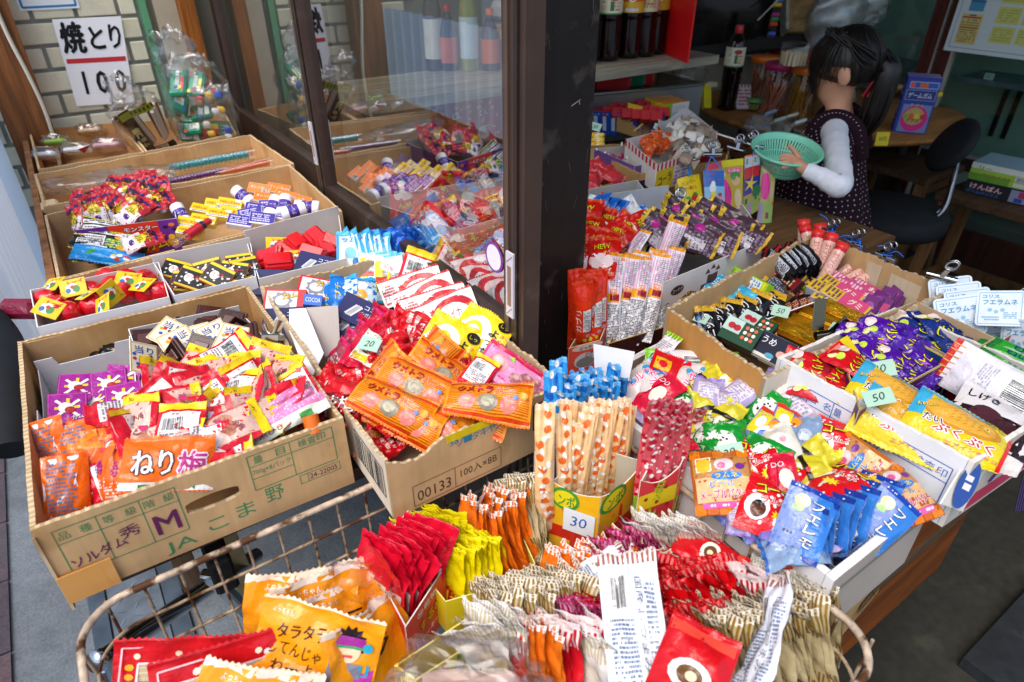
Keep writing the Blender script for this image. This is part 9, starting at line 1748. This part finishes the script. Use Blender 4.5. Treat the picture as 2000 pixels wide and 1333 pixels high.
    for k in range(30):
        a=rad(r.uniform(10,78));st=head((.085*math.cos(a),.084*math.sin(a),.055));md=head((.099*math.cos(a),.088*math.sin(a),-.005));en=head((.094*math.cos(a)+.006,.084*math.sin(a)*.95,r.uniform(-.07,-.02)))
        tube(mb,smooth_path([st,md,en],5),lambda t: .0022*(1-t*.8),mix('0d0b0b','241a15',r.random()),4)
    mb.build('hair_locks',root)
    mb=MB('hair');tr=head((-.094,.010,.016))
    pth=[tr,tr-fwd*.020+V((0,0,-.015)),tr-fwd*.020+V((0,0,-.07)),tr-fwd*.014+V((0,0,-.15)),tr+fwd*.006+V((0,0,-.215))]
    tube(mb,smooth_path(pth,6),lambda t: .018+.018*math.sin(PI*min(1,t*.9+.1))-.016*max(0,t-.7)/.3,'120e0d',14)
    for k in range(60):
        a=r.uniform(0,2*PI);q=r.uniform(.5,1.15);off=[V((0,0,0))]+[(side*math.cos(a)+fwd*math.sin(a))*(.025*q*w) for w in (.8,1.25,1.15,.5)]
        tube(mb,smooth_path([p+o for p,o in zip(pth,off)],5),lambda t: .0042*(1-.6*t),mix('0d0b0b','2c201a',r.random()),5)
    for k in range(14):
        a=r.uniform(-1,1);s=head((-.10,.05*a,.05));tube(mb,smooth_path([s,head((-.14,.03*a,.03*r.random())),head((-.135-.02*r.random(),.02*a,-.03))],5),.0014,'15100e',4)
    mb.build('ponytail',root)
    mb=MB('plastic');lathe(mb,[(.013,-.006),(.017,0),(.013,.006)],tr-fwd*.006,'1a1518',14,fwd+V((0,0,.3)));
    for k,c in enumerate(('c8242c','e0b01e','c8302a','a81e3a')): tube(mb,smooth_path([tr-fwd*.02,tr-fwd*.02+V((0,0,-.04))+near*.02+fwd*(.008*k),tr-fwd*.015+V((0,0,-.085))+near*.02+fwd*(.012*k)]),.0035,c,6)
    mb.build('hair_ribbon',root)
    mb=MB('cloth');lathe(mb,[(.044,-.012),(.041,.004),(.038,.006)],neck0+V((0,0,-.030)),'d8dcc8',20,V((0,0,1))+fwd*.2,False);mb.build('collar',root)
    for nm_,sh,el,wr in (('n',shN,elN,wrN),('f',shF,elF,wrF)):
        mb=MB('cloth');k0=sh+V((0,0,.004));pt=smooth_path([k0+(side if nm_ == 'n' else near)*.035,k0,(k0+el)/2+(near if nm_ == 'n' else side)*.006,el,(el+wr)/2,wr],8)
        rr=random.Random(2)
        tube(mb,pt,lambda t: (.037-.008*min(1,t*1.6) if t < .62 else .029-.011*(t-.62)/.38)*(1+.03*math.sin(t*70)+.02*math.sin(t*41+1)),'eef0f6',18,False,False);mb.build('sleeve',root)
    mb=MB('cloth');rows=[];levels=[(-.80,.27,.27),(-.70,.25,.25),(-.58,.22,.215),(-.46,.185,.175),(-.36,.150,.138),(-.28,.122,.110),(-.20,.104,.090),(-.155,.090,.072),(-.135,.060,.056)]
    n=64
    for li,(dz,a,b_) in enumerate(levels):
        f=1-li/(len(levels)-1);c=hd+V((0,0,dz))-fwd*.016+fwd*(.01*f);r_=[]
        for j in range(n):
            q=2*PI*j/n;k=1+.055*f*math.sin(q*11+2*math.sin(q*2));r_.append(c+fwd*(b_*1.02*math.cos(q)*k)+near*(a*math.sin(q)*k))
        rows.append(r_)
    mb.grid(rows,'2a1720',True,True)
    L=len(rows)
    def surf(i,j):
        i0=int(i);fi=i-i0;j0=int(j) % n;j1=(j0+1) % n;fj=j-int(j);A=rows[i0][j0]*(1-fj)+rows[i0][j1]*fj;B=rows[min(i0+1,L-1)][j0]*(1-fj)+rows[min(i0+1,L-1)][j1]*fj;return A*(1-fi)+B*fi
    mb.cur='matte';k=0
    for ii in range(46):
        i=.08+ii*(L-1.3)/46;j=(.5 if ii % 2 else 0)
        circ=sum((surf(i,t)-surf(i,t+1)).length for t in range(n))
        cnt=max(10,int(circ/.021))
        for t in range(cnt):
            jj=(t+(.5 if ii % 2 else 0))*n/cnt;p=surf(i,jj);e=.01;du=(surf(i,jj+.3)-surf(i,jj-.3)).normalized();dv=(surf(min(i+.05,L-1.01),jj)-surf(max(i-.05,0),jj)).normalized();nn=du.cross(dv)
            if nn.dot(p-(hd+V((0,0,p.z-hd.z)))) < 0: nn=-nn
            mb.poly([p+nn*.0012+du*(.0022*math.cos(w*PI/3))+dv*(.0022*math.sin(w*PI/3)) for w in range(6)],'c9bcc0')
    mb.build('pinafore',root)
    for s in (1,-1):
        mb=MB('cloth');pth=smooth_path([chest+near*s*.062+fwd*.075+V((0,0,-.03)),chest+near*s*.066+fwd*.05+V((0,0,.055)),chest+near*s*.064-fwd*.0+V((0,0,.078)),chest+near*s*.064-fwd*.055+V((0,0,.05)),chest+near*s*.055-fwd*.085+V((0,0,-.03))],6);tube(mb,pth,.020,'2a1720',10,False,True,.55);mb.cur='matte'
        for i in range(1,len(pth)-1):
            for w in (-1,0,1): p=pth[i]+near*(w*.010)+V((0,0,.0115));lathe(mb,[(.0022,0),(.0001,.0008)],p,'c9bcc0',6,V((0,0,1))+near*s*.4,False)
        mb.build('shoulder_strap',root)
    for s in (0,1):
        mb=MB('rubber');obox(mb,V((to[s].x,to[s].y,.025))-fwd*.04,fwd,near,(0,0,1),.17,.065,.05,'2a2430',.012);mb.build('shoe',root)
    c=D(1536,296,1.68);ax=(UP*.80-FW*.60+V((0,0,.6))+RT*.05).normalized();ax=(V((0,0,1))*.9-FW*.25+RT*.02).normalized();R0=.088
    t=thing('green_basket',c-ax*.06,'mint green plastic colander basket held by the girl','basket');mb=MB('plastic');gcol='86d8b8'
    x=ax.orthogonal().normalized();y=ax.cross(x);o=c-ax*.055
    def bp(h,r,q): return o+ax*h+x*(r*math.cos(q))+y*(r*math.sin(q))
    for k in range(64):
        q0,q1=2*PI*k/64,2*PI*(k+.62)/64
        mb.grid([[bp(h,r,q0),bp(h,r,q1)] for h,r in ((.012,.058),(.025,.066),(.04,.075),(.05,.081))],gcol);mb.grid([[bp(h,r-.0015,q1),bp(h,r-.0015,q0)] for h,r in ((.012,.058),(.025,.066),(.04,.075),(.05,.081))],gcol)
    lathe(mb,[(.048,0),(.056,.004),(.059,.013)],o,gcol,48,ax);lathe(mb,[(.080,.049),(.083,.056),(R0,.058),(R0+.003,.062),(R0,.066),(.083,.064),(.079,.05)],o,gcol,48,ax,False);lathe(mb,[(.066,.0235),(.0675,.0275)],o,gcol,48,ax,False)
    mb.build('basket_body',t)
    kind('bsnack','snack_packet','snack packet','black and yellow snack packet lying in the green basket',.05,.075,.012,lambda mb,m,r,w,l: (d_rect(mb,m,-w*.5,-l*.3,w*.5,l*.05,'d8c41e',1,4,3),d_text(mb,m,'うまい',0,-l*.1,w*.7,l*.18,'1c1a14',2,.06),d_rect(mb,m,-w*.4,-l*.44,w*.4,-l*.32,'b0302a',1)),'1c1a18','2a2620','1c1a18',2)
    putc('bsnack',1548,282,60,c.z-.012,0,.4,1.0);putc('bsnack',1560,290,100,c.z-.016,20,.4,.95)
girl()
# ================================================================ LABELS: one wording per thing
bpy.context.view_layer.update()
def finish():
    ordn=['first','second','third','fourth','fifth','sixth','seventh','eighth','ninth','tenth','eleventh','twelfth','thirteenth','fourteenth','fifteenth']
    dg=bpy.context.evaluated_depsgraph_get();see={}
    clear={n for n in ('clear_film','clear_smooth','glass','frost','cabinet_glass')}
    def visible(o):
        mw=o.matrix_world;me=o.data;n=len(me.vertices);step=max(1,n//60);hits=0
        for i in range(0,n,step):
            p=mw @ me.vertices[i].co;x,y,z=proj(p)
            if not (0 <= x <= 2000 and 0 <= y <= 1333): continue
            d=(p-CAM);L=d.length;d.normalize();org=CAM.copy()
            for _ in range(6):
                ok,loc,nrm,idx,ob,mt=sc.ray_cast(dg,org,d,distance=L+.01)
                if not ok: break
                if ob.name == o.name: hits += 1;break
                ms=ob.data.materials if ob.type == 'MESH' else []
                if len(ms) and ob.data.polygons and ms[min(ob.data.polygons[idx].material_index,len(ms)-1)].name in clear: org=loc+d*.0005;continue
                break
        return hits
    for o in list(PLACED):
        if visible(o) < 1: PLACED.remove(o);bpy.data.objects.remove(o)
    G={}
    for o in sc.objects:
        if 'category' in o and 'label' in o: G.setdefault(o['label'],[]).append(o)
    for lab,os_ in G.items():
        if len(os_) < 2: continue
        pts=[]
        for o in os_:
            bb=[o.matrix_world @ V(c) for c in o.bound_box] if o.type == 'MESH' else [o.matrix_world.translation]
            c=sum(bb,V((0,0,0)))/len(bb);x,y,z=proj(c);pts.append((x,y,o))
        for _,_,o in pts: o['group']=o.get('group') or lab+' set'
        n=len(pts)
        def cut(k):
            w_=lab.split()
            if len(w_) <= k: return lab
            w_=w_[:k];i=max([j for j in range(2,len(w_)) if w_[j] in ('in','with','of','on','and','under','beside','behind','against','at','seen','tucked','lying','standing','among','showing','through','to','between')] or [k]);return ' '.join(w_[:i]).rstrip(',')
        short=cut(10)
        w,h=max(p[0] for p in pts)-min(p[0] for p in pts),max(p[1] for p in pts)-min(p[1] for p in pts)
        if n <= 7:
            if w >= h*.8: pts.sort(key=lambda p: p[0]);word='counted from the street side'
            else: pts.sort(key=lambda p: -p[1]);word='counted from the front'
            for i,p in enumerate(pts): p[2]['label']=short+', '+ordn[i]+' '+word
        else:
            k=min(len(ordn),max(2,math.ceil(n/9)));pts.sort(key=lambda p: -p[1]);per=math.ceil(n/k)
            for r in range(k):
                rowp=sorted(pts[r*per:(r+1)*per],key=lambda p: p[0])
                for i,p in enumerate(rowp): p[2]['label']=cut(9)+', '+ordn[r]+' row from front, '+ordn[min(i,14)]+' from street'
finish()
